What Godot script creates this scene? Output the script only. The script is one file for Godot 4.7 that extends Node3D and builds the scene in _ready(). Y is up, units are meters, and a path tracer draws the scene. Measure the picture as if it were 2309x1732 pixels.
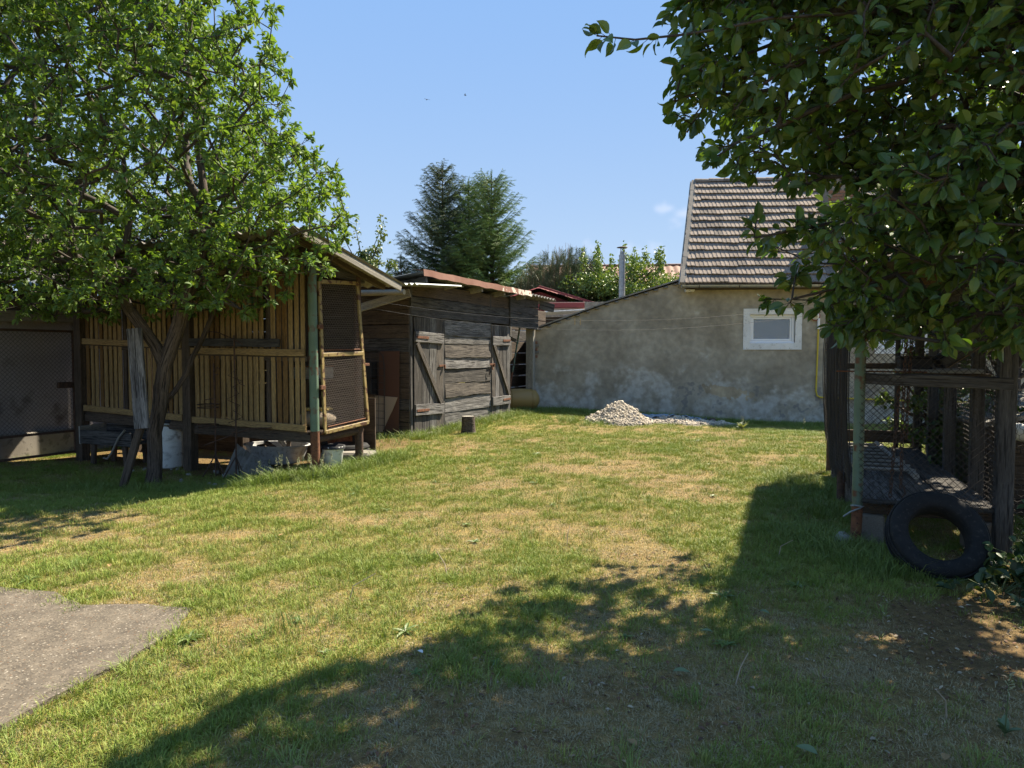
extends Node3D
# A back yard: lawn, corn crib, plank shed, plastered house, dog run, plum and cherry trees.
# Plan coordinates: X to the right, d metres away from the photographer (Godot z = -d).

class MB:
	var v := PackedVector3Array()
	var n := PackedVector3Array()
	var uv := PackedVector2Array()
	var c := PackedColorArray()
	var idx := PackedInt32Array()
	var col := Color.WHITE
	var uo := Vector2.ZERO
	func put(p, nn, t):
		v.append(p); n.append(nn); uv.append(t); c.append(col)
	func tri(a, b, e, hint, ta = Vector2.ZERO, tb = Vector2.ZERO, te = Vector2.ZERO):
		var nn: Vector3 = (b - a).cross(e - a)
		if nn.length_squared() < 1e-16: return
		nn = nn.normalized()
		var k = v.size()
		if nn.dot(hint) < 0.0:
			nn = -nn
			put(a, nn, ta); put(b, nn, tb); put(e, nn, te)
		else:
			put(a, nn, ta); put(e, nn, te); put(b, nn, tb)
		idx.append(k); idx.append(k + 1); idx.append(k + 2)
	func quad(a, b, e, d, hint, ta = Vector2.ZERO, tb = Vector2.ZERO, te = Vector2.ZERO, td = Vector2.ZERO):
		var nn: Vector3 = (e - a).cross(d - b)
		if nn.length_squared() < 1e-18: return
		nn = nn.normalized()
		var k = v.size()
		put(a, nn, ta); put(b, nn, tb); put(e, nn, te); put(d, nn, td)
		if nn.dot(hint) < 0.0:
			for q in 4: n[k + q] = -nn
			for q in [0, 1, 2, 0, 2, 3]: idx.append(k + q)
		else:
			for q in [0, 2, 1, 0, 3, 2]: idx.append(k + q)
	# box with chamfered edges; texture runs along its longest side
	func box(ce: Vector3, s: Vector3, b := Basis(), bev := 0.0):
		var h = s * 0.5
		var la = 0
		if s.y > s[la]: la = 1
		if s.z > s[la]: la = 2
		bev = minf(bev, minf(h.x, minf(h.y, h.z)) * 0.6)
		for ax in 3:
			var a1 = (ax + 1) % 3
			var a2 = (ax + 2) % 3
			for sg in [-1.0, 1.0]:
				var P = []
				for q in [[-1, -1], [1, -1], [1, 1], [-1, 1]]:
					var p = Vector3.ZERO
					p[ax] = h[ax] * sg
					p[a1] = (h[a1] - bev) * q[0]
					p[a2] = (h[a2] - bev) * q[1]
					P.append(p)
				var hn = Vector3.ZERO
				hn[ax] = sg
				var T = []
				for p in P:
					if ax == la: T.append(uo + Vector2(p[a1] * 0.2, p[a2] * 2.0))
					else:
						var oth = a1 if a2 == la else a2
						T.append(uo + Vector2(p[la] * 0.5, p[oth] * 2.0 + ax * 0.37))
				quad(ce + b * P[0], ce + b * P[1], ce + b * P[2], ce + b * P[3], b * hn, T[0], T[1], T[2], T[3])
		if bev <= 0.0: return
		for ax in 3:
			var a1 = (ax + 1) % 3
			var a2 = (ax + 2) % 3
			for s1 in [-1.0, 1.0]:
				for s2 in [-1.0, 1.0]:
					var p = Vector3.ZERO
					p[ax] = -(h[ax] - bev)
					p[a1] = h[a1] * s1; p[a2] = (h[a2] - bev) * s2
					var q = p
					q[a1] = (h[a1] - bev) * s1; q[a2] = h[a2] * s2
					var p2 = p; p2[ax] = -p[ax]
					var q2 = q; q2[ax] = -q[ax]
					var hn = Vector3.ZERO
					hn[a1] = s1; hn[a2] = s2
					var ua = uo + Vector2(-h[ax] * 0.5, 0.1); var ub = uo + Vector2(h[ax] * 0.5, 0.1)
					quad(ce + b * p, ce + b * q, ce + b * q2, ce + b * p2, b * hn, ua, ua, ub, ub)
		for s1 in [-1.0, 1.0]:
			for s2 in [-1.0, 1.0]:
				for s3 in [-1.0, 1.0]:
					var sv = Vector3(s1, s2, s3)
					var A = Vector3(h.x * s1, (h.y - bev) * s2, (h.z - bev) * s3)
					var B = Vector3((h.x - bev) * s1, h.y * s2, (h.z - bev) * s3)
					var D = Vector3((h.x - bev) * s1, (h.y - bev) * s2, h.z * s3)
					tri(ce + b * A, ce + b * B, ce + b * D, b * sv)
	# a sawn board from a to b; wd = direction of its width; wob = waviness of its edges
	func plank(a: Vector3, b: Vector3, wd: Vector3, w: float, t: float, wob := 0.0, seg := 3, rn: RandomNumberGenerator = null):
		var ax = (b - a).normalized()
		wd = (wd - ax * wd.dot(ax)).normalized()
		var nd = ax.cross(wd)
		var L = a.distance_to(b)
		var ch = minf(0.005, t * 0.22)
		var rings = []
		for i in seg + 1:
			var f = float(i) / seg
			var o = a.lerp(b, f)
			var wp = w * 0.5; var wm = w * 0.5
			if rn and wob > 0.0:
				wp += rn.randf_range(-wob, wob); wm += rn.randf_range(-wob, wob)
				o += nd * rn.randf_range(-wob, wob) * 0.3
			var R = []
			for q in [[wp - ch, t * 0.5], [wp, t * 0.5 - ch], [wp, -t * 0.5 + ch], [wp - ch, -t * 0.5], [-wm + ch, -t * 0.5], [-wm, -t * 0.5 + ch], [-wm, t * 0.5 - ch], [-wm + ch, t * 0.5]]:
				R.append([o + wd * q[0] + nd * q[1], q[0], q[1]])
			rings.append([R, o, f * L])
		for i in seg:
			var R0 = rings[i]; var R1 = rings[i + 1]
			for k in 8:
				var k2 = (k + 1) % 8
				var p = R0[0][k]; var q = R0[0][k2]; var p1 = R1[0][k]; var q1 = R1[0][k2]
				var hint = (p[0] + q[0] + p1[0] + q1[0]) * 0.25 - (R0[1] + R1[1]) * 0.5
				quad(p[0], q[0], q1[0], p1[0], hint, uo + Vector2(R0[2] * 0.5, (p[1] + p[2]) * 2.0), uo + Vector2(R0[2] * 0.5, (q[1] + q[2]) * 2.0), uo + Vector2(R1[2] * 0.5, (q1[1] + q1[2]) * 2.0), uo + Vector2(R1[2] * 0.5, (p1[1] + p1[2]) * 2.0))
		for e in [0, seg]:
			var R = rings[e][0]
			var hint = -ax if e == 0 else ax
			for k in range(1, 7):
				tri(R[0][0], R[k][0], R[k + 1][0], hint, uo + Vector2(R[0][1] * 0.3, R[0][2]), uo + Vector2(R[k][1] * 0.3, R[k][2]), uo + Vector2(R[k + 1][1] * 0.3, R[k + 1][2]))
	func tube(pts: Array, rads, sides := 6, caps := true):
		var m = pts.size()
		var base = v.size()
		var e1 := Vector3.ZERO
		var len := 0.0
		for i in m:
			var T: Vector3 = (pts[min(i + 1, m - 1)] - pts[max(i - 1, 0)]).normalized()
			if i == 0:
				e1 = T.cross(Vector3.UP if absf(T.y) < 0.9 else Vector3.RIGHT).normalized()
			else:
				len += pts[i].distance_to(pts[i - 1])
				e1 = (e1 - T * e1.dot(T)).normalized()
			var e2 = T.cross(e1)
			var r: float = rads[i] if rads is Array else rads
			for k in sides + 1:
				var a = TAU * k / sides
				var nn = e1 * cos(a) + e2 * sin(a)
				put(pts[i] + nn * r, nn, uo + Vector2(len * 0.6, float(k) / sides))
		for i in m - 1:
			for k in sides:
				var a = base + i * (sides + 1) + k
				var b = a + 1
				var d = a + sides + 1
				var e = d + 1
				for q in [a, e, b, a, d, e]: idx.append(q)
		if caps:
			for end in [0, m - 1]:
				var T = (pts[0] - pts[1]).normalized() if end == 0 else (pts[m - 1] - pts[m - 2]).normalized()
				var o = base + end * (sides + 1)
				for k in range(1, sides - 1):
					tri(v[o], v[o + k], v[o + k + 1], T)
	# smooth sheet through rows of points
	func grid(P: Array, hint_center = null, us := 1.0, vs := 1.0, flip := false):
		var R = P.size(); var C = P[0].size()
		var base = v.size()
		for i in R:
			for j in C:
				var du = P[i][min(j + 1, C - 1)] - P[i][max(j - 1, 0)]
				var dv = P[min(i + 1, R - 1)][j] - P[max(i - 1, 0)][j]
				var nn = du.cross(dv)
				if nn.length_squared() < 1e-16: nn = Vector3.UP
				nn = nn.normalized()
				if flip: nn = -nn
				put(P[i][j], nn, uo + Vector2(us * j / (C - 1), vs * i / (R - 1)))
		for i in R - 1:
			for j in C - 1:
				var a = base + i * C + j
				if flip:
					for q in [a, a + 1, a + C + 1, a, a + C + 1, a + C]: idx.append(q)
				else:
					for q in [a, a + C + 1, a + 1, a, a + C, a + C + 1]: idx.append(q)
	func lathe(prof: Array, sides: int, xf := Transform3D(), ang := TAU):
		var P = []
		for p in prof:
			var row = []
			for k in sides + 1:
				var a = ang * k / sides
				row.append(xf * Vector3(p.x * cos(a), p.y, p.x * sin(a)))
			P.append(row)
		grid(P, null, 1.0, 1.0, true)
	func mesh(mat = null) -> ArrayMesh:
		var A = []
		A.resize(Mesh.ARRAY_MAX)
		A[Mesh.ARRAY_VERTEX] = v; A[Mesh.ARRAY_NORMAL] = n; A[Mesh.ARRAY_TEX_UV] = uv; A[Mesh.ARRAY_COLOR] = c; A[Mesh.ARRAY_INDEX] = idx
		var m = ArrayMesh.new()
		m.add_surface_from_arrays(Mesh.PRIMITIVE_TRIANGLES, A)
		if mat: m.surface_set_material(0, mat)
		return m

var rng := RandomNumberGenerator.new()
var taken := {}
var M := {}
var UO_ON := true

func lin(r, g, b) -> Color: return Color(r, g, b).linear_to_srgb()
func P3(x, y, d) -> Vector3: return Vector3(x, y, -d)
func frame(x, y, d, deg) -> Transform3D: return Transform3D(Basis(Vector3.UP, -deg_to_rad(deg)), Vector3(x, y, -d))
func mb() -> MB:
	var m = MB.new()
	m.uo = Vector2(rng.randf(), rng.randf())
	return m
func numbered(nm: String) -> String:
	if not taken.has(nm):
		taken[nm] = 0
		return nm
	taken[nm] += 1
	return "%s_%03d" % [nm, taken[nm]]
func tag(o, label, category, group = "", kind = ""):
	if label: o.set_meta("label", label)
	if category: o.set_meta("category", category)
	if group: o.set_meta("group", group)
	if kind: o.set_meta("kind", kind)
	return o
func thing(nm, label, category, xf := Transform3D(), group = "") -> Node3D:
	var o := Node3D.new()
	o.name = numbered(nm)
	add_child(o)
	o.transform = xf
	return tag(o, label, category, group)
func part(parent, nm, shape, mat, xf := Transform3D()) -> MeshInstance3D:
	var o := MeshInstance3D.new()
	o.mesh = shape.mesh() if shape is MB else shape
	if mat: o.material_override = mat
	if parent == self: nm = numbered(nm)
	o.name = nm
	parent.add_child(o, true)
	o.transform = xf
	return o
func stuff(parent, nm, shape, mat) -> MeshInstance3D:
	var o = part(parent, nm, shape, mat)
	o.set_meta("kind", "stuff")
	return o
func bxp(parent, nm, ce, s, mat, b := Basis(), bev := 0.004):
	var m = mb()
	m.box(ce, s, b, bev)
	return part(parent, nm, m, mat)
func plk(parent, nm, a, b, wd, w, t, mat, wob := 0.003, seg := 3):
	var m = mb()
	m.plank(a, b, wd, w, t, wob, seg, rng)
	return part(parent, nm, m, mat)
func tub(parent, nm, pts, r, mat, sides := 8):
	var m = mb()
	m.tube(pts, r, sides)
	return part(parent, nm, m, mat)
func scatter(parent, nm, mesh: Mesh, mat, xs: Array, cs: Array, kind := "stuff"):
	var mm := MultiMesh.new()
	mm.transform_format = MultiMesh.TRANSFORM_3D
	mm.use_colors = true
	mm.mesh = mesh
	mm.instance_count = xs.size()
	for i in xs.size():
		mm.set_instance_transform(i, xs[i])
		mm.set_instance_color(i, cs[i])
	var o := MultiMeshInstance3D.new()
	o.multimesh = mm
	o.material_override = mat
	if parent == self: nm = numbered(nm)
	o.name = nm
	parent.add_child(o, true)
	if kind: o.set_meta("kind", kind)
	return o

# ---------------------------------------------------------------- textures
func nz(sd, freq, oct, w, h, W, H, type := FastNoiseLite.TYPE_SIMPLEX_SMOOTH) -> PackedByteArray:
	var n := FastNoiseLite.new()
	n.seed = sd; n.frequency = freq; n.fractal_octaves = oct; n.noise_type = type
	if oct <= 1: n.fractal_type = FastNoiseLite.FRACTAL_NONE
	var im: Image = n.get_seamless_image(w, h)
	im.convert(Image.FORMAT_L8)
	if w != W or h != H: im.resize(W, H, Image.INTERPOLATE_CUBIC)
	return im.get_data()
func pic(W, H, by: PackedByteArray) -> ImageTexture:
	return ImageTexture.create_from_image(Image.create_from_data(W, H, false, Image.FORMAT_RGB8, by))
func grey(W, H, by: PackedByteArray) -> ImageTexture:
	return ImageTexture.create_from_image(Image.create_from_data(W, H, false, Image.FORMAT_L8, by))
func b8(c: Color) -> Color: return c.linear_to_srgb()
# weathered board: streaks along u; A, B base tones, K colour of the cracks (all linear)
func wood_tex(sd, A: Color, B: Color, K: Color, crack := 0.33) -> Array:
	var W = 512; var H = 256
	var s1 = nz(sd, 0.03, 4, 24, 256, W, H)
	var s2 = nz(sd + 1, 0.11, 3, 40, 256, W, H)
	var s3 = nz(sd + 2, 0.012, 3, 256, 256, W, H)
	var s4 = nz(sd + 3, 0.2, 2, 128, 256, W, H)
	var by := PackedByteArray(); by.resize(W * H * 3)
	var hb := PackedByteArray(); hb.resize(W * H)
	var a = b8(A); var b = b8(B); var k = b8(K)
	for i in W * H:
		var g = s1[i] / 255.0
		var f = s2[i] / 255.0
		var m = clampf(0.25 + 0.6 * g + 0.5 * (s3[i] / 255.0 - 0.5), 0.0, 1.0)
		var cr = clampf((crack - f) * 6.0, 0.0, 1.0) * 0.85
		var fi = 0.82 + 0.36 * s4[i] / 255.0
		var c = a.lerp(b, m) * fi
		c = c.lerp(k, cr)
		by[i * 3] = clampi(int(c.r * 255), 0, 255); by[i * 3 + 1] = clampi(int(c.g * 255), 0, 255); by[i * 3 + 2] = clampi(int(c.b * 255), 0, 255)
		hb[i] = clampi(int(255 * (0.35 + 0.3 * g + 0.35 * f - cr * 0.3)), 0, 255)
	return [pic(W, H, by), grey(W, H, hb)]
# blotchy surface: A, B large patches, C spots over a threshold
func blotch_tex(sd, W, H, A: Color, B: Color, C: Color, f1, f2, thr, soft := 5.0, grain := 0.25) -> Array:
	var s1 = nz(sd, f1, 5, W, H, W, H)
	var s2 = nz(sd + 1, f2, 4, W, H, W, H)
	var s3 = nz(sd + 2, 0.35, 2, W, H, W, H)
	var by := PackedByteArray(); by.resize(W * H * 3)
	var hb := PackedByteArray(); hb.resize(W * H)
	var a = b8(A); var b = b8(B); var k = b8(C)
	for i in W * H:
		var c = a.lerp(b, clampf((s1[i] / 255.0 - 0.5) * 1.6 + 0.5, 0, 1))
		c = c.lerp(k, clampf((s2[i] / 255.0 - thr) * soft, 0.0, 1.0))
		c = c * (1.0 - grain * 0.5 + grain * s3[i] / 255.0)
		by[i * 3] = clampi(int(c.r * 255), 0, 255); by[i * 3 + 1] = clampi(int(c.g * 255), 0, 255); by[i * 3 + 2] = clampi(int(c.b * 255), 0, 255)
		hb[i] = (s3[i] + s1[i]) / 2
	return [pic(W, H, by), grey(W, H, hb)]
func mat(nm, tx, rough := 0.9, bump := 0.0, tri := 0.0, metal := 0.0, tint := Color.WHITE, spec := 0.4) -> StandardMaterial3D:
	var m := StandardMaterial3D.new()
	m.resource_name = nm
	m.albedo_color = tint
	m.roughness = rough; m.metallic = metal; m.metallic_specular = spec
	if tx:
		m.albedo_texture = tx[0]
		if bump > 0.0:
			m.heightmap_enabled = true
			m.heightmap_texture = tx[1]
			m.heightmap_scale = bump
	if tri > 0.0:
		m.uv1_triplanar = true
		m.uv1_scale = Vector3.ONE * tri
	M[nm] = m
	return m
func plain(nm, c: Color, rough := 0.8, metal := 0.0, spec := 0.4) -> StandardMaterial3D:
	return mat(nm, null, rough, 0.0, 0.0, metal, c.linear_to_srgb(), spec)
func leafmat(nm, back := 0.5, rough := 0.45, spec := 0.5) -> StandardMaterial3D:
	var m := StandardMaterial3D.new()
	m.resource_name = nm
	m.vertex_color_use_as_albedo = true
	m.roughness = rough; m.metallic_specular = spec
	m.cull_mode = BaseMaterial3D.CULL_DISABLED
	m.backlight_enabled = true
	m.backlight = Color(back, back * 1.0, back * 0.55)
	M[nm] = m
	return m

func make_materials():
	var g1 = wood_tex(11, Color(0.042, 0.040, 0.038), Color(0.225, 0.215, 0.200), Color(0.012, 0.011, 0.010), 0.42)
	mat("grey_wood", g1, 0.92, 0.5)
	var g2 = wood_tex(23, Color(0.028, 0.026, 0.024), Color(0.130, 0.122, 0.112), Color(0.008, 0.007, 0.007), 0.42)
	mat("dark_grey_wood", g2, 0.92, 0.5)
	mat("grey_wood_brownish", g1, 0.92, 0.5, 0.0, 0.0, Color(0.90, 0.86, 0.82))
	mat("grey_wood_silver", g1, 0.92, 0.5, 0.0, 0.0, Color(1.12, 1.12, 1.13))
	mat("grey_wood_deep", g1, 0.92, 0.5, 0.0, 0.0, Color(0.76, 0.74, 0.72))
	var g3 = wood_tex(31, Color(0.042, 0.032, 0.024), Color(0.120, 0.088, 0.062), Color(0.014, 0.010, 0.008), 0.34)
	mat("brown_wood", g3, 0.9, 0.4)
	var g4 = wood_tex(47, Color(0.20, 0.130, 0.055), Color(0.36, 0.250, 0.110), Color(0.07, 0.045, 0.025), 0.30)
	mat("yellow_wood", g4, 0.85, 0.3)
	mat("yellow_wood_aged", g4, 0.88, 0.3, 0.0, 0.0, Color(0.78, 0.72, 0.66))
	var g5 = wood_tex(59, Color(0.187, 0.173, 0.144), Color(0.317, 0.295, 0.252), Color(0.086, 0.072, 0.061), 0.24)
	mat("pale_wood", g5, 0.9, 0.35)
	var black = wood_tex(71, Color(0.03, 0.027, 0.026), Color(0.10, 0.095, 0.09), Color(0.012, 0.011, 0.011), 0.34)
	mat("tarred_wood", black, 0.85, 0.4)
	mat("rust", blotch_tex(101, 256, 256, Color(0.112, 0.045, 0.025), Color(0.189, 0.084, 0.042), Color(0.063, 0.028, 0.017), 0.02, 0.05, 0.6), 0.85, 0.1, 2.0)
	mat("rust_dark", blotch_tex(103, 256, 256, Color(0.055, 0.036, 0.028), Color(0.11, 0.06, 0.04), Color(0.035, 0.025, 0.02), 0.02, 0.05, 0.6), 0.8, 0.1, 2.0)
	mat("green_pipe", blotch_tex(107, 384, 384, Color(0.091, 0.140, 0.098), Color(0.119, 0.175, 0.126), Color(0.112, 0.049, 0.028), 0.01, 0.014, 0.66, 9.0), 0.55, 0.05, 1.0)
	mat("yellow_frame", blotch_tex(109, 384, 384, Color(0.242, 0.174, 0.065), Color(0.281, 0.213, 0.090), Color(0.081, 0.037, 0.022), 0.015, 0.018, 0.56, 9.0), 0.6, 0.05, 1.2)
	mat("fascia", blotch_tex(113, 512, 256, Color(0.20, 0.085, 0.05), Color(0.28, 0.13, 0.075), Color(0.62, 0.56, 0.48), 0.01, 0.012, 0.62, 14.0), 0.75, 0.05)
	mat("galvanised", blotch_tex(127, 256, 256, Color(0.315, 0.330, 0.345), Color(0.405, 0.420, 0.435), Color(0.255, 0.247, 0.240), 0.02, 0.03, 0.6), 0.45, 0.0, 1.0, 0.5)
	mat("sheet", blotch_tex(131, 384, 384, Color(0.168, 0.158, 0.140), Color(0.238, 0.224, 0.203), Color(0.098, 0.091, 0.070), 0.012, 0.03, 0.6), 0.92, 0.2, 0.7)
	mat("zinc_sheet", blotch_tex(137, 256, 256, Color(0.210, 0.231, 0.231), Color(0.294, 0.322, 0.322), Color(0.168, 0.147, 0.126), 0.015, 0.03, 0.62), 0.5, 0.0, 0.8, 0.35)
	mat("concrete", blotch_tex(139, 384, 384, Color(0.186, 0.167, 0.140), Color(0.248, 0.226, 0.192), Color(0.124, 0.112, 0.093), 0.01, 0.02, 0.62), 0.95, 0.2, 0.7)
	mat("whitewash", blotch_tex(149, 384, 384, Color(0.27, 0.243, 0.235), Color(0.34, 0.31, 0.30), Color(0.12, 0.10, 0.09), 0.006, 0.008, 0.70, 7.0), 0.95, 0.2, 0.3)
	mat("white_paint", blotch_tex(151, 256, 256, Color(0.627, 0.627, 0.608), Color(0.722, 0.722, 0.703), Color(0.475, 0.465, 0.437), 0.01, 0.03, 0.68), 0.9, 0.15, 1.0)
	mat("bark", wood_tex(163, Color(0.05, 0.037, 0.028), Color(0.155, 0.12, 0.095), Color(0.018, 0.014, 0.011), 0.4), 0.95, 1.2)
	mat("bark_smooth", blotch_tex(167, 256, 256, Color(0.036, 0.029, 0.024), Color(0.070, 0.058, 0.048), Color(0.11, 0.10, 0.088), 0.03, 0.05, 0.66), 0.85, 0.3, 3.0)
	mat("rubber", blotch_tex(173, 256, 256, Color(0.011, 0.011, 0.0115), Color(0.019, 0.019, 0.019), Color(0.045, 0.040, 0.034), 0.02, 0.05, 0.64), 0.85, 0.05, 2.0)
	mat("plastic_grey", blotch_tex(179, 256, 256, Color(0.36, 0.36, 0.35), Color(0.44, 0.44, 0.43), Color(0.22, 0.21, 0.19), 0.02, 0.03, 0.6), 0.5, 0.0, 2.0)
	mat("plastic_white", blotch_tex(181, 256, 256, Color(0.52, 0.53, 0.50), Color(0.62, 0.62, 0.59), Color(0.20, 0.19, 0.17), 0.01, 0.02, 0.66), 0.5, 0.0, 1.2)
	mat("tile_a", blotch_tex(191, 256, 256, Color(0.165, 0.13, 0.102), Color(0.245, 0.195, 0.155), Color(0.1, 0.092, 0.078), 0.02, 0.05, 0.60), 0.95, 0.3, 2.0)
	mat("tile_b", blotch_tex(193, 256, 256, Color(0.2, 0.16, 0.128), Color(0.285, 0.23, 0.185), Color(0.12, 0.11, 0.092), 0.02, 0.05, 0.63), 0.95, 0.3, 2.0)
	mat("tile_c", blotch_tex(197, 256, 256, Color(0.125, 0.1, 0.08), Color(0.195, 0.16, 0.13), Color(0.085, 0.08, 0.068), 0.02, 0.05, 0.58), 0.95, 0.3, 2.0)
	mat("tile_d", blotch_tex(199, 256, 256, Color(0.21, 0.165, 0.130), Color(0.29, 0.235, 0.19), Color(0.17, 0.155, 0.132), 0.02, 0.05, 0.62), 0.95, 0.3, 2.0)
	plain("dark_plastic", Color(0.02, 0.02, 0.022), 0.6)
	plain("black_net", Color(0.045, 0.040, 0.036), 0.9)
	plain("wire", Color(0.24, 0.20, 0.175), 0.6, 0.3)
	plain("wire_dark", Color(0.05, 0.042, 0.036), 0.7, 0.2)
	plain("wire_bright", Color(0.42, 0.40, 0.38), 0.5, 0.4)
	plain("line_wire", Color(0.14, 0.135, 0.13), 0.6, 0.2)
	plain("red_metal", Color(0.203, 0.041, 0.041), 0.5)
	plain("red_cladding", Color(0.17, 0.03, 0.035), 0.6)
	plain("orange_tile", Color(0.20, 0.105, 0.07), 0.75)
	plain("gas_yellow", Color(0.528, 0.400, 0.040), 0.4)
	plain("tank_yellow", Color(0.300, 0.198, 0.066), 0.45)
	plain("card_brown", Color(0.10, 0.05, 0.032), 0.9)
	plain("fibreboard", Color(0.36, 0.29, 0.21), 0.95)
	plain("blue_tarp", Color(0.20, 0.25, 0.30), 0.6)
	plain("brick", Color(0.22, 0.12, 0.085), 0.95)
	plain("pane_grey", Color(0.075, 0.075, 0.08), 0.8)
	plain("white_frame", Color(0.78, 0.78, 0.78), 0.35)
	plain("corn", Color(0.48, 0.36, 0.13), 0.7)
	plain("peg", Color(0.45, 0.32, 0.16), 0.8)
	plain("green_net", Color(0.05, 0.16, 0.09), 0.6)
	plain("bird_black", Color(0.03, 0.03, 0.03), 0.8)
	plain("stone", Color(0.252, 0.245, 0.231), 0.95)
	var gl := StandardMaterial3D.new()
	gl.resource_name = "glass"
	gl.transparency = BaseMaterial3D.TRANSPARENCY_ALPHA
	gl.albedo_color = Color(0.8, 0.85, 0.9, 0.1)
	gl.roughness = 0.03
	M["glass"] = gl
	leafmat("leaf_plum", 0.9, 0.62, 0.4)
	leafmat("leaf_cherry", 0.85, 0.38)
	leafmat("leaf_far", 0.7, 0.5)
	leafmat("needle", 0.25, 0.6)
	leafmat("grass", 0.6, 0.55, 0.35)
	leafmat("litter", 0.2, 0.8, 0.3)
	var vc := StandardMaterial3D.new()
	vc.resource_name = "pebble"
	vc.vertex_color_use_as_albedo = true
	vc.roughness = 0.95
	M["pebble"] = vc

# ---------------------------------------------------------------- ground
var hn := FastNoiseLite.new()
var gn := FastNoiseLite.new()
var gn2 := FastNoiseLite.new()
func sst(a, b, x) -> float:
	var t = clampf((x - a) / (b - a), 0.0, 1.0)
	return t * t * (3.0 - 2.0 * t)
func gh(x, d) -> float:
	var h = -0.14 * sst(-2.3, -3.8, x) * sst(6.0, 8.5, d)
	h -= 0.22 * sst(2.5, 7.0, x) * sst(11.0, 16.0, d)
	h += 0.10 * sst(12.5, 16.5, d) * (1.0 - sst(0.5, 3.5, x))
	return h + hn.get_noise_2d(x, d) * 0.025
var slab := PackedVector2Array([Vector2(-6.5, 4.75), Vector2(-3.14, 4.29), Vector2(-2.75, 4.20), Vector2(-2.45, 3.98), Vector2(-2.1, 3.99), Vector2(-1.80, 3.93), Vector2(-1.74, 3.61), Vector2(-1.80, 3.25), Vector2(-1.90, 2.95), Vector2(-1.96, 2.68), Vector2(-2.25, 1.9), Vector2(-2.5, 1.0), Vector2(-6.5, 1.0)])
func on_slab(x, d) -> bool:
	if x > -1.6 or d > 4.9: return false
	# turf creeps ragged over the edge
	var k = 0.05 + 0.09 * gn2.get_noise_2d(x * 5.0, d * 5.0)
	return Geometry2D.is_point_in_polygon(Vector2(x + k, d - k * 0.5), slab) and Geometry2D.is_point_in_polygon(Vector2(x + k, d + k), slab)
# how green the turf is here, 0 straw to 1 lush
func greenness(x, d) -> float:
	var g = 0.61 + 0.80 * gn.get_noise_2d(x, d) + 0.75 * gn2.get_noise_2d(x, d)
	g += 0.55 * sst(1.6, 0.2, seg_d(x, d, -2.3, 11.2, 0.0, 15.9)) + 0.5 * sst(1.5, 0.2, seg_d(x, d, -2.9, 8.3, -1.8, 9.6))
	g += 0.5 * sst(1.6, 0.3, seg_d(x, d, 0.3, 16.6, 7.0, 15.6)) + 0.35 * sst(1.3, 0.2, seg_d(x, d, 2.2, 5.4, 3.4, 8.6))
	g += 0.35 * sst(2.0, 0.4, seg_d(x, d, -6.0, 8.0, -3.0, 7.4))
	g -= 0.5 * sst(1.2, 0.2, seg_d(x, d, 1.3, 8.6, 2.3, 7.7)) + 0.45 * sst(1.3, 0.3, seg_d(x, d, 0.2, 2.4, 2.2, 3.3))
	return clampf(g, 0.0, 1.0)
func seg_d(x, d, x0, d0, x1, d1) -> float:
	var p = Vector2(x, d); var a = Vector2(x0, d0); var b = Vector2(x1, d1)
	return p.distance_to(Geometry2D.get_closest_point_to_segment(p, a, b))
# bare soil: by the tyre on the right, under the crib
func bare(x, d) -> float:
	var s = sst(0.85, 0.25, Vector2((x - 2.75) * 0.75, d - 3.75).length() + 0.35 * gn.get_noise_2d(x * 2.0, d * 2.0))
	s = maxf(s, sst(0.75, 0.25, Vector2((x - 2.4) * 0.9, d - 3.3).length() + 0.3 * gn.get_noise_2d(x * 3.0, d * 2.0)))
	# inside the crib's footprint, measured in the crib's own axes
	var rx = x + 2.412; var rd = d - 8.652
	var cx = rx * 0.9003 - rd * 0.4352; var ca = rx * 0.4352 + rd * 0.9003
	if cx > -5.0 and cx < 0.1: s = maxf(s, sst(-0.55, -0.05, ca + 0.2 * gn.get_noise_2d(x * 3.0, d * 3.0)) * sst(0.1, -0.5, cx) * sst(3.5, 3.0, ca))
	s = maxf(s, 0.55 * sst(0.45, 0.70, 0.5 + 0.9 * gn2.get_noise_2d(x * 1.3 + 40.0, d * 1.3)) * sst(0.45, 0.15, greenness(x, d)))
	return clampf(s, 0.0, 1.0)

func straw_tex() -> Array:
	var W = 1024
	var im := Image.create(W, W, false, Image.FORMAT_RGB8)
	var hm := Image.create(W, W, false, Image.FORMAT_L8)
	var s1 = nz(301, 0.01, 5, W, W, W, W)
	var by := PackedByteArray(); by.resize(W * W * 3)
	var hb := PackedByteArray(); hb.resize(W * W)
	for i in W * W:
		var f = 0.75 + 0.5 * s1[i] / 255.0
		by[i * 3] = int(140 * f); by[i * 3 + 1] = int(118 * f); by[i * 3 + 2] = int(80 * f)
		hb[i] = s1[i] / 4
	var r := RandomNumberGenerator.new()
	r.seed = 77
	for k in 15000:
		var x = r.randf() * W; var y = r.randf() * W
		var a = r.randf() * TAU
		var L = r.randi_range(14, 44)
		var t = r.randf()
		var c = Color8(190, 164, 108) if t < 0.5 else (Color8(214, 192, 140) if t < 0.74 else (Color8(112, 92, 62) if t < 0.86 else Color8(140, 144, 74)))
		c = c * r.randf_range(0.8, 1.12)
		var bend = r.randf_range(-0.02, 0.02)
		var h0 = r.randi_range(90, 230)
		for s in L:
			var i = (posmod(int(y), W) * W + posmod(int(x), W))
			by[i * 3] = clampi(c.r8, 0, 255); by[i * 3 + 1] = clampi(c.g8, 0, 255); by[i * 3 + 2] = clampi(c.b8, 0, 255)
			hb[i] = h0
			x += cos(a); y += sin(a); a += bend
	return [pic(W, W, by), grey(W, W, hb)]

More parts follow.
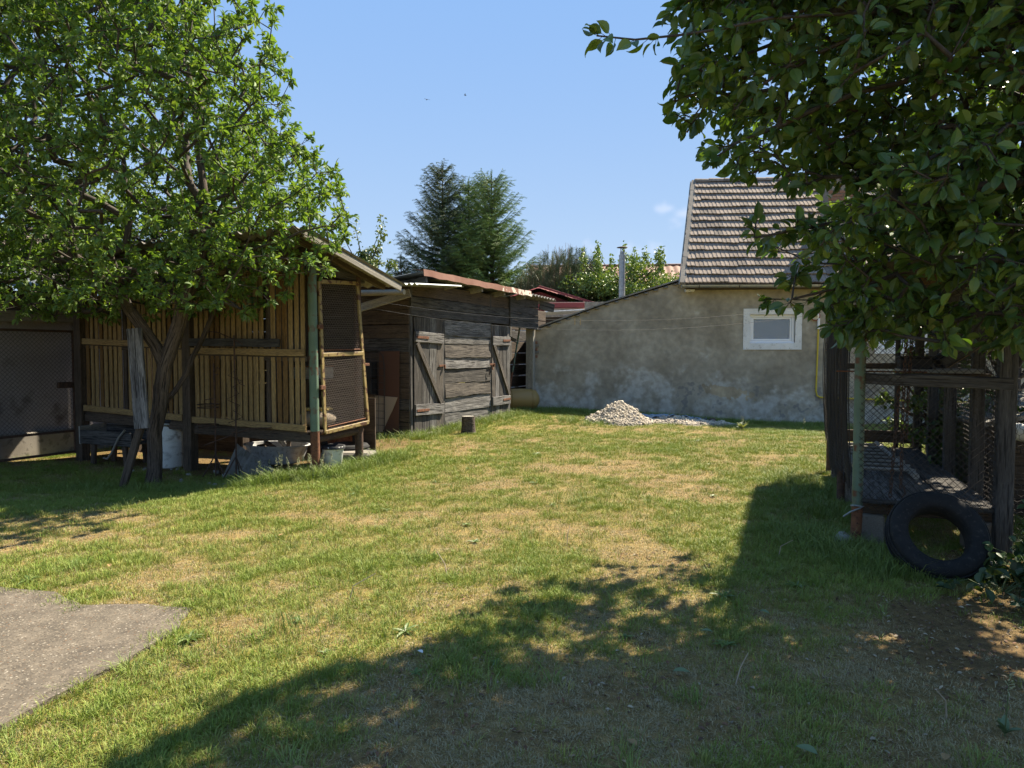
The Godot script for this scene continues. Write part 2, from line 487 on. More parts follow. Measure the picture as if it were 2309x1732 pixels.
func axis_steps(lo, hi, step, far) -> Array:
	var out = []
	var p = lo
	while p <= hi:
		out.append(p); p += step
	var g = step * 2.0
	p = hi
	while p < far:
		p += g; g *= 1.6
		out.append(p)
	g = step * 2.0
	p = lo
	var pre = []
	while p > -far:
		p -= g; g *= 1.6
		pre.push_front(p)
	return pre + out

func build_ground():
	var m = mat("turf", straw_tex(), 0.97, 0.6, 1.35)
	m.uv1_world_triplanar = true
	m.vertex_color_use_as_albedo = true
	var xs = axis_steps(-9.0, 9.0, 0.11, 400.0)
	var ds = axis_steps(0.5, 18.5, 0.11, 400.0)
	var b = MB.new()
	var C = xs.size()
	for d in ds:
		for x in xs:
			var g = greenness(x, d); var s = bare(x, d)
			var c = Color(0.80, 0.765, 0.66).lerp(Color(0.52, 0.64, 0.27), g)
			c = c.lerp(Color(0.42, 0.35, 0.29), s * 0.85)
			b.col = c
			var e = 0.05
			var nn = Vector3(gh(x - e, d) - gh(x + e, d), 2.0 * e, -(gh(x, d - e) - gh(x, d + e))).normalized()
			b.put(P3(x, gh(x, d), d), nn, Vector2.ZERO)
	for i in ds.size() - 1:
		for j in C - 1:
			var a = i * C + j
			for q in [a, a + C, a + C + 1, a, a + C + 1, a + 1]: b.idx.append(q)
	var o = part(self, "ground", b, m)
	o.set_meta("kind", "structure")
	# concrete pad at the left
	var sl = MB.new()
	var poly := PackedVector2Array()
	for i in slab.size():
		var p = slab[i]; var q = slab[(i + 1) % slab.size()]
		var n = maxi(1, int(p.distance_to(q) / 0.06)) if p.x > -4.0 or q.x > -4.0 else 1
		for k in n:
			var w = p.lerp(q, float(k) / n)
			if n > 1: w += Vector2(rng.randf_range(-0.008, 0.008), rng.randf_range(-0.008, 0.008))
			poly.append(w)
	var tris = Geometry2D.triangulate_polygon(poly)
	for i in range(0, tris.size(), 3):
		sl.tri(P3(poly[tris[i]].x, 0.022, poly[tris[i]].y), P3(poly[tris[i + 1]].x, 0.022, poly[tris[i + 1]].y), P3(poly[tris[i + 2]].x, 0.022, poly[tris[i + 2]].y), Vector3.UP)
	for i in poly.size():
		var p = poly[i]; var q = poly[(i + 1) % poly.size()]
		sl.quad(P3(p.x, 0.022, p.y), P3(q.x, 0.022, q.y), P3(q.x, -0.12, q.y), P3(p.x, -0.12, p.y), P3((p.x + q.x) / 2 + 4.0, 0, (p.y + q.y) / 2 - 2.8) * Vector3(1, 0, 1))
	o = part(self, "concrete_pavement", sl, slab_mat())
	o.set_meta("kind", "structure")

func slab_mat():
	var W = 1024
	var s1 = nz(401, 0.006, 5, W, W, W, W)
	var s2 = nz(402, 0.02, 4, W, W, W, W)
	var by := PackedByteArray(); by.resize(W * W * 3)
	var hb := PackedByteArray(); hb.resize(W * W)
	for i in W * W:
		var f = 0.74 + 0.36 * s1[i] / 255.0 + 0.22 * (s2[i] / 255.0 - 0.5)
		by[i * 3] = clampi(int(98 * f), 0, 255); by[i * 3 + 1] = clampi(int(90 * f), 0, 255); by[i * 3 + 2] = clampi(int(78 * f), 0, 255)
		hb[i] = 90
	var r := RandomNumberGenerator.new()
	r.seed = 5
	for k in 16000:
		var x = r.randi() % W; var y = r.randi() % W
		var R = r.randi_range(1, 4)
		var t = r.randf()
		var c = Color8(110, 101, 87) if t < 0.4 else (Color8(82, 73, 61) if t < 0.74 else (Color8(66, 60, 52) if t < 0.88 else (Color8(142, 134, 120) if t < 0.95 else Color8(100, 78, 58))))
		for yy in range(-R, R + 1):
			for xx in range(-R, R + 1):
				if xx * xx + yy * yy * 1.5 > R * R: continue
				var i = posmod(y + yy, W) * W + posmod(x + xx, W)
				by[i * 3] = c.r8; by[i * 3 + 1] = c.g8; by[i * 3 + 2] = c.b8
				hb[i] = 150 + R * 15
	var m = mat("aggregate", [pic(W, W, by), grey(W, W, hb)], 0.95, 0.25, 0.75)
	m.uv1_world_triplanar = true
	return m

# ---------------------------------------------------------------- plastered house with tiled roof
func plaster_mat():
	var W = 1400; var H = 440
	var s1 = nz(501, 0.008, 5, W, H, W, H)
	var s2 = nz(502, 0.010, 5, W, H, W, H)
	var s3 = nz(503, 0.05, 4, W, H, W, H)
	var s4 = nz(504, 0.02, 4, W, 60, W, H)
	var by := PackedByteArray(); by.resize(W * H * 3)
	var hb := PackedByteArray(); hb.resize(W * H)
	var A = b8(Color(0.25, 0.218, 0.163)); var B = b8(Color(0.37, 0.333, 0.26)); var E = b8(Color(0.48, 0.47, 0.435)); var D = b8(Color(0.125, 0.12, 0.115)); var K = b8(Color(0.37, 0.30, 0.20))
	for j in H:
		var y = 3.6 - j * 4.4 / H
		for i in W:
			var t = -4.0 + i * 14.0 / W
			var q = j * W + i
			var a = s1[q] / 255.0; var e = s2[q] / 255.0; var f = s3[q] / 255.0; var w = s4[q] / 255.0
			var c = A.lerp(B, clampf((a - 0.5) * 1.5 + 0.45, 0, 1))
			# salt bloom: blotchy, with ragged outlines, low on the wall
			var reach = sst(1.75, 0.55, y + (0.0 if t < 0.6 else 0.45 * sst(0.6, 1.6, t)))
			var bl = clampf((e * 0.80 + f * 0.30 + w * 0.25 - 0.98 + 0.46 * reach) * 3.2, 0.0, 1.0) * 0.62
			c = c.lerp(E, bl)
			# damp spots near the foot, right of the pile
			var dm = clampf((f * 0.6 + (1.0 - e) * 0.6 - 0.72) * 8.0, 0.0, 1.0) if y < 0.55 + 0.3 * a and t > -0.4 else 0.0
			c = c.lerp(D, dm * 0.6)
			# patch of fallen render
			var px = (t - 1.05) / 0.62; var py = (y - 0.52 + 0.12 * px) / 0.15
			if px * px + py * py + (f - 0.5) * 1.6 + (e - 0.5) < 0.85: c = K * (0.85 + 0.3 * w)
			c = c * (0.90 + 0.2 * f)
			by[q * 3] = clampi(int(c.r * 255), 0, 255); by[q * 3 + 1] = clampi(int(c.g * 255), 0, 255); by[q * 3 + 2] = clampi(int(c.b * 255), 0, 255)
			hb[q] = clampi(int(90 + 80 * f + 60 * a - (45 if px * px + py * py + (f - 0.5) * 1.6 + (e - 0.5) < 0.85 else 0)), 0, 255)
	return mat("plaster", [pic(W, H, by), grey(W, H, hb)], 0.96, 1.2)

func wall_top(t) -> float:
	if t >= 0.0: return 3.10
	if t > -1.865: return lerpf(2.653, 3.20, (t + 1.865) / 1.865)
	return lerpf(2.014, 2.653, (t + 3.625) / 1.76)

func tile_mesh(sd) -> ArrayMesh:
	var r := RandomNumberGenerator.new()
	r.seed = sd
	var b = mb()
	var prof = [[0.0, 0.0], [0.012, 0.009], [0.040, 0.010], [0.052, 0.001], [0.102, 0.0], [0.112, 0.008], [0.140, 0.009], [0.152, 0.001], [0.203, 0.0]]
	var L = 0.36; var th = 0.034
	for k in prof.size() - 1:
		var p = prof[k]; var q = prof[k + 1]
		var A = Vector3(p[0], p[1] + 0.055, 0.0); var B = Vector3(q[0], q[1] + 0.055, 0.0)
		var A2 = Vector3(p[0], p[1] + 0.004, -L); var B2 = Vector3(q[0], q[1] + 0.004, -L)
		b.quad(A, B, B2, A2, Vector3.UP)
		b.quad(A, B, B - Vector3(0, th, 0), A - Vector3(0, th, 0), Vector3.BACK)
	b.quad(Vector3(0, 0.055, 0), Vector3(0, 0.004, -L), Vector3(0, -0.012, -L), Vector3(0, 0.021, 0), Vector3.LEFT)
	b.quad(Vector3(0.203, 0.055, 0), Vector3(0.203, 0.006, -L), Vector3(0.203, -0.012, -L), Vector3(0.203, 0.021, 0), Vector3.RIGHT)
	for i in b.v.size(): b.v[i] += Vector3(0, r.randf_range(-0.0015, 0.0015), 0)
	return b.mesh()

func window_parts(h, t0, t1, y0, y1):
	# rendered surround, frame, sash, grey backing sheet and pane
	var wn = Node3D.new()
	wn.name = "window"
	h.add_child(wn, true)
	var fr = mb()
	for e in [[t0 - 0.15, t1 + 0.15, y1, y1 + 0.14], [t0 - 0.15, t1 + 0.15, y0 - 0.15, y0], [t0 - 0.15, t0, y0, y1], [t1, t1 + 0.15, y0, y1]]:
		fr.box(Vector3((e[0] + e[1]) / 2, (e[2] + e[3]) / 2, 0.008), Vector3(e[1] - e[0], e[3] - e[2], 0.028), Basis(), 0.0)
	part(wn, "surround", fr, M.white_paint)
	var sa = mb()
	var w = 0.065
	for e in [[t0, t1, y1 - w, y1], [t0, t1, y0, y0 + w], [t0, t0 + w, y0 + w, y1 - w], [t1 - w, t1, y0 + w, y1 - w]]:
		sa.box(Vector3((e[0] + e[1]) / 2, (e[2] + e[3]) / 2, -0.075), Vector3(e[1] - e[0], e[3] - e[2], 0.06), Basis(), 0.006)
	part(wn, "frame", sa, M.white_frame)
	var s2 = mb()
	w = 0.04
	var a0 = t0 + 0.067; var a1 = t1 - 0.067; var b0 = y0 + 0.067; var b1 = y1 - 0.067
	for e in [[a0, a1, b1 - w, b1], [a0, a1, b0, b0 + w], [a0, a0 + w, b0 + w, b1 - w], [a1 - w, a1, b0 + w, b1 - w]]:
		s2.box(Vector3((e[0] + e[1]) / 2, (e[2] + e[3]) / 2, -0.09), Vector3(e[1] - e[0], e[3] - e[2], 0.05), Basis(), 0.005)
	part(wn, "sash", s2, M.white_frame)
	bxp(wn, "pane", Vector3((a0 + a1) / 2, (b0 + b1) / 2, -0.085), Vector3(a1 - a0 - 2 * w, b1 - b0 - 2 * w, 0.006), M.glass, Basis(), 0.0)
	bxp(wn, "pane_backing", Vector3((a0 + a1) / 2, (b0 + b1) / 2, -0.12), Vector3(a1 - a0 - 2 * w + 0.01, b1 - b0 - 2 * w + 0.01, 0.004), M.pane_grey, Basis(), 0.0)  # opaque sheet behind the glass, gives the pane its grey look
	bxp(wn, "sill", Vector3((t0 + t1) / 2, y0 + 0.01, -0.02), Vector3(t1 - t0, 0.02, 0.05), M.white_frame, Basis(), 0.003)

func build_house():
	var h = thing("house", "old grey plastered house with brown tiled roof and small white framed window", "house", frame(4.155, 0, 17.2, 5.0))
	var b = mb()
	b.uo = Vector2.ZERO
	var wins = [[1.55, 2.61, 1.69, 2.38], [4.59, 5.65, 1.59, 2.2]]
	var xs = [-3.625, -2.8, -1.865, -0.9, -0.001, 0.001, 1.0]
	for w in wins: xs += [w[0], w[1]]
	xs += [3.6, 7.0, 9.5]
	xs.sort()
	var UVf = func(t, y): return Vector2((t + 4.0) / 14.0, (3.6 - y) / 4.4)
	for i in xs.size() - 1:
		var t0 = xs[i]; var t1 = xs[i + 1]
		var bands = [[-0.7, -0.7, wall_top(t0), wall_top(t1 - 0.0001 if t1 > 0.0005 and t0 < 0 else t1)]]
		if t0 < 0.0 and t1 <= 0.0: bands[0][3] = wall_top(minf(t1, -0.0001))
		for w in wins:
			if t0 >= w[0] - 0.001 and t1 <= w[1] + 0.001:
				bands = [[-0.7, -0.7, w[2], w[2]], [w[3], w[3], 3.10, 3.10]]
		for q in bands:
			b.quad(Vector3(t0, q[0], 0), Vector3(t1, q[1], 0), Vector3(t1, q[3], 0), Vector3(t0, q[2], 0), Vector3.BACK, UVf.call(t0, q[0]), UVf.call(t1, q[1]), UVf.call(t1, q[3]), UVf.call(t0, q[2]))
			b.quad(Vector3(t0, q[0], -0.35), Vector3(t1, q[1], -0.35), Vector3(t1, q[3], -0.35), Vector3(t0, q[2], -0.35), Vector3.FORWARD, UVf.call(t0, q[0]), UVf.call(t1, q[1]), UVf.call(t1, q[3]), UVf.call(t0, q[2]))
			b.quad(Vector3(t0, q[2], 0), Vector3(t1, q[3], 0), Vector3(t1, q[3], -0.35), Vector3(t0, q[2], -0.35), Vector3.UP)
	for w in wins:
		for e in [[w[0], Vector3.RIGHT], [w[1], Vector3.LEFT]]:
			b.quad(Vector3(e[0], w[2], 0), Vector3(e[0], w[3], 0), Vector3(e[0], w[3], -0.35), Vector3(e[0], w[2], -0.35), e[1])
		for e in [[w[2], Vector3.UP], [w[3], Vector3.DOWN]]:
			b.quad(Vector3(w[0], e[0], 0), Vector3(w[1], e[0], 0), Vector3(w[1], e[0], -0.35), Vector3(w[0], e[0], -0.35), e[1])
	b.quad(Vector3(-3.625, -0.7, 0), Vector3(-3.625, 2.014, 0), Vector3(-3.625, 2.014, -0.35), Vector3(-3.625, -0.7, -0.35), Vector3.LEFT)
	# low left side wall, back wall and the gable over the lean-to roof
	b.box(Vector3(-3.45, 0.65, -2.0), Vector3(0.33, 2.7, 3.29))
	b.box(Vector3(3.0, 1.2, -5.6), Vector3(13.2, 3.8, 0.3))
	b.box(Vector3(9.4, 1.2, -2.9), Vector3(0.3, 3.8, 5.0))
	var G = [Vector3(0.02, 2.6, -0.02), Vector3(0.02, 3.12, -0.02), Vector3(0.70, 6.12, -2.67), Vector3(1.4, 3.12, -5.4), Vector3(1.4, 2.0, -5.4), Vector3(0.3, 2.0, -1.2)]
	var off = Vector3(0.25, 0, 0)
	for k in [[0, 1, 2], [0, 2, 5], [5, 2, 4], [4, 2, 3]]:
		b.tri(G[k[0]], G[k[1]], G[k[2]], Vector3.LEFT)
		b.tri(G[k[0]] + off, G[k[1]] + off, G[k[2]] + off, Vector3.RIGHT)
	part(h, "wall", b, plaster_mat())
	for w in wins: window_parts(h, w[0], w[1], w[2], w[3])
	# fallen corner: bare stones and brick at the left edge
	for k in 5:
		bxp(h, "corner_brick", Vector3(-3.60 + 0.02 * (k % 2), 1.38 + k * 0.085, 0.005), Vector3(0.13 + 0.04 * (k % 2), 0.065, 0.05), M.brick if k % 2 == 0 else M.concrete, Basis(Vector3(0, 0, 1), rng.randf_range(-0.1, 0.1)), 0.01)
	# sheet roof over the low part
	var lr = Node3D.new(); lr.name = "lean_to_roof"; h.add_child(lr, true)
	var pts = [[-3.78, 1.985], [-1.865, 2.675], [-0.02, 3.235]]
	for s in 2:
		var p = pts[s]; var q = pts[s + 1]
		var m = mb()
		m.quad(Vector3(p[0], p[1] + 0.035, 0.09), Vector3(q[0], q[1] + 0.035, 0.09), Vector3(q[0], q[1] + 0.035, -5.5), Vector3(p[0], p[1] + 0.035, -5.5), Vector3.UP)
		m.quad(Vector3(p[0], p[1], 0.09), Vector3(q[0], q[1], 0.09), Vector3(q[0], q[1], -5.5), Vector3(p[0], p[1], -5.5), Vector3.DOWN)
		m.quad(Vector3(p[0], p[1], 0.09), Vector3(q[0], q[1], 0.09), Vector3(q[0], q[1] + 0.035, 0.09), Vector3(p[0], p[1] + 0.035, 0.09), Vector3.BACK)
		if s == 0: m.quad(Vector3(p[0], p[1], 0.09), Vector3(p[0], p[1] + 0.035, 0.09), Vector3(p[0], p[1] + 0.035, -5.5), Vector3(p[0], p[1], -5.5), Vector3.LEFT)
		part(lr, "roof_sheet", m, M.sheet)
	for k in 15:
		var t = -3.5 + k * 0.235
		var m = mb()
		m.lathe([Vector2(0.001, 0.03), Vector2(0.045, 0.02), Vector2(0.05, -0.015), Vector2(0.02, -0.035), Vector2(0.001, -0.037)], 7, Transform3D(Basis(Vector3(0, 0, 1), 0.34).scaled(Vector3(1.3, 0.7, 0.8)), Vector3(t, wall_top(t) - 0.028, 0.03)))
		part(lr, "mortar_lump", m, M.concrete)
	# main roof
	var rf = Node3D.new(); rf.name = "roof"; h.add_child(rf, true)
	var E = Vector3(-0.06, 3.10, 0.28); var run = 2.95; var rise = 3.09
	var sl = sqrt(run * run + rise * rise)
	var up = Vector3(0, rise, -run) / sl
	var nrm = Vector3(0, run, rise) / sl
	var bas = Basis(Vector3.RIGHT, nrm, -up)
	var deck = mb()
	deck.quad(E - nrm * 0.01, E + Vector3(9.6, 0, 0) - nrm * 0.01, E + Vector3(9.6, 0, 0) + up * sl - nrm * 0.01, E + Vector3(0.71, 0, 0) + up * sl - nrm * 0.01, nrm)
	var rd = E + Vector3(0.71, 0, 0) + up * sl
	deck.quad(rd, rd + Vector3(8.9, 0, 0), Vector3(9.5, 2.95, -5.9), Vector3(1.45, 2.95, -5.9), Vector3(0, 1, -1))
	part(rf, "roof_deck", deck, M.tile_c)
	var tm = [tile_mesh(1), tile_mesh(2), tile_mesh(3)]
	var tmats = [M.tile_a, M.tile_b, M.tile_c, M.tile_d, M.tile_a, M.tile_b]
	var rest = MB.new()
	for r in 14:
		var s = r * 0.305
		var t0 = 0.02 + 0.71 * s / sl
		for j in 44:
			var sag = 0.014 * sin(r * 1.7 + j * 0.5) + 0.016 * sin(j * 0.23 + 1.0 + 0.2 * r) + (0.03 if rng.randf() < 0.04 else 0.0)
			var o = E + up * (s - 0.03 + sag + rng.randf_range(-0.014, 0.014)) + Vector3(t0 + j * 0.2035 + 0.05 * (r % 2) * 0.0, 0, 0) + nrm * rng.randf_range(0.0, 0.006)
			var xf = Transform3D(bas.rotated(nrm, rng.randf_range(-0.012, 0.012)), o)
			if t0 + j * 0.2035 > 9.4: break
			if j < 21:
				var ti = rng.randi() % 3
				part(rf, "tile", tm[ti], tmats[rng.randi() % 6], xf)
			else:
				var k0 = rest.v.size()
				var A = tm[0].surface_get_arrays(0)
				for q in A[Mesh.ARRAY_VERTEX].size():
					rest.put(xf * A[Mesh.ARRAY_VERTEX][q], xf.basis * A[Mesh.ARRAY_NORMAL][q], Vector2.ZERO)
				for q in A[Mesh.ARRAY_INDEX]: rest.idx.append(k0 + q)
	stuff(rf, "far_tiles", rest, M.tile_a)
	# ridge caps and the mortared verge
	for k in 20:
		var m = mb()
		m.lathe([Vector2(0.10, 0.0), Vector2(0.112, 0.02), Vector2(0.10, 0.40)], 8, Transform3D(Basis(Vector3(0, 0, 1), -PI / 2) * Basis(Vector3.UP, -PI / 2), rd + Vector3(k * 0.38, -0.03 + rng.randf_range(-0.008, 0.008), 0)), PI)
		part(rf, "ridge_cap", m, tmats[k % 4])
	var vg = mb()
	for k in 9:
		var f0 = k / 9.0; var f1 = (k + 1) / 9.0
		var p = E + Vector3(0.71 * f0, 0, 0) + up * sl * f0; var q = E + Vector3(0.71 * f1, 0, 0) + up * sl * f1
		vg.plank(p + nrm * 0.01 + Vector3(-0.02, 0, 0), q + nrm * 0.01 + Vector3(-0.02, 0, 0), Vector3.RIGHT, 0.14, 0.075, 0.012, 2, rng)
	part(rf, "verge_mortar", vg, M.concrete)
	var bargeb = mb()
	bargeb.plank(E + Vector3(-0.11, -0.05, 0), E + Vector3(0.60, -0.05, 0) + up * sl, nrm, 0.13, 0.025, 0.004, 6, rng)
	part(rf, "barge_board", bargeb, M.pale_wood)
	# chimney
	var ch = Node3D.new(); ch.name = "chimney"; rf.add_child(ch, true)
	bxp(ch, "stack", Vector3(3.95, 5.0, -1.05), Vector3(0.75, 1.9, 0.55), M.concrete, Basis(), 0.01)
	for k in 9:
		bxp(ch, "brick", Vector3(3.7 + (k % 3) * 0.26 + 0.1 * (k / 3 % 2), 5.25 + (k / 3) * 0.085, -0.768), Vector3(0.24, 0.07, 0.02), M.brick, Basis(), 0.006)
	# gutter
	var gu = mb()
	var G2 = []
	for i in 2:
		var row = []
		for k in 9:
			var a = PI * k / 8
			row.append(Vector3(-0.13 if i == 0 else 9.5, 3.055 - 0.055 * sin(a) - (0.0 if i == 0 else 0.05), 0.40 - 0.062 * cos(a)))
		G2.append(row)
	gu.grid(G2)
	var G3 = []
	for r in G2:
		var row = []
		for p in r: row.append(p + Vector3(0, 0.004, 0))
		G3.append(row)
	gu.grid(G3, null, 1, 1, true)
	for k in range(1, 8): gu.tri(G2[0][0], G2[0][k], G2[0][k + 1], Vector3.LEFT)
	var gp = part(h, "gutter", gu, M.galvanised)
	for k in 9:
		var t = 0.28 + k * 0.92
		var m = mb()
		var cp = []
		for q in 9:
			var a = PI * q / 8
			cp.append(Vector3(t, 3.055 - 0.006 * t - 0.060 * sin(a), 0.40 - 0.068 * cos(a)))
		m.tube(cp, 0.009, 4)
		part(gp, "bracket", m, M.wire_dark)
	bxp(h, "eave_corbel", Vector3(0.11, 2.965, 0.10), Vector3(0.22, 0.085, 0.2), M.white_paint, Basis(Vector3(0, 0, 1), 0.06), 0.015)
	bxp(h, "eave_board", Vector3(4.7, 2.985, 0.17), Vector3(9.4, 0.025, 0.34), M.brown_wood, Basis(), 0.003)
	# gas pipe with its regulator cap
	var W = frame(4.155, 0, 17.2, 5.0)
	var gpn = thing("gas_pipe", "thin yellow gas pipe bending along the plastered wall beside white window", "pipe", W)
	var pl = [Vector3(3.13, 2.03, 0.05), Vector3(3.115, 1.2, 0.05), Vector3(3.10, 0.56, 0.05), Vector3(3.125, 0.45, 0.05), Vector3(3.20, 0.405, 0.05), Vector3(3.45, 0.395, 0.05), Vector3(5.4, 0.33, 0.05), Vector3(8.5, 0.28, 0.05)]
	tub(gpn, "pipe", pl, 0.021, M.gas_yellow)
	tub(gpn, "riser_cover", [Vector3(3.13, 2.03, 0.05), Vector3(3.135, 2.28, 0.05)], 0.03, M.white_frame)
	for p in [Vector3(3.12, 1.5, 0.03), Vector3(3.11, 0.9, 0.03), Vector3(4.3, 0.368, 0.03)]:
		bxp(gpn, "clip", p, Vector3(0.06, 0.02, 0.05), M.wire, Basis(), 0.003)
	var lp = thing("wall_insulator", "small white porcelain insulator with red rim on the plastered wall above the gas pipe", "insulator", W * Transform3D(Basis(), Vector3(3.05, 2.34, 0.0)))
	var lm = mb()
	lm.lathe([Vector2(0.0, 0.0), Vector2(0.10, 0.0), Vector2(0.11, 0.04), Vector2(0.07, 0.09), Vector2(0.0, 0.11)], 14, Transform3D(Basis(Vector3.RIGHT, PI / 2), Vector3.ZERO))
	part(lp, "body", lm, M.white_paint)
	var lr2 = mb()
	var ring = []
	for k in 17: ring.append(Vector3(0.105 * cos(TAU * k / 16), 0.105 * sin(TAU * k / 16), 0.05))
	lr2.tube(ring, 0.014, 6, false)
	part(lp, "rim", lr2, M.red_metal)

# corrugated sheet: corner o, ridges run along dirL (length), waves across dirW (width)
func corrugated(m: MB, o: Vector3, dirW: Vector3, dirL: Vector3, w, l, pitch := 0.076, amp := 0.011, thick := 0.006):
	var up = dirW.cross(dirL).normalized()
	if up.y < 0: up = -up
	var n = int(w / pitch * 6.0)
	for side in 2:
		var P = []
		for i in [0, 1, 2, 3]:
			var row = []
			for k in n + 1:
				var x = w * k / n
				row.append(o + dirW * x + dirL * (l * i / 3.0) + up * (amp * sin(TAU * x / pitch) - thick * side))
			P.append(row)
		var f = dirW.cross(dirL).dot(up) > 0
		m.grid(P, null, 1, 1, f == (side == 1))
	for e in [0.0, l]:
		for k in n:
			var x0 = w * k / n; var x1 = w * (k + 1) / n
			var a = o + dirW * x0 + dirL * e + up * amp * sin(TAU * x0 / pitch)
			var b = o + dirW * x1 + dirL * e + up * amp * sin(TAU * x1 / pitch)
			m.quad(a, b, b - up * thick, a - up * thick, -dirL if e == 0.0 else dirL)

# diamond (chain link) wire over a rectangle
func chain_link(m: MB, o: Vector3, du: Vector3, dv: Vector3, w, h, cell, r, sides := 3):
	var nd = du.cross(dv).normalized()
	var nu = int(w / cell); var nv = int(h / cell)
	for i in range(-nv, nu + 1):
		for s in 2:
			# wires zigzag upward: one family each way
			var a: Vector2; var b: Vector2
			var x0 = i * cell
			if s == 0:
				a = Vector2(x0, 0); b = Vector2(x0 + h, h)
			else:
				a = Vector2(x0 + h, 0); b = Vector2(x0, h)
			# clip to the rectangle
			var t0 = 0.0; var t1 = 1.0
			var dx = b.x - a.x
			var ta = (0.0 - a.x) / dx; var tb = (w - a.x) / dx
			t0 = maxf(t0, minf(ta, tb)); t1 = minf(t1, maxf(ta, tb))
			if t1 - t0 < 0.01: continue
			var p = a.lerp(b, t0); var q = a.lerp(b, t1)
			var L = p.distance_to(q)
			var n = maxi(1, int(L / (cell * 1.414)))
			var pts = []
			for k in n + 1:
				var c = p.lerp(q, float(k) / n)
				pts.append(o + du * c.x + dv * c.y + nd * (0.004 * (1 if (k + s) % 2 else -1) + 0.012 * sin(c.x * 4.0 + c.y * 3.0)) + du * 0.004 * sin(c.y * 31.0 + i))
			m.tube(pts, r, sides, false)

func hex_net(m: MB, o: Vector3, du: Vector3, dv: Vector3, w, h, c, r, slack := 0.0):
	var nd = du.cross(dv).normalized()
	var sx = c * 0.5; var sy = c * 0.2887
	var rows = int(h / (sy * 3.0)); var cols = int(w / (sx * 2.0))
	for j in rows:
		for i in cols:
			var x = (i * 2 + (j % 2)) * sx; var y = j * 3.0 * sy
			var f = func(px, py):
				px = clampf(px, 0, w); py = clampf(py, 0, h)
				return o + du * px + dv * py + nd * (slack * sin(px * 9.0 + py * 5.0) * sin(py * 4.0 + 1.0))
			var p0 = f.call(x, y + sy); var p1 = f.call(x + sx, y); var p2 = f.call(x + sx * 2, y + sy); var p3 = f.call(x, y + 3 * sy)
			m.tube([p0, p1], r, 3, false); m.tube([p1, p2], r, 3, false); m.tube([p0, p3], r, 3, false)

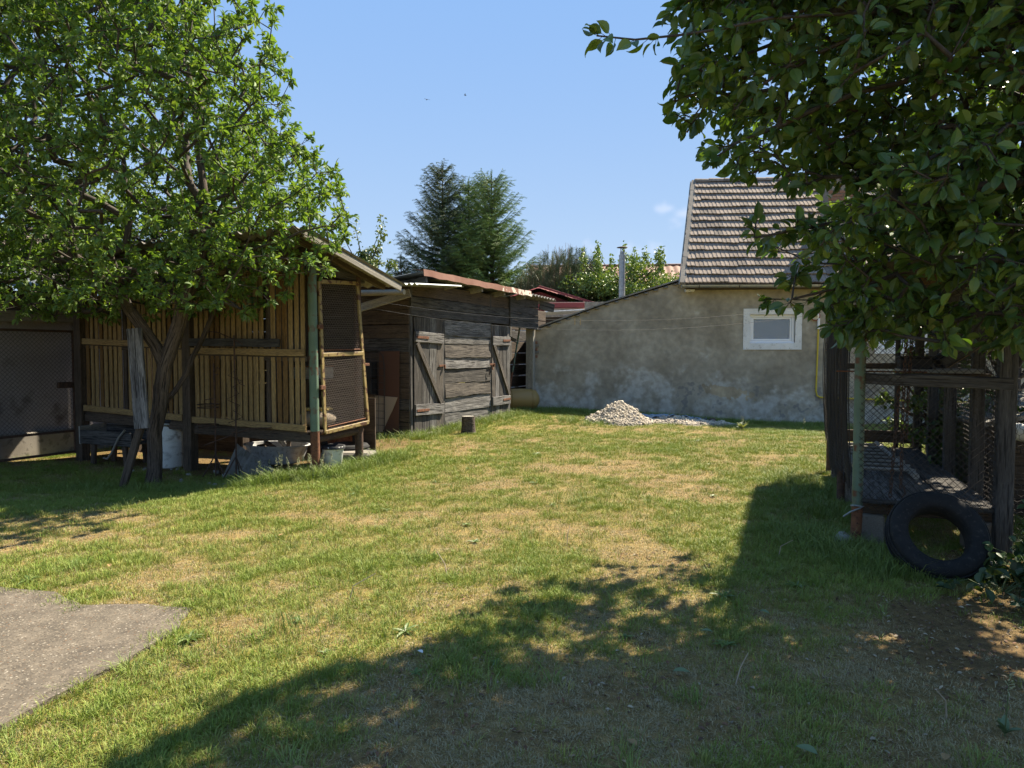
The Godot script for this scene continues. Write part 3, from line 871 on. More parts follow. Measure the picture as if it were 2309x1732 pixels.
# ---------------------------------------------------------------- plank shed
func build_shed():
	var S = frame(-1.789, 0, 12.403, 25.8)
	var h = thing("plank_shed", "weathered grey plank shed with two braced doors and a rusty roof edge", "shed", S)
	# concrete plinth
	var pl = mb()
	pl.box(Vector3(-1.3, -0.13, -1.95), Vector3(2.9, 0.30, 4.1), Basis(), 0.02)
	pl.box(Vector3(-0.45, -0.16, 0.62), Vector3(2.0, 0.26, 0.96), Basis(), 0.03)
	part(h, "plinth", pl, M.concrete)
	# middle boarding between the doors
	var ys = [0.025, 0.315, 0.605, 0.87, 1.15, 1.365, 1.63, 1.78, 2.095]
	for i in 8:
		var y = (ys[i] + ys[i + 1]) / 2
		plk(h, "plank", Vector3(0.0 + rng.randf_range(-0.008, 0.010), y, -1.16), Vector3(rng.randf_range(-0.008, 0.010), y + rng.randf_range(-0.006, 0.006), -3.02), Vector3(-0.07, 1, 0), ys[i + 1] - ys[i] - 0.002, 0.030, [M.grey_wood, M.grey_wood_silver, M.grey_wood_brownish, M.grey_wood_deep, M.grey_wood_silver, M.grey_wood_brownish, M.grey_wood, M.grey_wood_silver][i], 0.009, 7)
	# three long boards over the doors, and the upper one under the roof
	plk(h, "plank", Vector3(0.012, 2.188, -0.02), Vector3(0.008, 2.175, -3.95), Vector3.UP, 0.165, 0.03, M.tarred_wood, 0.005, 7)
	plk(h, "plank", Vector3(0.022, 2.36, -0.0), Vector3(0.010, 2.355, -3.95), Vector3.UP, 0.172, 0.03, M.dark_grey_wood, 0.006, 7)
	plk(h, "plank", Vector3(0.0, 2.58, -0.0), Vector3(0.0, 2.565, -3.95), Vector3.UP, 0.25, 0.03, M.brown_wood, 0.006, 7)
	# posts at the corners and beside the doors
	for a in [0.045, 1.125, 3.04, 3.95]:
		plk(h, "post", Vector3(-0.03, 0.0, -a), Vector3(-0.03, 2.7, -a), Vector3(0, 0, 1), 0.075, 0.09, M.dark_grey_wood, 0.003, 4)
	# rear boarding, added as a dark backing so that gaps look dark
	for i in 9:
		plk(h, "backing_board", Vector3(-2.6, 0.15 + i * 0.29, -0.1), Vector3(-2.6, 0.15 + i * 0.29, -5.6), Vector3.UP, 0.28, 0.025, M.brown_wood, 0.004, 2)
	bxp(h, "shed_floor", Vector3(-1.3, 0.025, -1.95), Vector3(2.5, 0.02, 3.8), M.brown_wood)
	# doors
	_door(h, 0.095, 1.085, 0.02, 2.09, [0.0, 0.26, 0.50, 0.74, 0.99], 1)
	_door(h, 3.06, 3.93, 0.10, 2.06, [0.0, 0.17, 0.36, 0.53, 0.72, 0.87], 2)
	# end wall towards the crib: horizontal dark boards
	var y = 0.03
	while y < 2.6:
		var w = rng.randf_range(0.19, 0.26)
		plk(h, "end_plank", Vector3(-0.0, y + w / 2, 0.0 + rng.randf_range(0, 0.008)), Vector3(-2.6, y + w / 2 + rng.randf_range(-0.01, 0.01), rng.randf_range(0, 0.008)), Vector3.UP, w - 0.006, 0.028, M.brown_wood if rng.randf() < 0.7 else M.dark_grey_wood, 0.006, 6)
		y += w
	# far partition towards the open bay
	for i in 10:
		plk(h, "partition_board", Vector3(-0.08, 0.12 + i * 0.26, -3.99), Vector3(-2.6, 0.12 + i * 0.26, -3.99), Vector3.UP, 0.25, 0.022, M.brown_wood, 0.004, 3)
	# roof: sheets on rafters, falling to the back
	var rf = Node3D.new(); rf.name = "roof"; h.add_child(rf, true)
	var sl = tan(deg_to_rad(7.0))
	for k in 5:
		var a = 0.02 + k * 1.02
		plk(rf, "rafter", Vector3(0.27, 2.735, -a - 0.12), Vector3(-2.85, 2.735 - 3.12 * sl, -a - 0.12), Vector3.UP, 0.105, 0.06, M.pale_wood if k > 0 else M.grey_wood, 0.004, 3)
	var sh = mb()
	corrugated(sh, Vector3(0.30, 2.855, 0.06), Vector3(0, 0, -1), Vector3(-1, -sl, 0).normalized(), 4.5, 3.3, 0.076, 0.008, 0.004)
	part(rf, "roof_sheet", sh, M.zinc_sheet)
	var s2 = mb()
	corrugated(s2, Vector3(0.33, 2.80, -4.36), Vector3(0, -0.02, -1).normalized(), Vector3(-1, -sl, 0).normalized(), 1.55, 3.2, 0.177, 0.026, 0.008)
	part(rf, "roof_sheet", s2, M.sheet)
	# bent metal edging, rusty with peeling paint towards one end
	var fa = MB.new()
	for k in 18:
		var f0 = k / 18.0; var f1 = (k + 1) / 18.0
		var z0 = 0.055 - 4.5 * f0; var z1 = 0.055 - 4.5 * f1
		var top0 = 2.89 - 0.03 * f0 + 0.006 * sin(k * 1.9); var top1 = 2.89 - 0.03 * f1 + 0.006 * sin((k + 1) * 1.9)
		var b0 = top0 - 0.115 + 0.008 * sin(k * 2.7); var b1 = top1 - 0.115 + 0.008 * sin((k + 1) * 2.7)
		var w0 = 0.006 * sin(k * 1.3); var w1 = 0.006 * sin((k + 1) * 1.3)
		fa.quad(Vector3(0.345, b0, z0), Vector3(0.345, b1, z1), Vector3(0.335 + w1, top1, z1), Vector3(0.335 + w0, top0, z0), Vector3.RIGHT, Vector2(f0 * 2.0, 0.9), Vector2(f1 * 2.0, 0.9), Vector2(f1 * 2.0, 0.7), Vector2(f0 * 2.0, 0.7))
		fa.quad(Vector3(0.341, b0, z0), Vector3(0.341, b1, z1), Vector3(0.331 + w1, top1, z1), Vector3(0.331 + w0, top0, z0), Vector3.LEFT, Vector2(f0 * 2.0, 0.9), Vector2(f1 * 2.0, 0.9), Vector2(f1 * 2.0, 0.7), Vector2(f0 * 2.0, 0.7))
		fa.quad(Vector3(0.335 + w0, top0, z0), Vector3(0.335 + w1, top1, z1), Vector3(0.10, top1 + 0.006, z1), Vector3(0.10, top0 + 0.006, z0), Vector3.UP, Vector2(f0 * 2.0, 0.7), Vector2(f1 * 2.0, 0.7), Vector2(f1 * 2.0, 0.4), Vector2(f0 * 2.0, 0.4))
	part(rf, "metal_edging", fa, fascia_mat())
	# open bay at the far end: hanging panel, post, pole
	var ba = Node3D.new(); ba.name = "open_bay"; h.add_child(ba, true)
	for i in 4:
		plk(ba, "panel_board", Vector3(0.05, 2.13 + i * 0.168, -3.90), Vector3(0.055 + rng.randf_range(-0.01, 0.01), 2.10 + i * 0.172, -5.42), Vector3.UP, 0.166, 0.03, M.tarred_wood if i > 1 else M.dark_grey_wood, 0.008, 6)
	plk(ba, "post", Vector3(-0.09, 0.05, -5.33), Vector3(-0.09, 2.75, -5.33), Vector3(1, 0, 0), 0.19, 0.13, M.pale_wood, 0.004, 5)
	plk(ba, "bracing", Vector3(-0.55, 1.95, -4.55), Vector3(-0.4, 1.72, -5.3), Vector3.UP, 0.08, 0.04, M.grey_wood, 0.004, 2)
	for i in 9:
		plk(ba, "back_board", Vector3(-0.8, 0.15 + i * 0.29, -4.02), Vector3(-0.8, 0.16 + i * 0.29, -7.9), Vector3.UP, 0.265, 0.025, M.dark_grey_wood if i % 3 == 0 else M.brown_wood, 0.008, 3)
	for i in 4:
		plk(ba, "upright_slat", Vector3(-0.76, 1.2 + 0.1 * (i % 2), -4.5 - i * 0.37), Vector3(-0.76, 2.6, -4.5 - i * 0.37), Vector3(0, 0, 1), 0.10, 0.02, M.grey_wood, 0.004, 2)
	plk(ba, "ragged_board", Vector3(0.10, 2.62, -5.44), Vector3(0.35, 2.55, -5.75), Vector3.UP, 0.2, 0.03, M.dark_grey_wood, 0.01, 3)
	# lean-to between shed and crib
	var lt = Node3D.new(); lt.name = "lean_to"; h.add_child(lt, true)
	var cs = mb()
	corrugated(cs, Vector3(-1.6, 2.645, 0.62), Vector3(1, -0.03, 0).normalized(), Vector3(0, 0.06, -1).normalized(), 2.2, 1.5, 0.105, 0.019, 0.005)
	part(lt, "roof_sheet", cs, M.zinc_sheet)
	tub(lt, "round_beam", [Vector3(-1.7, 2.49, 0.60), Vector3(-0.6, 2.475, 0.6), Vector3(0.31, 2.46, 0.6)], [0.05, 0.052, 0.045], M.pale_wood)
	plk(lt, "sloping_rafter", Vector3(-1.3, 2.06, 0.66), Vector3(0.22, 2.47, 0.30), Vector3.UP, 0.13, 0.06, M.pale_wood, 0.004, 4)
	# things kept in the lean-to
	var bp = thing("hardboard_panel", "brown hardboard panel standing against the dark end wall of the shed", "panel", S)
	bxp(bp, "sheet", Vector3(-0.39, 0.78, 0.075), Vector3(0.44, 1.42, 0.012), M.card_brown, Basis(Vector3.RIGHT, -0.02), 0.003)
	var tb = thing("torn_fibreboard", "torn pale fibreboard behind the wire grid panel", "board", S)
	var tm = mb()
	var op = [Vector2(-1.0, 0.04), Vector2(-0.52, 0.05), Vector2(-0.40, 0.28), Vector2(-0.30, 0.45), Vector2(-0.19, 0.68), Vector2(-0.6, 0.70), Vector2(-1.0, 0.71)]
	for e in [[0.10, Vector3.BACK], [0.092, Vector3.FORWARD]]:
		for k in range(1, op.size() - 1):
			tm.tri(Vector3(op[0].x, op[0].y, e[0]), Vector3(op[k].x, op[k].y, e[0]), Vector3(op[k + 1].x, op[k + 1].y, e[0]), e[1])
	for k in op.size():
		var p = op[k]; var q = op[(k + 1) % op.size()]
		tm.quad(Vector3(p.x, p.y, 0.10), Vector3(q.x, q.y, 0.10), Vector3(q.x, q.y, 0.092), Vector3(p.x, p.y, 0.092), Vector3((p.x + q.x) / 2 + 0.6, (p.y + q.y) / 2 - 0.4, 0))
	part(tb, "sheet", tm, M.fibreboard)
	var wg = thing("wire_grid_panel", "rusty welded wire grid panel with rounded top leaning in the lean-to", "grid panel", S)
	for k in 6: tub(wg, "bar", [Vector3(-0.96 + k * 0.10, 0.02, 0.16), Vector3(-0.96 + k * 0.10, 1.5 - 0.02 * absf(k - 2.5), 0.13)], 0.0045, M.wire_dark, 4)
	for k in 11: tub(wg, "cross_bar", [Vector3(-0.97, 0.06 + k * 0.125, 0.163), Vector3(-0.43, 0.06 + k * 0.125, 0.163)], 0.0045, M.wire_dark, 4)
	tub(wg, "rim", [Vector3(-0.43, 0.0, 0.16), Vector3(-0.43, 1.2, 0.14), Vector3(-0.47, 1.40, 0.14), Vector3(-0.58, 1.52, 0.14), Vector3(-0.75, 1.55, 0.14), Vector3(-1.0, 1.55, 0.14)], 0.008, M.wire_dark, 5)
	for k in 2:
		var cr = thing("dark_crate", "dark plastic crate, %s of two stacked behind the wire grid" % ["lower", "upper"][k], "crate", S)
		var cm = mb()
		var cy = 0.73 + k * 0.29
		cm.box(Vector3(-0.86, cy + 0.01, 0.06), Vector3(0.36, 0.02, 0.26), Basis(), 0.003)
		for sx in [-1, 1]: cm.box(Vector3(-0.86 + sx * 0.17, cy + 0.14, 0.06), Vector3(0.02, 0.26, 0.26), Basis(), 0.003)
		for sz in [-1, 1]: cm.box(Vector3(-0.86, cy + 0.14, 0.06 + sz * 0.12), Vector3(0.32, 0.26, 0.02), Basis(), 0.003)
		part(cr, "crate_body", cm, M.dark_plastic)
		bxp(cr, "rim", Vector3(-0.86, cy + 0.265, 0.20), Vector3(0.38, 0.03, 0.02), M.dark_plastic)
	var st = thing("crate_stand", "dark wooden stand carrying the stacked crates in the lean-to", "stand", S)
	bxp(st, "top", Vector3(-0.86, 0.715, 0.05), Vector3(0.40, 0.03, 0.26), M.brown_wood)
	for sx in [-1, 1]: bxp(st, "leg", Vector3(-0.86 + sx * 0.16, 0.35, 0.05), Vector3(0.05, 0.70, 0.05), M.brown_wood)
	var gp = thing("green_pole", "thin green metal pole with red lower end leaning in the shed bay", "pole", S)
	tub(gp, "shaft", [Vector3(-0.35, 1.0, -4.86), Vector3(-0.28, 2.15, -5.15)], 0.022, M.green_pipe)
	tub(gp, "foot", [Vector3(-0.40, 0.12, -4.64), Vector3(-0.35, 0.999, -4.86)], 0.0215, M.rust)

func fascia_mat():
	var W = 1024; var H = 128
	var s1 = nz(601, 0.012, 4, W, H, W, H); var s2 = nz(602, 0.025, 4, W, H, W, H)
	var by := PackedByteArray(); by.resize(W * H * 3)
	for j in H:
		for i in W:
			var q = j * W + i
			var u = float(i) / W
			var c = b8(Color(0.19, 0.085, 0.058)).lerp(b8(Color(0.27, 0.14, 0.10)), s1[q] / 255.0)
			# old cream paint left on the far end
			var pk = clampf((s2[q] / 255.0 * 0.9 + 0.55 * sst(0.45, 0.95, u) - 0.86) * 12.0, 0, 1)
			c = c.lerp(b8(Color(0.60, 0.53, 0.44)), pk)
			by[q * 3] = int(c.r * 255); by[q * 3 + 1] = int(c.g * 255); by[q * 3 + 2] = int(c.b * 255)
	var m = mat("peeling_edge", [pic(W, H, by)], 0.75)
	m.uv1_scale = Vector3(0.5, 1, 1)
	return m

func _door(h, a0, a1, y0, y1, cuts, which):
	var d = Node3D.new(); d.name = "door"; h.add_child(d, true)
	for i in cuts.size() - 1:
		var c = a0 + (cuts[i] + cuts[i + 1]) / 2
		var w = cuts[i + 1] - cuts[i] - 0.007
		plk(d, "door_board", Vector3(0.018 + rng.randf_range(-0.004, 0.006), y0 + rng.randf_range(-0.012, 0.012), -c), Vector3(0.018 + rng.randf_range(-0.004, 0.006), y1, -c + rng.randf_range(-0.004, 0.004)), Vector3(0, 0, 1), w, 0.024, [M.grey_wood, M.grey_wood_deep, M.grey_wood_brownish, M.dark_grey_wood, M.grey_wood_silver][(i * 2 + which) % 5], 0.003, 5)
	for yy in [1.73, 0.43]:
		plk(d, "batten", Vector3(0.05, yy + (0.02 if which == 1 else -0.01), -a0 - 0.0), Vector3(0.05, yy - 0.01, -a1 + 0.03), Vector3.UP, 0.19, 0.036, M.grey_wood_silver, 0.007, 5)
		var hm = mb()
		var ha = a0 + 0.03 if which == 1 else a1 - 0.05
		var hb = a0 + 0.42 if which == 1 else a1 - 0.40
		hm.plank(Vector3(0.074, yy + 0.01, -ha), Vector3(0.074, yy, -hb), Vector3.UP, 0.045, 0.008)
		part(d, "hinge_strap", hm, M.rust)
	plk(d, "brace", Vector3(0.052, 1.64, -a0 - 0.07), Vector3(0.052, 0.54, -a1 + (0.12 if which == 1 else 0.06)), Vector3(0, 0.5, 0.8), 0.105, 0.032, M.grey_wood_brownish, 0.003, 4)
	var lt = mb()
	var la = a1 - 0.16 if which == 1 else a0 - 0.10
	lt.box(Vector3(0.045, 1.22, -la - 0.09), Vector3(0.012, 0.035, 0.22), Basis(), 0.002)
	lt.box(Vector3(0.058, 1.20, -la - 0.16), Vector3(0.03, 0.07, 0.03), Basis(), 0.004)
	var lo = part(d, "latch", lt, M.rust)
	if which == 2:
		tub(lo, "padlock_shackle", [Vector3(0.07, 1.20, -la - 0.02), Vector3(0.085, 1.15, -la - 0.02), Vector3(0.085, 1.10, -la - 0.05), Vector3(0.07, 1.15, -la - 0.08)], 0.008, M.rust, 5)
		tub(lo, "hanging_nail_chain", [Vector3(0.06, 1.15, -la + 0.05), Vector3(0.06, 0.95, -la + 0.09)], 0.006, M.rust_dark, 4)

# ---------------------------------------------------------------- corn crib
func build_crib():
	var C = frame(-2.412, 0, 8.652, 25.8)
	var h = thing("corn_crib", "raised corn crib of yellow slats on pipe posts with a wire door", "corn crib", C)
	# posts
	var gp = mb()
	gp.tube([Vector3(0, 0.5, 0), Vector3(-0.01, 1.5, 0), Vector3(-0.02, 2.62, 0)], 0.055, 14)
	part(h, "post", gp, M.green_pipe)
	tub(h, "post", [Vector3(0.005, -0.05, 0), Vector3(0, 0.499, 0)], 0.056, M.rust, 14)
	tub(h, "post", [Vector3(0, -0.05, -0.86), Vector3(-0.02, 2.5, -0.86)], 0.055, M.rust_dark, 12)
	for x in [-2.17, -4.47]:
		for a in [0.0, 0.90]:
			plk(h, "post", Vector3(x, -0.2, -a), Vector3(x + 0.02, 2.75, -a), Vector3(1, 0, 0), 0.15, 0.13, M.brown_wood, 0.003, 4)
	# floor beams and floor
	tub(h, "floor_beam", [Vector3(-0.02, 0.40, -0.05), Vector3(-0.02, 0.43, -0.92)], 0.055, M.rust_dark, 10)
	for a in [0.02, 0.88]:
		plk(h, "floor_beam", Vector3(-0.02, 0.40, -a), Vector3(-2.2, 0.42, -a), Vector3.UP, 0.10, 0.06, M.brown_wood, 0.003, 3)
		plk(h, "floor_beam", Vector3(-2.2, 0.45, -a), Vector3(-4.5, 0.50, -a), Vector3.UP, 0.10, 0.06, M.brown_wood, 0.006, 4)
	for k in 6:
		plk(h, "floor_board", Vector3(0.02, 0.475, -0.08 - k * 0.15), Vector3(-4.45, 0.52, -0.08 - k * 0.15), Vector3(0, 0, 1), 0.14, 0.02, M.brown_wood, 0.003, 3)
	# rails and slats of the two bays, front and back
	for fb in 2:
		var z = -0.0 if fb == 0 else -0.93
		var zs = z + (0.012 if fb == 0 else 0.0)
		for bay in 2:
			var xr = -0.11 if bay == 0 else -2.27
			var xl = -2.08 if bay == 0 else -4.36
			var yb = 0.50 if bay == 0 else 0.545
			var ym = 1.455 if bay == 0 else 1.56
			var yt = 2.47 if bay == 0 else 2.58
			var tl = 0.03 if bay == 0 else 0.07
			for yy in [yb + 0.03, ym, yt + 0.02]:
				plk(h, "rail", Vector3(xr, yy, z + 0.035 if fb == 0 else z), Vector3(xl, yy + tl, z + 0.035 if fb == 0 else z), Vector3.UP, 0.085, 0.03, M.yellow_wood if fb == 0 else M.brown_wood, 0.002, 3)
			if fb == 0:
				for yy in [yb - 0.05, ym - 0.075]:
					plk(h, "under_rail", Vector3(xr, yy, z - 0.02), Vector3(xl, yy + tl, z - 0.02), Vector3.UP, 0.06, 0.05, M.brown_wood, 0.002, 2)
			var n = 20
			for i in n:
				var f = (i + 0.5) / n
				var x = lerpf(xr - 0.01, xl + 0.01, f)
				if (bay == 0 and i == 6) or (bay == 1 and i == 11): # stud between slats
					plk(h, "stud", Vector3(x, 0.42, z - 0.03), Vector3(x, 2.7, z - 0.03), Vector3(1, 0, 0), 0.06, 0.06, M.brown_wood, 0.002, 2)
					continue
				if fb == 1 and bay == 0: continue
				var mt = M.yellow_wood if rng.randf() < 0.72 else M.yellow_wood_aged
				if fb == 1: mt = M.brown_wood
				var wv = rng.randf_range(0.062, 0.079) if fb == 0 else rng.randf_range(0.086, 0.097)
				for tier in [[yb + 0.05, ym - 0.06], [ym + 0.03, yt + 0.0], [yt + 0.06, yt + 0.30]]:
					if fb == 1 and tier[0] > yb + 0.1: continue
					var y1 = tier[1] if fb == 0 else yt
					plk(h, "slat", Vector3(x + rng.randf_range(-0.004, 0.004), tier[0] + tl * f, zs - 0.012), Vector3(x + rng.randf_range(-0.006, 0.006), y1 + tl * f, zs - 0.012), Vector3(1, 0, 0), wv, 0.018, mt, 0.0015, 2)
	plk(h, "loose_board", Vector3(-0.48, 1.575, 0.075), Vector3(-2.06, 1.60, 0.075), Vector3.UP, 0.105, 0.025, M.tarred_wood, 0.003, 4)
	# boards added behind the crib to keep the ground under it dark
	for k in 5:
		plk(h, "added_skirting", Vector3(-0.30, -0.10 + k * 0.2, -1.62), Vector3(-4.6, -0.10 + k * 0.2, -1.62), Vector3.UP, 0.21, 0.02, M.brown_wood, 0.003, 3)
	# left end boards
	for k in 9:
		plk(h, "end_slat", Vector3(-4.40, 0.55, -0.1 - k * 0.095), Vector3(-4.40, 2.7, -0.1 - k * 0.095), Vector3(0, 0, 1), 0.065, 0.018, M.brown_wood, 0.002, 2)
	# boards added behind the right bay to keep light out
	for k in 12:
		plk(h, "added_rear_board", Vector3(-0.05, 0.56 + k * 0.185, -0.93), Vector3(-2.15, 0.56 + k * 0.185, -0.93), Vector3.UP, 0.183, 0.02, M.brown_wood, 0.002, 2)
	# top plates at the door end, dark lintel
	plk(h, "lintel", Vector3(-0.02, 2.50, 0.1), Vector3(-0.02, 2.46, -1.0), Vector3.UP, 0.15, 0.06, M.tarred_wood, 0.003, 2)
	for a in [0.0, 0.92]:
		plk(h, "top_plate", Vector3(0.05, 2.68 - 0.1 * a, -a), Vector3(-4.6, 2.80 - 0.1 * a, -a), Vector3.UP, 0.11, 0.09, M.brown_wood, 0.003, 4)
	# partition seen through the wire door
	for k in 6:
		plk(h, "partition_board", Vector3(-0.75, 0.5, -0.08 - k * 0.15), Vector3(-0.75, 2.6, -0.08 - k * 0.15), Vector3(0, 0, 1), 0.135, 0.02, M.brown_wood if k % 3 else M.dark_grey_wood, 0.003, 2)
	# roof
	var rf = Node3D.new(); rf.name = "roof"; h.add_child(rf, true)
	var sl = 0.247
	var dl = Vector3(0, -sl, -1).normalized()
	for k in 5:
		var sh = mb()
		var ov = 0.012 * (k % 2)
		corrugated(sh, Vector3(0.36 - k * 1.02 - 1.08, 2.87 + ov, 0.55), Vector3(1, 0, 0), dl, 1.08, 2.0, 0.177, 0.025, 0.008)
		part(rf, "roof_sheet", sh, M.sheet)
	var sx = mb()  # extra sheet added past the crib end to shade the gate wall
	corrugated(sx, Vector3(-5.22, 2.882, 0.55), Vector3(1, 0, 0), dl, 0.55, 2.0, 0.177, 0.025, 0.008)
	part(rf, "roof_sheet", sx, M.sheet)
	for k in 5:
		plk(rf, "rafter", Vector3(0.10 - k * 1.1, 2.80, 0.45), Vector3(0.10 - k * 1.1, 2.80 - 1.75 * sl, -1.30), Vector3.UP, 0.09, 0.06, M.brown_wood, 0.003, 2)
	for a in [-0.35, 0.3, 1.05]:
		plk(rf, "purlin", Vector3(0.33, 2.845 - (a + 0.45) * sl + 0.0, -a), Vector3(-5.2, 2.845 - (a + 0.45) * sl, -a), Vector3.UP, 0.05, 0.06, M.brown_wood, 0.002, 3)
	plk(rf, "verge_board", Vector3(0.335, 2.80, 0.52), Vector3(0.335, 2.80 - 1.88 * sl, -1.36), Vector3.UP, 0.085, 0.025, M.pale_wood, 0.003, 3)
	# wire door
	var d = Node3D.new(); d.name = "wire_door"; h.add_child(d, true)
	var q0 = Vector3(0.06, 0.475, -0.115); var q1 = Vector3(0.08, 0.53, -0.945); var q2 = Vector3(0.02, 2.37, -0.82); var q3 = Vector3(0.02, 2.33, -0.085)
	var e0 = q0.lerp(q3, 0.515); var e1 = q1.lerp(q2, 0.50)
	for s in [[q0, q3, "stile"], [q1, q2, "stile"]]:
		plk(d, s[2], s[0], s[1], Vector3(0, 0, 1), 0.05, 0.03, M.yellow_frame, 0.0, 2)
	for s in [[q0, q1], [e0, e1], [q3, q2]]:
		plk(d, "door_rail", s[0] + Vector3(0.004, 0, 0), s[1] + Vector3(0.004, 0, 0), Vector3.UP, 0.05, 0.03, M.yellow_frame, 0.0, 2)
	for s in [[q0.lerp(q1, 0.06) + Vector3(0, 0.06, 0), q0.lerp(q1, 0.94) + Vector3(0, 0.06, 0)], [e0.lerp(e1, 0.06) + Vector3(0, 0.06, 0), e0.lerp(e1, 0.94) + Vector3(0, 0.055, 0)]]:
		tub(d, "clamp_bar", [s[0], s[1]], 0.009, M.rust, 5)
	var net = MB.new()
	hex_net(net, q0 + Vector3(0.0, 0.03, -0.02), (q1 - q0).normalized(), (e0 - q0).normalized(), 0.74, 0.92, 0.032, 0.0021, 0.004)
	hex_net(net, e0 + Vector3(0.0, 0.03, -0.02), (e1 - e0).normalized(), (q3 - e0).normalized(), 0.70, 0.86, 0.032, 0.0021, 0.004)
	stuff(d, "wire_netting", net, M.wire)
	for f in [0.30, 0.70]:
		var p = q0.lerp(q3, f)
		bxp(d, "hinge", p + Vector3(0.02, 0, 0.035), Vector3(0.03, 0.05, 0.09), M.rust, Basis(), 0.004)
	bxp(d, "hasp", q1.lerp(q2, 0.42) + Vector3(0.01, 0, -0.06), Vector3(0.012, 0.035, 0.11), M.rust, Basis(), 0.004)
	tub(h, "threshold", [Vector3(0.03, 0.462, -0.05), Vector3(0.05, 0.50, -0.95)], 0.016, M.rust, 6)
	# inside
	var bx = thing("pale_wooden_box", "pale wooden box on a ledge behind the crib's wire door", "box", C)
	bxp(bx, "box_body", Vector3(-0.32, 1.20, -0.33), Vector3(0.36, 0.15, 0.42), M.pale_wood, Basis(Vector3.UP, 0.1), 0.012)
	bxp(bx, "lid", Vector3(-0.32, 1.287, -0.33), Vector3(0.37, 0.02, 0.43), M.rust, Basis(Vector3.UP, 0.1), 0.004)
	var lg = thing("inner_shelf", "brown ledge board inside the corn crib under the pale box", "shelf", C)
	plk(lg, "shelf_board", Vector3(-0.05, 1.11, -0.33), Vector3(-0.74, 1.11, -0.33), Vector3(0, 0, 1), 0.5, 0.025, M.brown_wood)
	plk(lg, "bracket", Vector3(-0.70, 0.49, -0.33), Vector3(-0.70, 1.10, -0.33), Vector3(0, 0, 1), 0.06, 0.04, M.brown_wood)
	var ck = thing("corn_sack", "lumpy pale sack of yellow corn on the crib floor", "sack", C * Transform3D(Basis(Vector3.UP, 0.4), Vector3(-0.28, 0.49, -0.36)))
	var sm = MB.new()
	var SP = []
	for i in 11:
		var row = []
		var f = i / 10.0
		for k in 17:
			var a = TAU * k / 16
			var rr = 0.19 * pow(sin(PI * clampf(f * 0.97 + 0.02, 0, 1)), 0.55) * (1.0 + 0.06 * sin(a * 3 + f * 5))
			row.append(Vector3(rr * cos(a) * 1.25, 0.0 + f * 0.24, rr * sin(a)))
		SP.append(row)
	sm.grid(SP, null, 1, 1, true)
	part(ck, "sack_cloth", sm, M.fibreboard)
	var km = MB.new()
	for k in 60:
		var a = rng.randf() * TAU; var rr = sqrt(rng.randf()) * 0.15
		km.tube([Vector3(rr * cos(a) * 1.2, 0.235 + rng.randf() * 0.02, rr * sin(a)), Vector3(rr * cos(a) * 1.2 + rng.randf_range(-0.07, 0.07), 0.245 + rng.randf() * 0.02, rr * sin(a) + rng.randf_range(-0.07, 0.07))], [0.016, 0.01], 5)
	stuff(ck, "corn_cobs", km, M.corn)
	# small green mesh cap hung on the slats
	var gm = thing("green_mesh_cup", "small green mesh cup hanging on the yellow crib slats", "mesh cup", C)
	var gmm = MB.new()
	for k in 10:
		var a = TAU * k / 10
		for s in [-1, 1]:
			var pts = []
			for i in 5: pts.append(Vector3(-0.95 + i * 0.025, 2.12 + 0.035 * sin(a + s * i * 0.4), 0.09 + 0.035 * cos(a + s * i * 0.4)))
			gmm.tube(pts, 0.003, 3, false)
	part(gm, "mesh_body", gmm, M.green_net)
	var gr = mb()
	var ring = []
	for k in 13: ring.append(Vector3(-1.0 + 0.002 * k, 2.12 + 0.04 * sin(TAU * k / 12), 0.09 + 0.04 * cos(TAU * k / 12)))
	gr.tube(ring, 0.004, 4, false)
	part(gm, "wire_ring", gr, M.wire)
	tub(gm, "hook", [Vector3(-1.0, 2.16, 0.08), Vector3(-1.0, 2.22, 0.03)], 0.003, M.wire, 4)

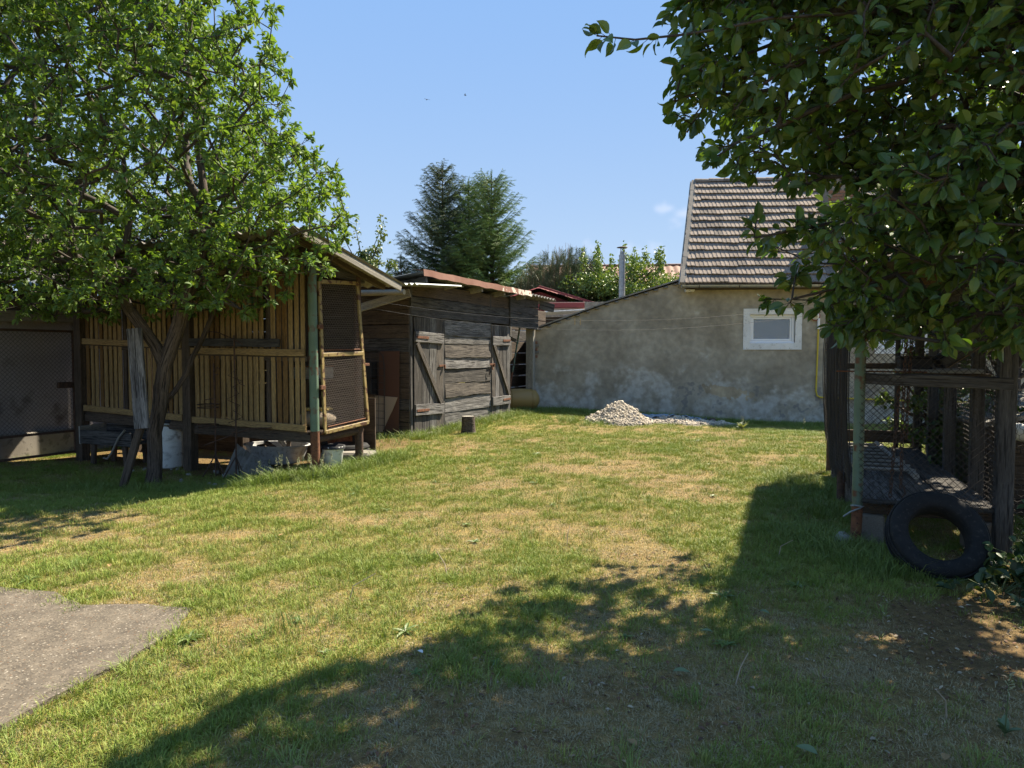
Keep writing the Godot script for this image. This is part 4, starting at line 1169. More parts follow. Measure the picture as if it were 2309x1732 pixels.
func build_crib_clutter():
	var C = frame(-2.412, 0, 8.652, 25.8)
	# white plastic barrel with black lid
	var b = thing("plastic_barrel", "dirty white plastic barrel with a black tub on top under the crib", "barrel", C * Transform3D(Basis(), Vector3(-2.72, -0.15, -0.12)))
	var m = mb()
	m.lathe([Vector2(0.0, 0.0), Vector2(0.19, 0.0), Vector2(0.215, 0.03), Vector2(0.222, 0.2), Vector2(0.226, 0.36), Vector2(0.219, 0.365), Vector2(0.219, 0.385), Vector2(0.226, 0.39), Vector2(0.22, 0.50), Vector2(0.19, 0.57), Vector2(0.17, 0.60), Vector2(0.0, 0.60)], 24)
	part(b, "barrel_body", m, M.plastic_white)
	m = mb()
	m.lathe([Vector2(0.0, 0.605), Vector2(0.20, 0.605), Vector2(0.20, 0.63), Vector2(0.0, 0.632)], 20)
	part(b, "rim", m, M.plastic_white)
	bxp(b, "lid_tub", Vector3(0, 0.71, 0), Vector3(0.36, 0.15, 0.30), M.dark_plastic, Basis(), 0.02)
	# wooden handcart tray
	var w = thing("wooden_handcart", "old grey wooden handcart tray with trestle legs beside the plum trunk", "handcart", C * Transform3D(Basis(Vector3.UP, 0.15), Vector3(-3.65, -0.14, 0.05)))
	plk(w, "side_board", Vector3(-0.42, 0.40, 0.20), Vector3(0.5, 0.38, 0.20), Vector3.UP, 0.20, 0.025, M.dark_grey_wood)
	plk(w, "side_board", Vector3(-0.42, 0.44, -0.25), Vector3(0.5, 0.42, -0.25), Vector3.UP, 0.20, 0.025, M.dark_grey_wood)
	plk(w, "end_board", Vector3(-0.43, 0.43, -0.25), Vector3(-0.43, 0.42, 0.21), Vector3.UP, 0.26, 0.025, M.pale_wood)
	plk(w, "tray_bottom", Vector3(-0.42, 0.32, -0.02), Vector3(0.5, 0.31, -0.02), Vector3(0, 0, 1), 0.44, 0.02, M.dark_grey_wood)
	for p in [[-0.25, 0.15], [-0.25, -0.2], [0.35, 0.15], [0.35, -0.2]]:
		plk(w, "leg", Vector3(p[0], 0.0, p[1]), Vector3(p[0] * 0.9, 0.33, p[1]), Vector3(1, 0, 0), 0.07, 0.05, M.brown_wood)
	tub(w, "bent_handle", [Vector3(0.05, 0.12, 0.26), Vector3(0.12, 0.11, 0.26), Vector3(0.2, 0.2, 0.26), Vector3(0.32, 0.42, 0.25), Vector3(0.42, 0.52, 0.24)], 0.014, M.pale_wood, 6)
	# grey mortar tub
	var t = thing("mortar_tub", "oval grey plastic mortar tub filled with scraps under the crib", "tub", C * Transform3D(Basis(Vector3.UP, 0.2), Vector3(-1.35, -0.08, -0.75)))
	m = mb()
	m.lathe([Vector2(0.0, 0.0), Vector2(0.29, 0.0), Vector2(0.31, 0.02), Vector2(0.37, 0.24), Vector2(0.395, 0.245), Vector2(0.395, 0.265), Vector2(0.36, 0.26), Vector2(0.30, 0.03), Vector2(0.0, 0.03)], 26, Transform3D(Basis().scaled(Vector3(1.25, 1, 0.8)), Vector3.ZERO))
	part(t, "tub_body", m, M.plastic_grey)
	for k in 5:
		bxp(t, "wood_scrap", Vector3(-0.25 + k * 0.11, 0.22 + 0.03 * (k % 2), 0.05 * (k % 3 - 1)), Vector3(0.05, 0.06, 0.24), M.pale_wood if k % 2 else M.brown_wood, Basis.from_euler(Vector3(0.3 * k, 0.9 * k, 0.2)), 0.006)
	# leaning corrugated sheet
	var cs = thing("corrugated_offcut", "grey corrugated sheet offcut leaning low under the crib", "roofing sheet", C * Transform3D(Basis(), Vector3(-0.95, -0.1, 0.12)))
	m = mb()
	corrugated(m, Vector3(-0.55, 0.34, -0.30), Vector3(0.93, -0.33, 0.12).normalized(), Vector3(0.22, -0.62, 0.60).normalized(), 0.80, 0.50, 0.10, 0.018, 0.006)
	part(cs, "sheet", m, M.sheet)
	# bucket by the post
	var bk = thing("plastic_bucket", "dirty whitish plastic bucket with black liner behind the green post", "bucket", C * Transform3D(Basis(Vector3.UP, 0.3), Vector3(0.06, 0.0, -0.26)))
	m = mb()
	m.lathe([Vector2(0.0, 0.0), Vector2(0.095, 0.0), Vector2(0.135, 0.27), Vector2(0.148, 0.275), Vector2(0.148, 0.29), Vector2(0.13, 0.29), Vector2(0.09, 0.015), Vector2(0.0, 0.015)], 20)
	part(bk, "bucket_body", m, M.plastic_white)
	m = mb()
	m.lathe([Vector2(0.0, 0.23), Vector2(0.08, 0.25), Vector2(0.128, 0.292), Vector2(0.15, 0.298), Vector2(0.152, 0.26)], 14)
	part(bk, "liner", m, M.dark_plastic)
	# old wheels further back
	for k in 2:
		var wt = thing("old_wheel", ["old rusty wheel with worn tyre behind the mortar tub", "worn tyre lying flat on the soil beyond the bucket"][k], "wheel", C * Transform3D(Basis(Vector3.UP, 0.5) if k == 0 else Basis(Vector3.RIGHT, PI / 2), Vector3(-0.72 + k * 0.25, 0.22 - k * 0.12, -1.35 + k * 0.15)))
		tyre_parts(wt, 0.30, 0.085)
		m = mb()
		m.lathe([Vector2(0.0, 0.03), Vector2(0.05, 0.04), Vector2(0.10, 0.01), Vector2(0.16, 0.02), Vector2(0.2, 0.05)], 20, Transform3D(Basis(Vector3.RIGHT, PI / 2), Vector3.ZERO))
		part(wt, "rim", m, M.rust)
	# two wrought garden stands with zigzag wire
	for k in 2:
		var gs = thing("wire_plant_stand", ["rusty plant stand with wire rings before the crib slats", "taller rusty zigzag plant stand before the crib slats"][k], "plant stand", C * Transform3D(Basis(), Vector3(-1.42 + k * 0.36, gh(-3.5, 8.9), 0.25)))
		tub(gs, "upright", [Vector3(0, 0.0, 0), Vector3(0.01, 0.9, 0), Vector3(0, 1.45 + 0.35 * k, 0)], 0.011, M.rust_dark, 5)
		for a in 3: tub(gs, "foot", [Vector3(0, 0.28, 0), Vector3(0.16 * cos(a * 2.1), 0.0, 0.16 * sin(a * 2.1))], 0.008, M.rust_dark, 4)
		if k == 0:
			for yy in [0.62, 0.66, 0.88, 0.92]:
				var rp = []
				for q in 13: rp.append(Vector3(-0.12 + 0.13 * cos(TAU * q / 12), yy, 0.13 * sin(TAU * q / 12)))
				tub(gs, "ring", rp, 0.006, M.rust_dark, 4)
			for a in 2: tub(gs, "arm", [Vector3(0, 1.0 + a * 0.3, 0), Vector3(-0.12 + 0.25 * a, 0.98 + a * 0.33, 0.05)], 0.006, M.rust_dark, 4)
			tub(gs, "top_arm", [Vector3(0, 1.3, 0), Vector3(0.06, 1.40, 0), Vector3(0.1, 1.38, 0)], 0.006, M.rust_dark, 4)
		else:
			var zp = []
			for q in 12: zp.append(Vector3(0.09 * (1 if q % 2 else -1), 0.55 + q * 0.075, 0.06 * sin(q * 1.3)))
			tub(gs, "zigzag", zp, 0.006, M.rust_dark, 4)
			tub(gs, "top_arm", [Vector3(0, 1.75, 0), Vector3(-0.25, 1.84, 0.03), Vector3(-0.5, 1.86, 0.03)], 0.007, M.rust_dark, 4)
			tub(gs, "arm", [Vector3(0, 1.75, 0), Vector3(0.14, 1.69, 0)], 0.006, M.rust_dark, 4)
			tub(gs, "twig_arm", [Vector3(0.03, 1.3, 0), Vector3(0.1, 1.2, 0.02), Vector3(0.17, 1.17, 0)], 0.006, M.rust_dark, 4)
	var rod = thing("loose_rod", "thin rusty rod slanting across the foot of the yellow slats", "rod", C)
	tub(rod, "shaft", [Vector3(-1.5, 0.28, 0.35), Vector3(-0.95, 0.50, 0.12), Vector3(-0.62, 0.52, 0.09)], 0.009, M.rust_dark, 5)
	# concrete block and rubble under the door end
	var cb = thing("concrete_block", "broken concrete block in the sun below the crib door", "concrete block", C * Transform3D(Basis(Vector3.UP, 0.3), Vector3(-0.25, 0.05, -0.95)))
	bxp(cb, "slab", Vector3.ZERO, Vector3(0.7, 0.14, 0.35), M.concrete, Basis(), 0.03)
	for k in 14:
		var x = rng.randf_range(-3.0, -0.4); var z = rng.randf_range(0.0, 0.75)
		var wp = C * Vector3(x, 0, z)
		var st = thing("rubble_stone", "small grey stone on the bare soil in front of the crib", "stone", Transform3D(Basis.from_euler(Vector3(rng.randf(), rng.randf() * 6.0, rng.randf())), Vector3(wp.x, gh(wp.x, -wp.z) + 0.012, wp.z)), "stones in front of the crib")
		part(st, "stone_body", rock(rng.randi(), rng.randf_range(0.02, 0.055)), M.stone)

func rock(sd, r) -> ArrayMesh:
	var q := RandomNumberGenerator.new()
	q.seed = sd
	var b = MB.new()
	var P = []
	var ph = q.randf() * 6.0
	for i in 7:
		var row = []
		for k in 10:
			var a = TAU * (k % 9) / 9
			var t = PI * i / 6
			var rr = r * (1.0 + 0.22 * sin(a * 2 + ph + t) + 0.15 * sin(t * 3 + ph * 2))
			row.append(Vector3(rr * sin(t) * cos(a), rr * 0.65 * cos(t), rr * sin(t) * sin(a) * 0.85))
		P.append(row)
	b.grid(P)
	return b.mesh()

func tyre_parts(parent, R, w):
	var b = mb()
	var prof = []
	for k in 13:
		var a = TAU * k / 12
		var px = cos(a); var py = sin(a)
		var rx = R - 0.062 + 0.062 * signf(px) * pow(absf(px), 0.6)
		prof.append(Vector2(rx, w * signf(py) * pow(absf(py), 0.7)))
	b.lathe(prof, 40, Transform3D(Basis(Vector3.RIGHT, PI / 2), Vector3.ZERO))
	part(parent, "tyre", b, M.rubber)
	# tread ribs
	for s in [-0.5, 0.0, 0.5]:
		var ring = []
		for k in 41: ring.append(Vector3((R + 0.001) * cos(TAU * k / 40), (R + 0.001) * sin(TAU * k / 40), s * w))
		var t = mb()
		t.tube(ring, 0.007, 4, false)
		part(parent, "tread_rib", t, M.rubber)
	for s in [-1, 1]:
		for rr in [R - 0.085, R - 0.045]:
			var ring = []
			for k in 41: ring.append(Vector3(rr * cos(TAU * k / 40), rr * sin(TAU * k / 40), s * (w * 0.90)))
			var t = mb()
			t.tube(ring, 0.006, 4, false)
			part(parent, "sidewall_rib", t, M.rubber)

# ---------------------------------------------------------------- whitewashed outbuilding and wire gate at the left
func build_left_yard():
	var C = frame(-2.412, 0, 8.652, 25.8)
	var h = thing("outbuilding", "whitewashed outbuilding with stained wall and low sheet roof behind wire gate", "outbuilding", C)
	var w = mb()
	w.box(Vector3(-5.55, 1.05, 0.6), Vector3(0.3, 2.6, 6.6), Basis(), 0.01)
	w.box(Vector3(-7.0, 1.05, -2.75), Vector3(2.8, 2.6, 0.3), Basis(), 0.01)
	part(h, "wall", w, M.whitewash)
	bxp(h, "stone_footing", Vector3(-5.38, 0.0, 0.6), Vector3(0.10, 0.5, 6.6), M.concrete, Basis(), 0.02)
	bxp(h, "lintel_beam", Vector3(-5.36, 2.02, -0.2), Vector3(0.12, 0.17, 2.6), M.pale_wood, Basis(Vector3.RIGHT, 0.02), 0.006)
	plk(h, "eave_board", Vector3(-5.28, 2.30, 3.8), Vector3(-5.28, 2.30, -2.9), Vector3.UP, 0.16, 0.05, M.tarred_wood, 0.004, 6)
	for k in 7:
		plk(h, "rafter_end", Vector3(-5.2, 2.36, 3.4 - k * 0.95), Vector3(-7.6, 3.25, 3.4 - k * 0.95), Vector3.UP, 0.10, 0.06, M.brown_wood, 0.003, 2)
	for k in 7:
		var s = mb()
		corrugated(s, Vector3(-5.12, 2.44 + 0.01 * (k % 2), 3.9 - k * 1.0), Vector3(0, 0, -1), Vector3(-0.93, 0.36, 0).normalized(), 1.06, 1.25, 0.13, 0.02, 0.007)
		part(h, "roof_sheet", s, M.sheet if k % 3 else M.zinc_sheet)
		s = mb()
		corrugated(s, Vector3(-6.25, 2.905 + 0.01 * (k % 2), 3.9 - k * 1.0), Vector3(0, 0, -1), Vector3(-0.93, 0.36, 0).normalized(), 1.06, 2.2, 0.2, 0.03, 0.01)
		part(h, "roof_sheet", s, M.tile_b)
	# boards added behind the crib to keep sun off the gate wall
	for k in 6:
		plk(h, "sun_block_board", Vector3(-5.36 + k * 0.145, -0.1, -1.75), Vector3(-5.36 + k * 0.145, 3.05, -1.75), Vector3(1, 0, 0), 0.14, 0.025, M.brown_wood, 0.003, 2)
	# gate leaf of chain link in an angle-iron frame
	var g = thing("wire_gate", "dark chain-link gate with iron frame and latch beside the crib", "gate", C * Transform3D(Basis(), Vector3(-4.72, -0.14, 0)))
	var a0 = -0.05; var a1 = 2.3
	for z in [a0, 1.15, a1]: bxp(g, "gate_stile", Vector3(0, 1.0, z), Vector3(0.035, 1.85, 0.035), M.rust_dark, Basis(), 0.003)
	for y in [0.10, 0.42, 1.92]: bxp(g, "gate_rail", Vector3(0.0, y, (a0 + a1) / 2), Vector3(0.03, 0.035, a1 - a0), M.rust_dark, Basis(), 0.003)
	var net = MB.new()
	chain_link(net, Vector3(0.0, 0.42, a0), Vector3(0, 0, 1), Vector3.UP, a1 - a0, 1.5, 0.062, 0.0022)
	stuff(g, "chain_link", net, M.wire_dark)
	bxp(g, "latch", Vector3(0.05, 1.12, 0.10), Vector3(0.05, 0.09, 0.26), M.rust_dark, Basis(), 0.008)
	tub(g, "gate_post", [Vector3(0.0, -0.05, -0.14), Vector3(0.0, 2.0, -0.14)], 0.04, M.rust_dark, 10)

# ---------------------------------------------------------------- dog run at the right
func build_kennel():
	var K = frame(2.609, 0, 5.318, 21.0)
	var h = thing("dog_run", "dark narrow dog run of posts, chain link and black shade net", "dog run", K)
	var W = 0.93; var H = 2.06
	tub(h, "post", [Vector3(0, 0.30, 0), Vector3(0.0, 1.3, 0.0), Vector3(0.01, H, 0)], 0.038, M.green_pipe, 12)
	tub(h, "post", [Vector3(-0.01, -0.05, 0), Vector3(0, 0.299, 0)], 0.039, M.rust, 12)
	for a in [1.62, 3.5]: tub(h, "post", [Vector3(0, -0.05, -a), Vector3(0, H, -a)], 0.04, M.rust_dark, 10)
	for a in [0.0, 0.79, 1.80, 2.63, 3.5]:
		plk(h, "post", Vector3(W, -0.05, -a), Vector3(W, H, -a), Vector3(1, 0, 0), 0.09 if a != 0.0 else 0.11, 0.09, M.tarred_wood, 0.003, 3)
	plk(h, "post", Vector3(W - 0.22, 0.3, -3.5), Vector3(W - 0.22, H, -3.5), Vector3(1, 0, 0), 0.05, 0.05, M.tarred_wood, 0.002, 2)
	# front beam, back rail, top rails
	plk(h, "front_beam", Vector3(0.03, 1.265, -0.02), Vector3(W + 0.03, 1.235, 0.02), Vector3.UP, 0.085, 0.06, M.tarred_wood, 0.005, 4)
	tub(h, "front_bar", [Vector3(-0.16, 1.315, -0.05), Vector3(0.45, 1.312, -0.06)], 0.006, M.rust, 5)
	plk(h, "back_rail", Vector3(-0.02, 0.47, -3.46), Vector3(W, 0.47, -3.46), Vector3.UP, 0.14, 0.04, M.brown_wood, 0.003, 3)
	plk(h, "back_rail", Vector3(-0.02, 1.30, -3.46), Vector3(W, 1.30, -3.46), Vector3.UP, 0.07, 0.04, M.brown_wood, 0.003, 3)
	for x in [0.0, W]: plk(h, "top_rail", Vector3(x, H - 0.02, 0.1), Vector3(x, H - 0.05, -3.7), Vector3.UP, 0.09, 0.05, M.tarred_wood, 0.003, 3)
	for a in [0.02, 3.5]: plk(h, "top_rail", Vector3(-0.03, H - 0.07, -a), Vector3(W + 0.03, H - 0.07, -a), Vector3.UP, 0.08, 0.05, M.yellow_wood_aged, 0.003, 3)
	for k in 6: plk(h, "roof_board", Vector3(0.15 + k * 0.19, H + 0.05 + 0.008 * (k % 2), 0.22), Vector3(0.15 + k * 0.19, H + 0.02 + 0.008 * (k % 2), -3.85), Vector3(1, 0, 0), 0.205, 0.025, M.tarred_wood, 0.004, 4)
	# chain link at the front, back and right
	var net = MB.new()
	chain_link(net, Vector3(0.0, 0.28, 0.03), Vector3(1, 0, 0), Vector3.UP, W, 1.80, 0.052, 0.0022)
	chain_link(net, Vector3(0.0, 0.45, -3.55), Vector3(1, 0, 0), Vector3.UP, W, 1.6, 0.06, 0.0022)
	stuff(h, "chain_link", net, M.wire_dark)
	var hx = MB.new()
	hex_net(hx, Vector3(W + 0.06, 0.1, 0.0), Vector3(0, 0, -1), Vector3.UP, 3.5, 2.0, 0.045, 0.0017, 0.02)
	hex_net(hx, Vector3(W + 0.05, 0.1, 0.03), Vector3(1, 0, 0.0), Vector3.UP, 1.2, 1.75, 0.045, 0.0017, 0.02)
	stuff(h, "wire_netting", hx, M.wire_dark)
	# black shade net down the left side: ragged vertical threads with bunches
	var th = MB.new()
	for k in 640:
		var a = 0.05 + 3.42 * (k + rng.randf()) / 640.0
		var dens = 0.55 + 0.45 * sin(a * 9.0) * sin(a * 3.7 + 1.0)
		if rng.randf() > dens * 1.1: continue
		var top = 2.1
		var lowend = 0.30 + 0.12 * sin(a * 2.2) + rng.randf() * 0.16
		var x = -0.045 + rng.randf_range(-0.012, 0.012)
		var pts = []
		for i in 6:
			var f = i / 5.0
			pts.append(Vector3(x - 0.05 * sin(f * PI) * (0.5 + 0.5 * sin(a * 6.0)) , lerpf(top, lowend, f), -a + 0.012 * sin(f * 9.0 + k)))
		th.tube(pts, rng.randf_range(0.0012, 0.0032), 3, false)
	for k in 46:
		var y = 0.42 + k * 0.036
		var pts = []
		for i in 25: pts.append(Vector3(-0.048 - 0.025 * (0.5 + 0.5 * sin(i * 0.9)), y + 0.012 * sin(i * 1.7 + k), -0.05 - 3.42 * i / 24.0))
		th.tube(pts, 0.0013, 3, false)
	stuff(h, "shade_net", th, M.black_net)
	# raised floor: three long boards on blocks
	var fl = Node3D.new(); fl.name = "raised_floor"; h.add_child(fl, true)
	for k in 3: plk(fl, "floor_board", Vector3(0.16 + k * 0.30, 0.345 - 0.006 * k, 0.02), Vector3(0.16 + k * 0.30, 0.345, -3.35), Vector3(1, 0, 0), 0.29, 0.035, [M.grey_wood, M.grey_wood_brownish, M.grey_wood_deep][k], 0.004, 5)
	for a in [0.2, 1.7, 3.1]: plk(fl, "bearer", Vector3(0.0, 0.27, -a), Vector3(W, 0.27, -a), Vector3.UP, 0.11, 0.08, M.brown_wood, 0.003, 2)
	for a in [0.2, 1.7, 3.1]:
		for x in [0.1, W - 0.1]: bxp(fl, "block", Vector3(x, 0.09, -a), Vector3(0.2, 0.25, 0.2), M.concrete, Basis(), 0.012)
	# ladder lying on the floor
	var ld = thing("wooden_ladder", "worn yellowish wooden ladder lying on the raised dog run floor", "ladder", K * Transform3D(Basis(Vector3.UP, 0.02), Vector3(0.36, 0.385, 0)))
	for x in [-0.22, 0.20]:
		tub(ld, "stringer", [Vector3(x * 1.05, 0.0, -1.05), Vector3(x, 0.01, -2.0), Vector3(x * 0.95, 0.02, -3.3)], 0.028, M.pale_wood, 8)
	for k in 8:
		tub(ld, "rung", [Vector3(-0.26, 0.02, -1.25 - k * 0.27), Vector3(0.24, 0.02, -1.25 - k * 0.27)], 0.017, M.pale_wood, 7)
	# chains
	for k in 3:
		var c = thing("rusty_chain", ["long rusty chain hanging from the dog run beam to the tyre", "rusty chain hanging in a doubled loop inside the dog run", "short rusty chain with a ring hanging behind the long chain"][k], "chain", K * Transform3D(Basis(), Vector3(0.27 + 0.05 * k, 0, -0.06 - 0.03 * k)))
		var bot = [0.12, 0.42, 0.80][k]
		var y = 1.24 if k == 0 else 1.95
		var i = 0
		while y > bot:
			var lk = mb()
			var ring = []
			for q in 13:
				var a = TAU * q / 12
				var lx = 0.011 * cos(a); var ly = 0.022 * sin(a)
				ring.append(Vector3(lx, ly, 0) if i % 2 == 0 else Vector3(0, ly, lx))
			lk.tube(ring, 0.0042, 5, false)
			part(c, "link", lk, M.rust_dark, Transform3D(Basis(Vector3.UP, 0.3 * i), Vector3(-0.02 * k * sin((1.9 - y) * 1.2) - (0.05 * (1.24 - y) if k == 0 else 0.0), y, 0)))
			y -= 0.034
			i += 1
		tub(c, "hook", [Vector3(0, y + 0.03, 0), Vector3(0.01, y - 0.02, 0), Vector3(-0.01, y - 0.05, 0)], 0.006, M.rust_dark, 5)
	# things on the front beam's shelf
	var sh = thing("shelf_board", "grey shelf board inside the dog run carrying a tilted box", "shelf", K)
	plk(sh, "board", Vector3(0.30, 1.315, -0.42), Vector3(W - 0.08, 1.315, -0.42), Vector3(0, 0, 1), 0.34, 0.03, M.pale_wood)
	plk(sh, "support", Vector3(0.3, 1.27, -0.42), Vector3(W, 1.27, -0.42), Vector3.UP, 0.05, 0.04, M.brown_wood)
	var tb = thing("tilted_box", "shallow wooden box tilted upright on the dog run shelf", "box", K * Transform3D(Basis.from_euler(Vector3(0, 0.15, 0.62)), Vector3(0.74, 1.44, -0.45)))
	bxp(tb, "base_board", Vector3.ZERO, Vector3(0.34, 0.02, 0.22), M.yellow_wood, Basis(), 0.003)
	for z in [-0.11, 0.11]: bxp(tb, "side", Vector3(0, 0.035, z), Vector3(0.34, 0.08, 0.018), M.dark_grey_wood, Basis(), 0.003)
	for x in [-0.165, 0.165]: bxp(tb, "end", Vector3(x, 0.035, 0), Vector3(0.018, 0.08, 0.2), M.dark_grey_wood, Basis(), 0.003)
	var db = thing("dark_box", "black plastic box on the dog run shelf beside the tilted box", "box", K * Transform3D(Basis(), Vector3(0.42, 1.37, -0.42)))
	bxp(db, "box_body", Vector3.ZERO, Vector3(0.22, 0.09, 0.2), M.dark_plastic, Basis(), 0.01)
	bxp(db, "lid", Vector3(0, 0.052, 0), Vector3(0.235, 0.014, 0.215), M.dark_plastic, Basis(), 0.004)
	# tyre leaning on the front
	var ty = thing("car_tyre", "worn black car tyre leaning upright against the dog run front", "tyre", Transform3D(Basis.from_euler(Vector3(-0.60, -0.25, 0.0)), P3(2.84, 0.225, 4.70)))
	tyre_parts(ty, 0.30, 0.095)
	var st = thing("pale_stone", "pale grey stone at the foot of the dog run's green post", "stone", Transform3D(Basis(Vector3.UP, 0.4), P3(2.50, 0.03, 5.30)))
	part(st, "stone_body", rock(91, 0.09), M.stone)
	var tw = thing("blue_twine", "scrap of pale blue twine tied round the green dog run post", "twine", K)
	tub(tw, "knot", [Vector3(-0.045, 0.30, 0.01), Vector3(-0.01, 0.31, 0.05), Vector3(0.04, 0.30, 0.02), Vector3(0.01, 0.29, 0.046), Vector3(-0.05, 0.26, 0.05), Vector3(-0.10, 0.22, 0.05)], 0.007, M.zinc_sheet, 5)
	var rl = thing("white_roll", "end of a whitish rolled sheet lying behind the dog run netting", "roll", Transform3D(Basis(), P3(4.35, 0.74, 5.85)))
	tub(rl, "roll_body", [Vector3(-0.12, 0.06, -0.15), Vector3(0.5, -0.1, 0.25)], 0.075, M.plastic_white, 14)
	var rs = thing("roll_trestle", "dark trestle carrying the whitish roll behind the dog run", "trestle", Transform3D(Basis(), P3(4.40, 0.0, 5.85)))
	for x in [-0.05, 0.38]:
		plk(rs, "leg", Vector3(x, -0.05, 0.05 + x * 0.5), Vector3(x, 0.66, 0.05 + x * 0.5), Vector3(1, 0, 0), 0.07, 0.06, M.brown_wood)
	plk(rs, "bar", Vector3(-0.15, 0.64, -0.05), Vector3(0.5, 0.60, 0.30), Vector3.UP, 0.06, 0.05, M.brown_wood)
	# low dark roof of a hutch beyond
	var hu = thing("rabbit_hutch", "low dark wooden hutch with slanted roof behind the dog run", "hutch", frame(4.9, -0.05, 7.0, 21.0))
	bxp(hu, "hutch_body", Vector3(0.2, 0.45, 0), Vector3(1.0, 0.9, 1.6), M.brown_wood, Basis(), 0.01)
	plk(hu, "hutch_roof", Vector3(0.2, 1.02, 0.95), Vector3(0.2, 1.02, -0.95), Vector3(1, 0.25, 0), 1.35, 0.04, M.sheet, 0.004, 3)
	for k in 3: plk(hu, "hutch_batten", Vector3(-0.315, 0.1, 0.6 - k * 0.6), Vector3(-0.315, 0.88, 0.6 - k * 0.6), Vector3(0, 0, 1), 0.07, 0.02, M.dark_grey_wood)

# ---------------------------------------------------------------- small things in the yard
func build_yard_things():
	# gas bottle lying by the wall
	var t = thing("gas_tank", "rounded mustard yellow steel tank lying between shed and wall", "tank", Transform3D(Basis(Vector3.UP, 0.25), P3(0.20, 0.34, 17.05)))
	var m = mb()
	m.lathe([Vector2(0.001, -0.46), Vector2(0.12, -0.45), Vector2(0.22, -0.38), Vector2(0.26, -0.26), Vector2(0.265, 0.0), Vector2(0.26, 0.26), Vector2(0.22, 0.38), Vector2(0.12, 0.45), Vector2(0.001, 0.46)], 24, Transform3D(Basis(Vector3(0, 0, 1), PI / 2), Vector3.ZERO))
	part(t, "tank_body", m, M.tank_yellow)
	for x in [-0.25, 0.25]:
		var ring = []
		for k in 25: ring.append(Vector3(x, 0.263 * cos(TAU * k / 24), 0.263 * sin(TAU * k / 24)))
		tub(t, "weld_seam", ring, 0.008, M.tank_yellow, 5)
	for x in [-0.2, 0.2]: bxp(t, "cradle", Vector3(x, -0.255, 0), Vector3(0.08, 0.12, 0.4), M.concrete, Basis(), 0.01)
	# stump
	var stp = thing("tree_stump", "grey wooden stump standing in tall grass before the shed", "stump", Transform3D(Basis(Vector3.UP, 0.3), P3(-0.80, 0, 12.85)))
	m = mb()
	var P = []
	for i in 5:
		var row = []
		for k in 15:
			var a = TAU * (k % 14) / 14
			var rr = [0.145, 0.128, 0.12, 0.12, 0.11][i] * (1.0 + 0.08 * sin(a * 3.0) + 0.05 * sin(a * 5.0 + i * 0.3))
			row.append(Vector3(rr * cos(a), [-0.05, 0.06, 0.18, 0.30, 0.312][i], rr * sin(a)))
		P.append(row)
	m.grid(P, null, 2, 1, true)
	part(stp, "bark_side", m, M.bark)
	m = mb()
	m.lathe([Vector2(0.11, 0.312), Vector2(0.07, 0.316), Vector2(0.001, 0.314)], 14)
	part(stp, "sawn_top", m, M.pale_wood)
	# board against the plum trunk
	var pb = thing("leaning_plank", "pale weathered plank propped upright against the plum tree trunk", "plank", Transform3D())
	plk(pb, "board", P3(-4.29, 0.58, 8.20), P3(-4.39, 1.74, 8.27), Vector3(1, 0.05, 0.06), 0.175, 0.035, M.grey_wood_silver, 0.003, 5)
	var ps = thing("propping_stake", "short dark stake under the leaning plank by the plum trunk", "stake", Transform3D())
	plk(ps, "stake", P3(-4.55, -0.15, 8.22), P3(-4.32, 0.62, 8.24), Vector3(1, 0, 0), 0.08, 0.06, M.brown_wood, 0.004, 3)
	# gravel heap
	var C0 = Vector2(2.30, 14.75)
	var gm = thing("gravel_heap", "pale heap of gravel spilled on the grass before the plastered wall", "gravel heap", Transform3D())
	var gb = MB.new()
	var GR = []
	for i in 41:
		var row = []
		for k in 61:
			var x = C0.x - 1.3 + 4.1 * k / 60.0; var d = C0.y - 1.35 + 2.9 * i / 40.0
			row.append(P3(x, heap(x, d), d))
		GR.append(row)
	gb.grid(GR, null, 1, 1, true)
	part(gm, "heap_base", gb, M.concrete)
	var xs = []; var cs = []
	while xs.size() < 9000:
		var x = C0.x - 1.3 + 4.1 * rng.randf(); var d = C0.y - 1.35 + 2.9 * rng.randf()
		var y = heap(x, d)
		if y < gh(x, d) + 0.004 + rng.randf() * 0.02: continue
		var k = rng.randf_range(0.010, 0.024)
		if rng.randf() < 0.03: k *= 2.2
		xs.append(Transform3D(Basis.from_euler(Vector3(rng.randf() * 6, rng.randf() * 6, rng.randf() * 6)).scaled(Vector3.ONE * k), P3(x, y + k * 0.3, d)))
		var v = rng.randf_range(0.75, 1.15)
		cs.append(Color(0.48 * v, 0.41 * v, 0.31 * v) if rng.randf() < 0.78 else Color(0.25 * v, 0.225 * v, 0.19 * v))
	scatter(gm, "pebbles", rock(7, 1.0), M.pebble, xs, cs)
	# tarpaulin scraps and stones on the spread gravel
	for k in 2:
		var c = [Vector2(3.05, 15.45), Vector2(4.0, 15.65)][k]
		var tp = thing("tarp_scrap", ["crumpled grey blue tarpaulin scrap on the gravel beside the heap", "smaller folded blue tarpaulin scrap lying farther from the heap"][k], "tarpaulin", Transform3D())
		var tm = MB.new()
		var TP = []
		var sx = [0.85, 0.5][k]; var sd = [0.5, 0.4][k]
		for i in 13:
			var row = []
			for j in 17:
				var x = c.x + (j / 16.0 - 0.5) * sx + 0.04 * sin(i * 1.1); var d = c.y + (i / 12.0 - 0.5) * sd + 0.05 * sin(j * 0.8 + k)
				row.append(P3(x, heap(x, d) + 0.035 + 0.03 * sin(j * 0.9 + i * 0.5) + 0.02 * sin(i * 1.7), d))
			TP.append(row)
		tm.grid(TP, null, 1, 1, true)
		part(tp, "sheet", tm, M.blue_tarp)
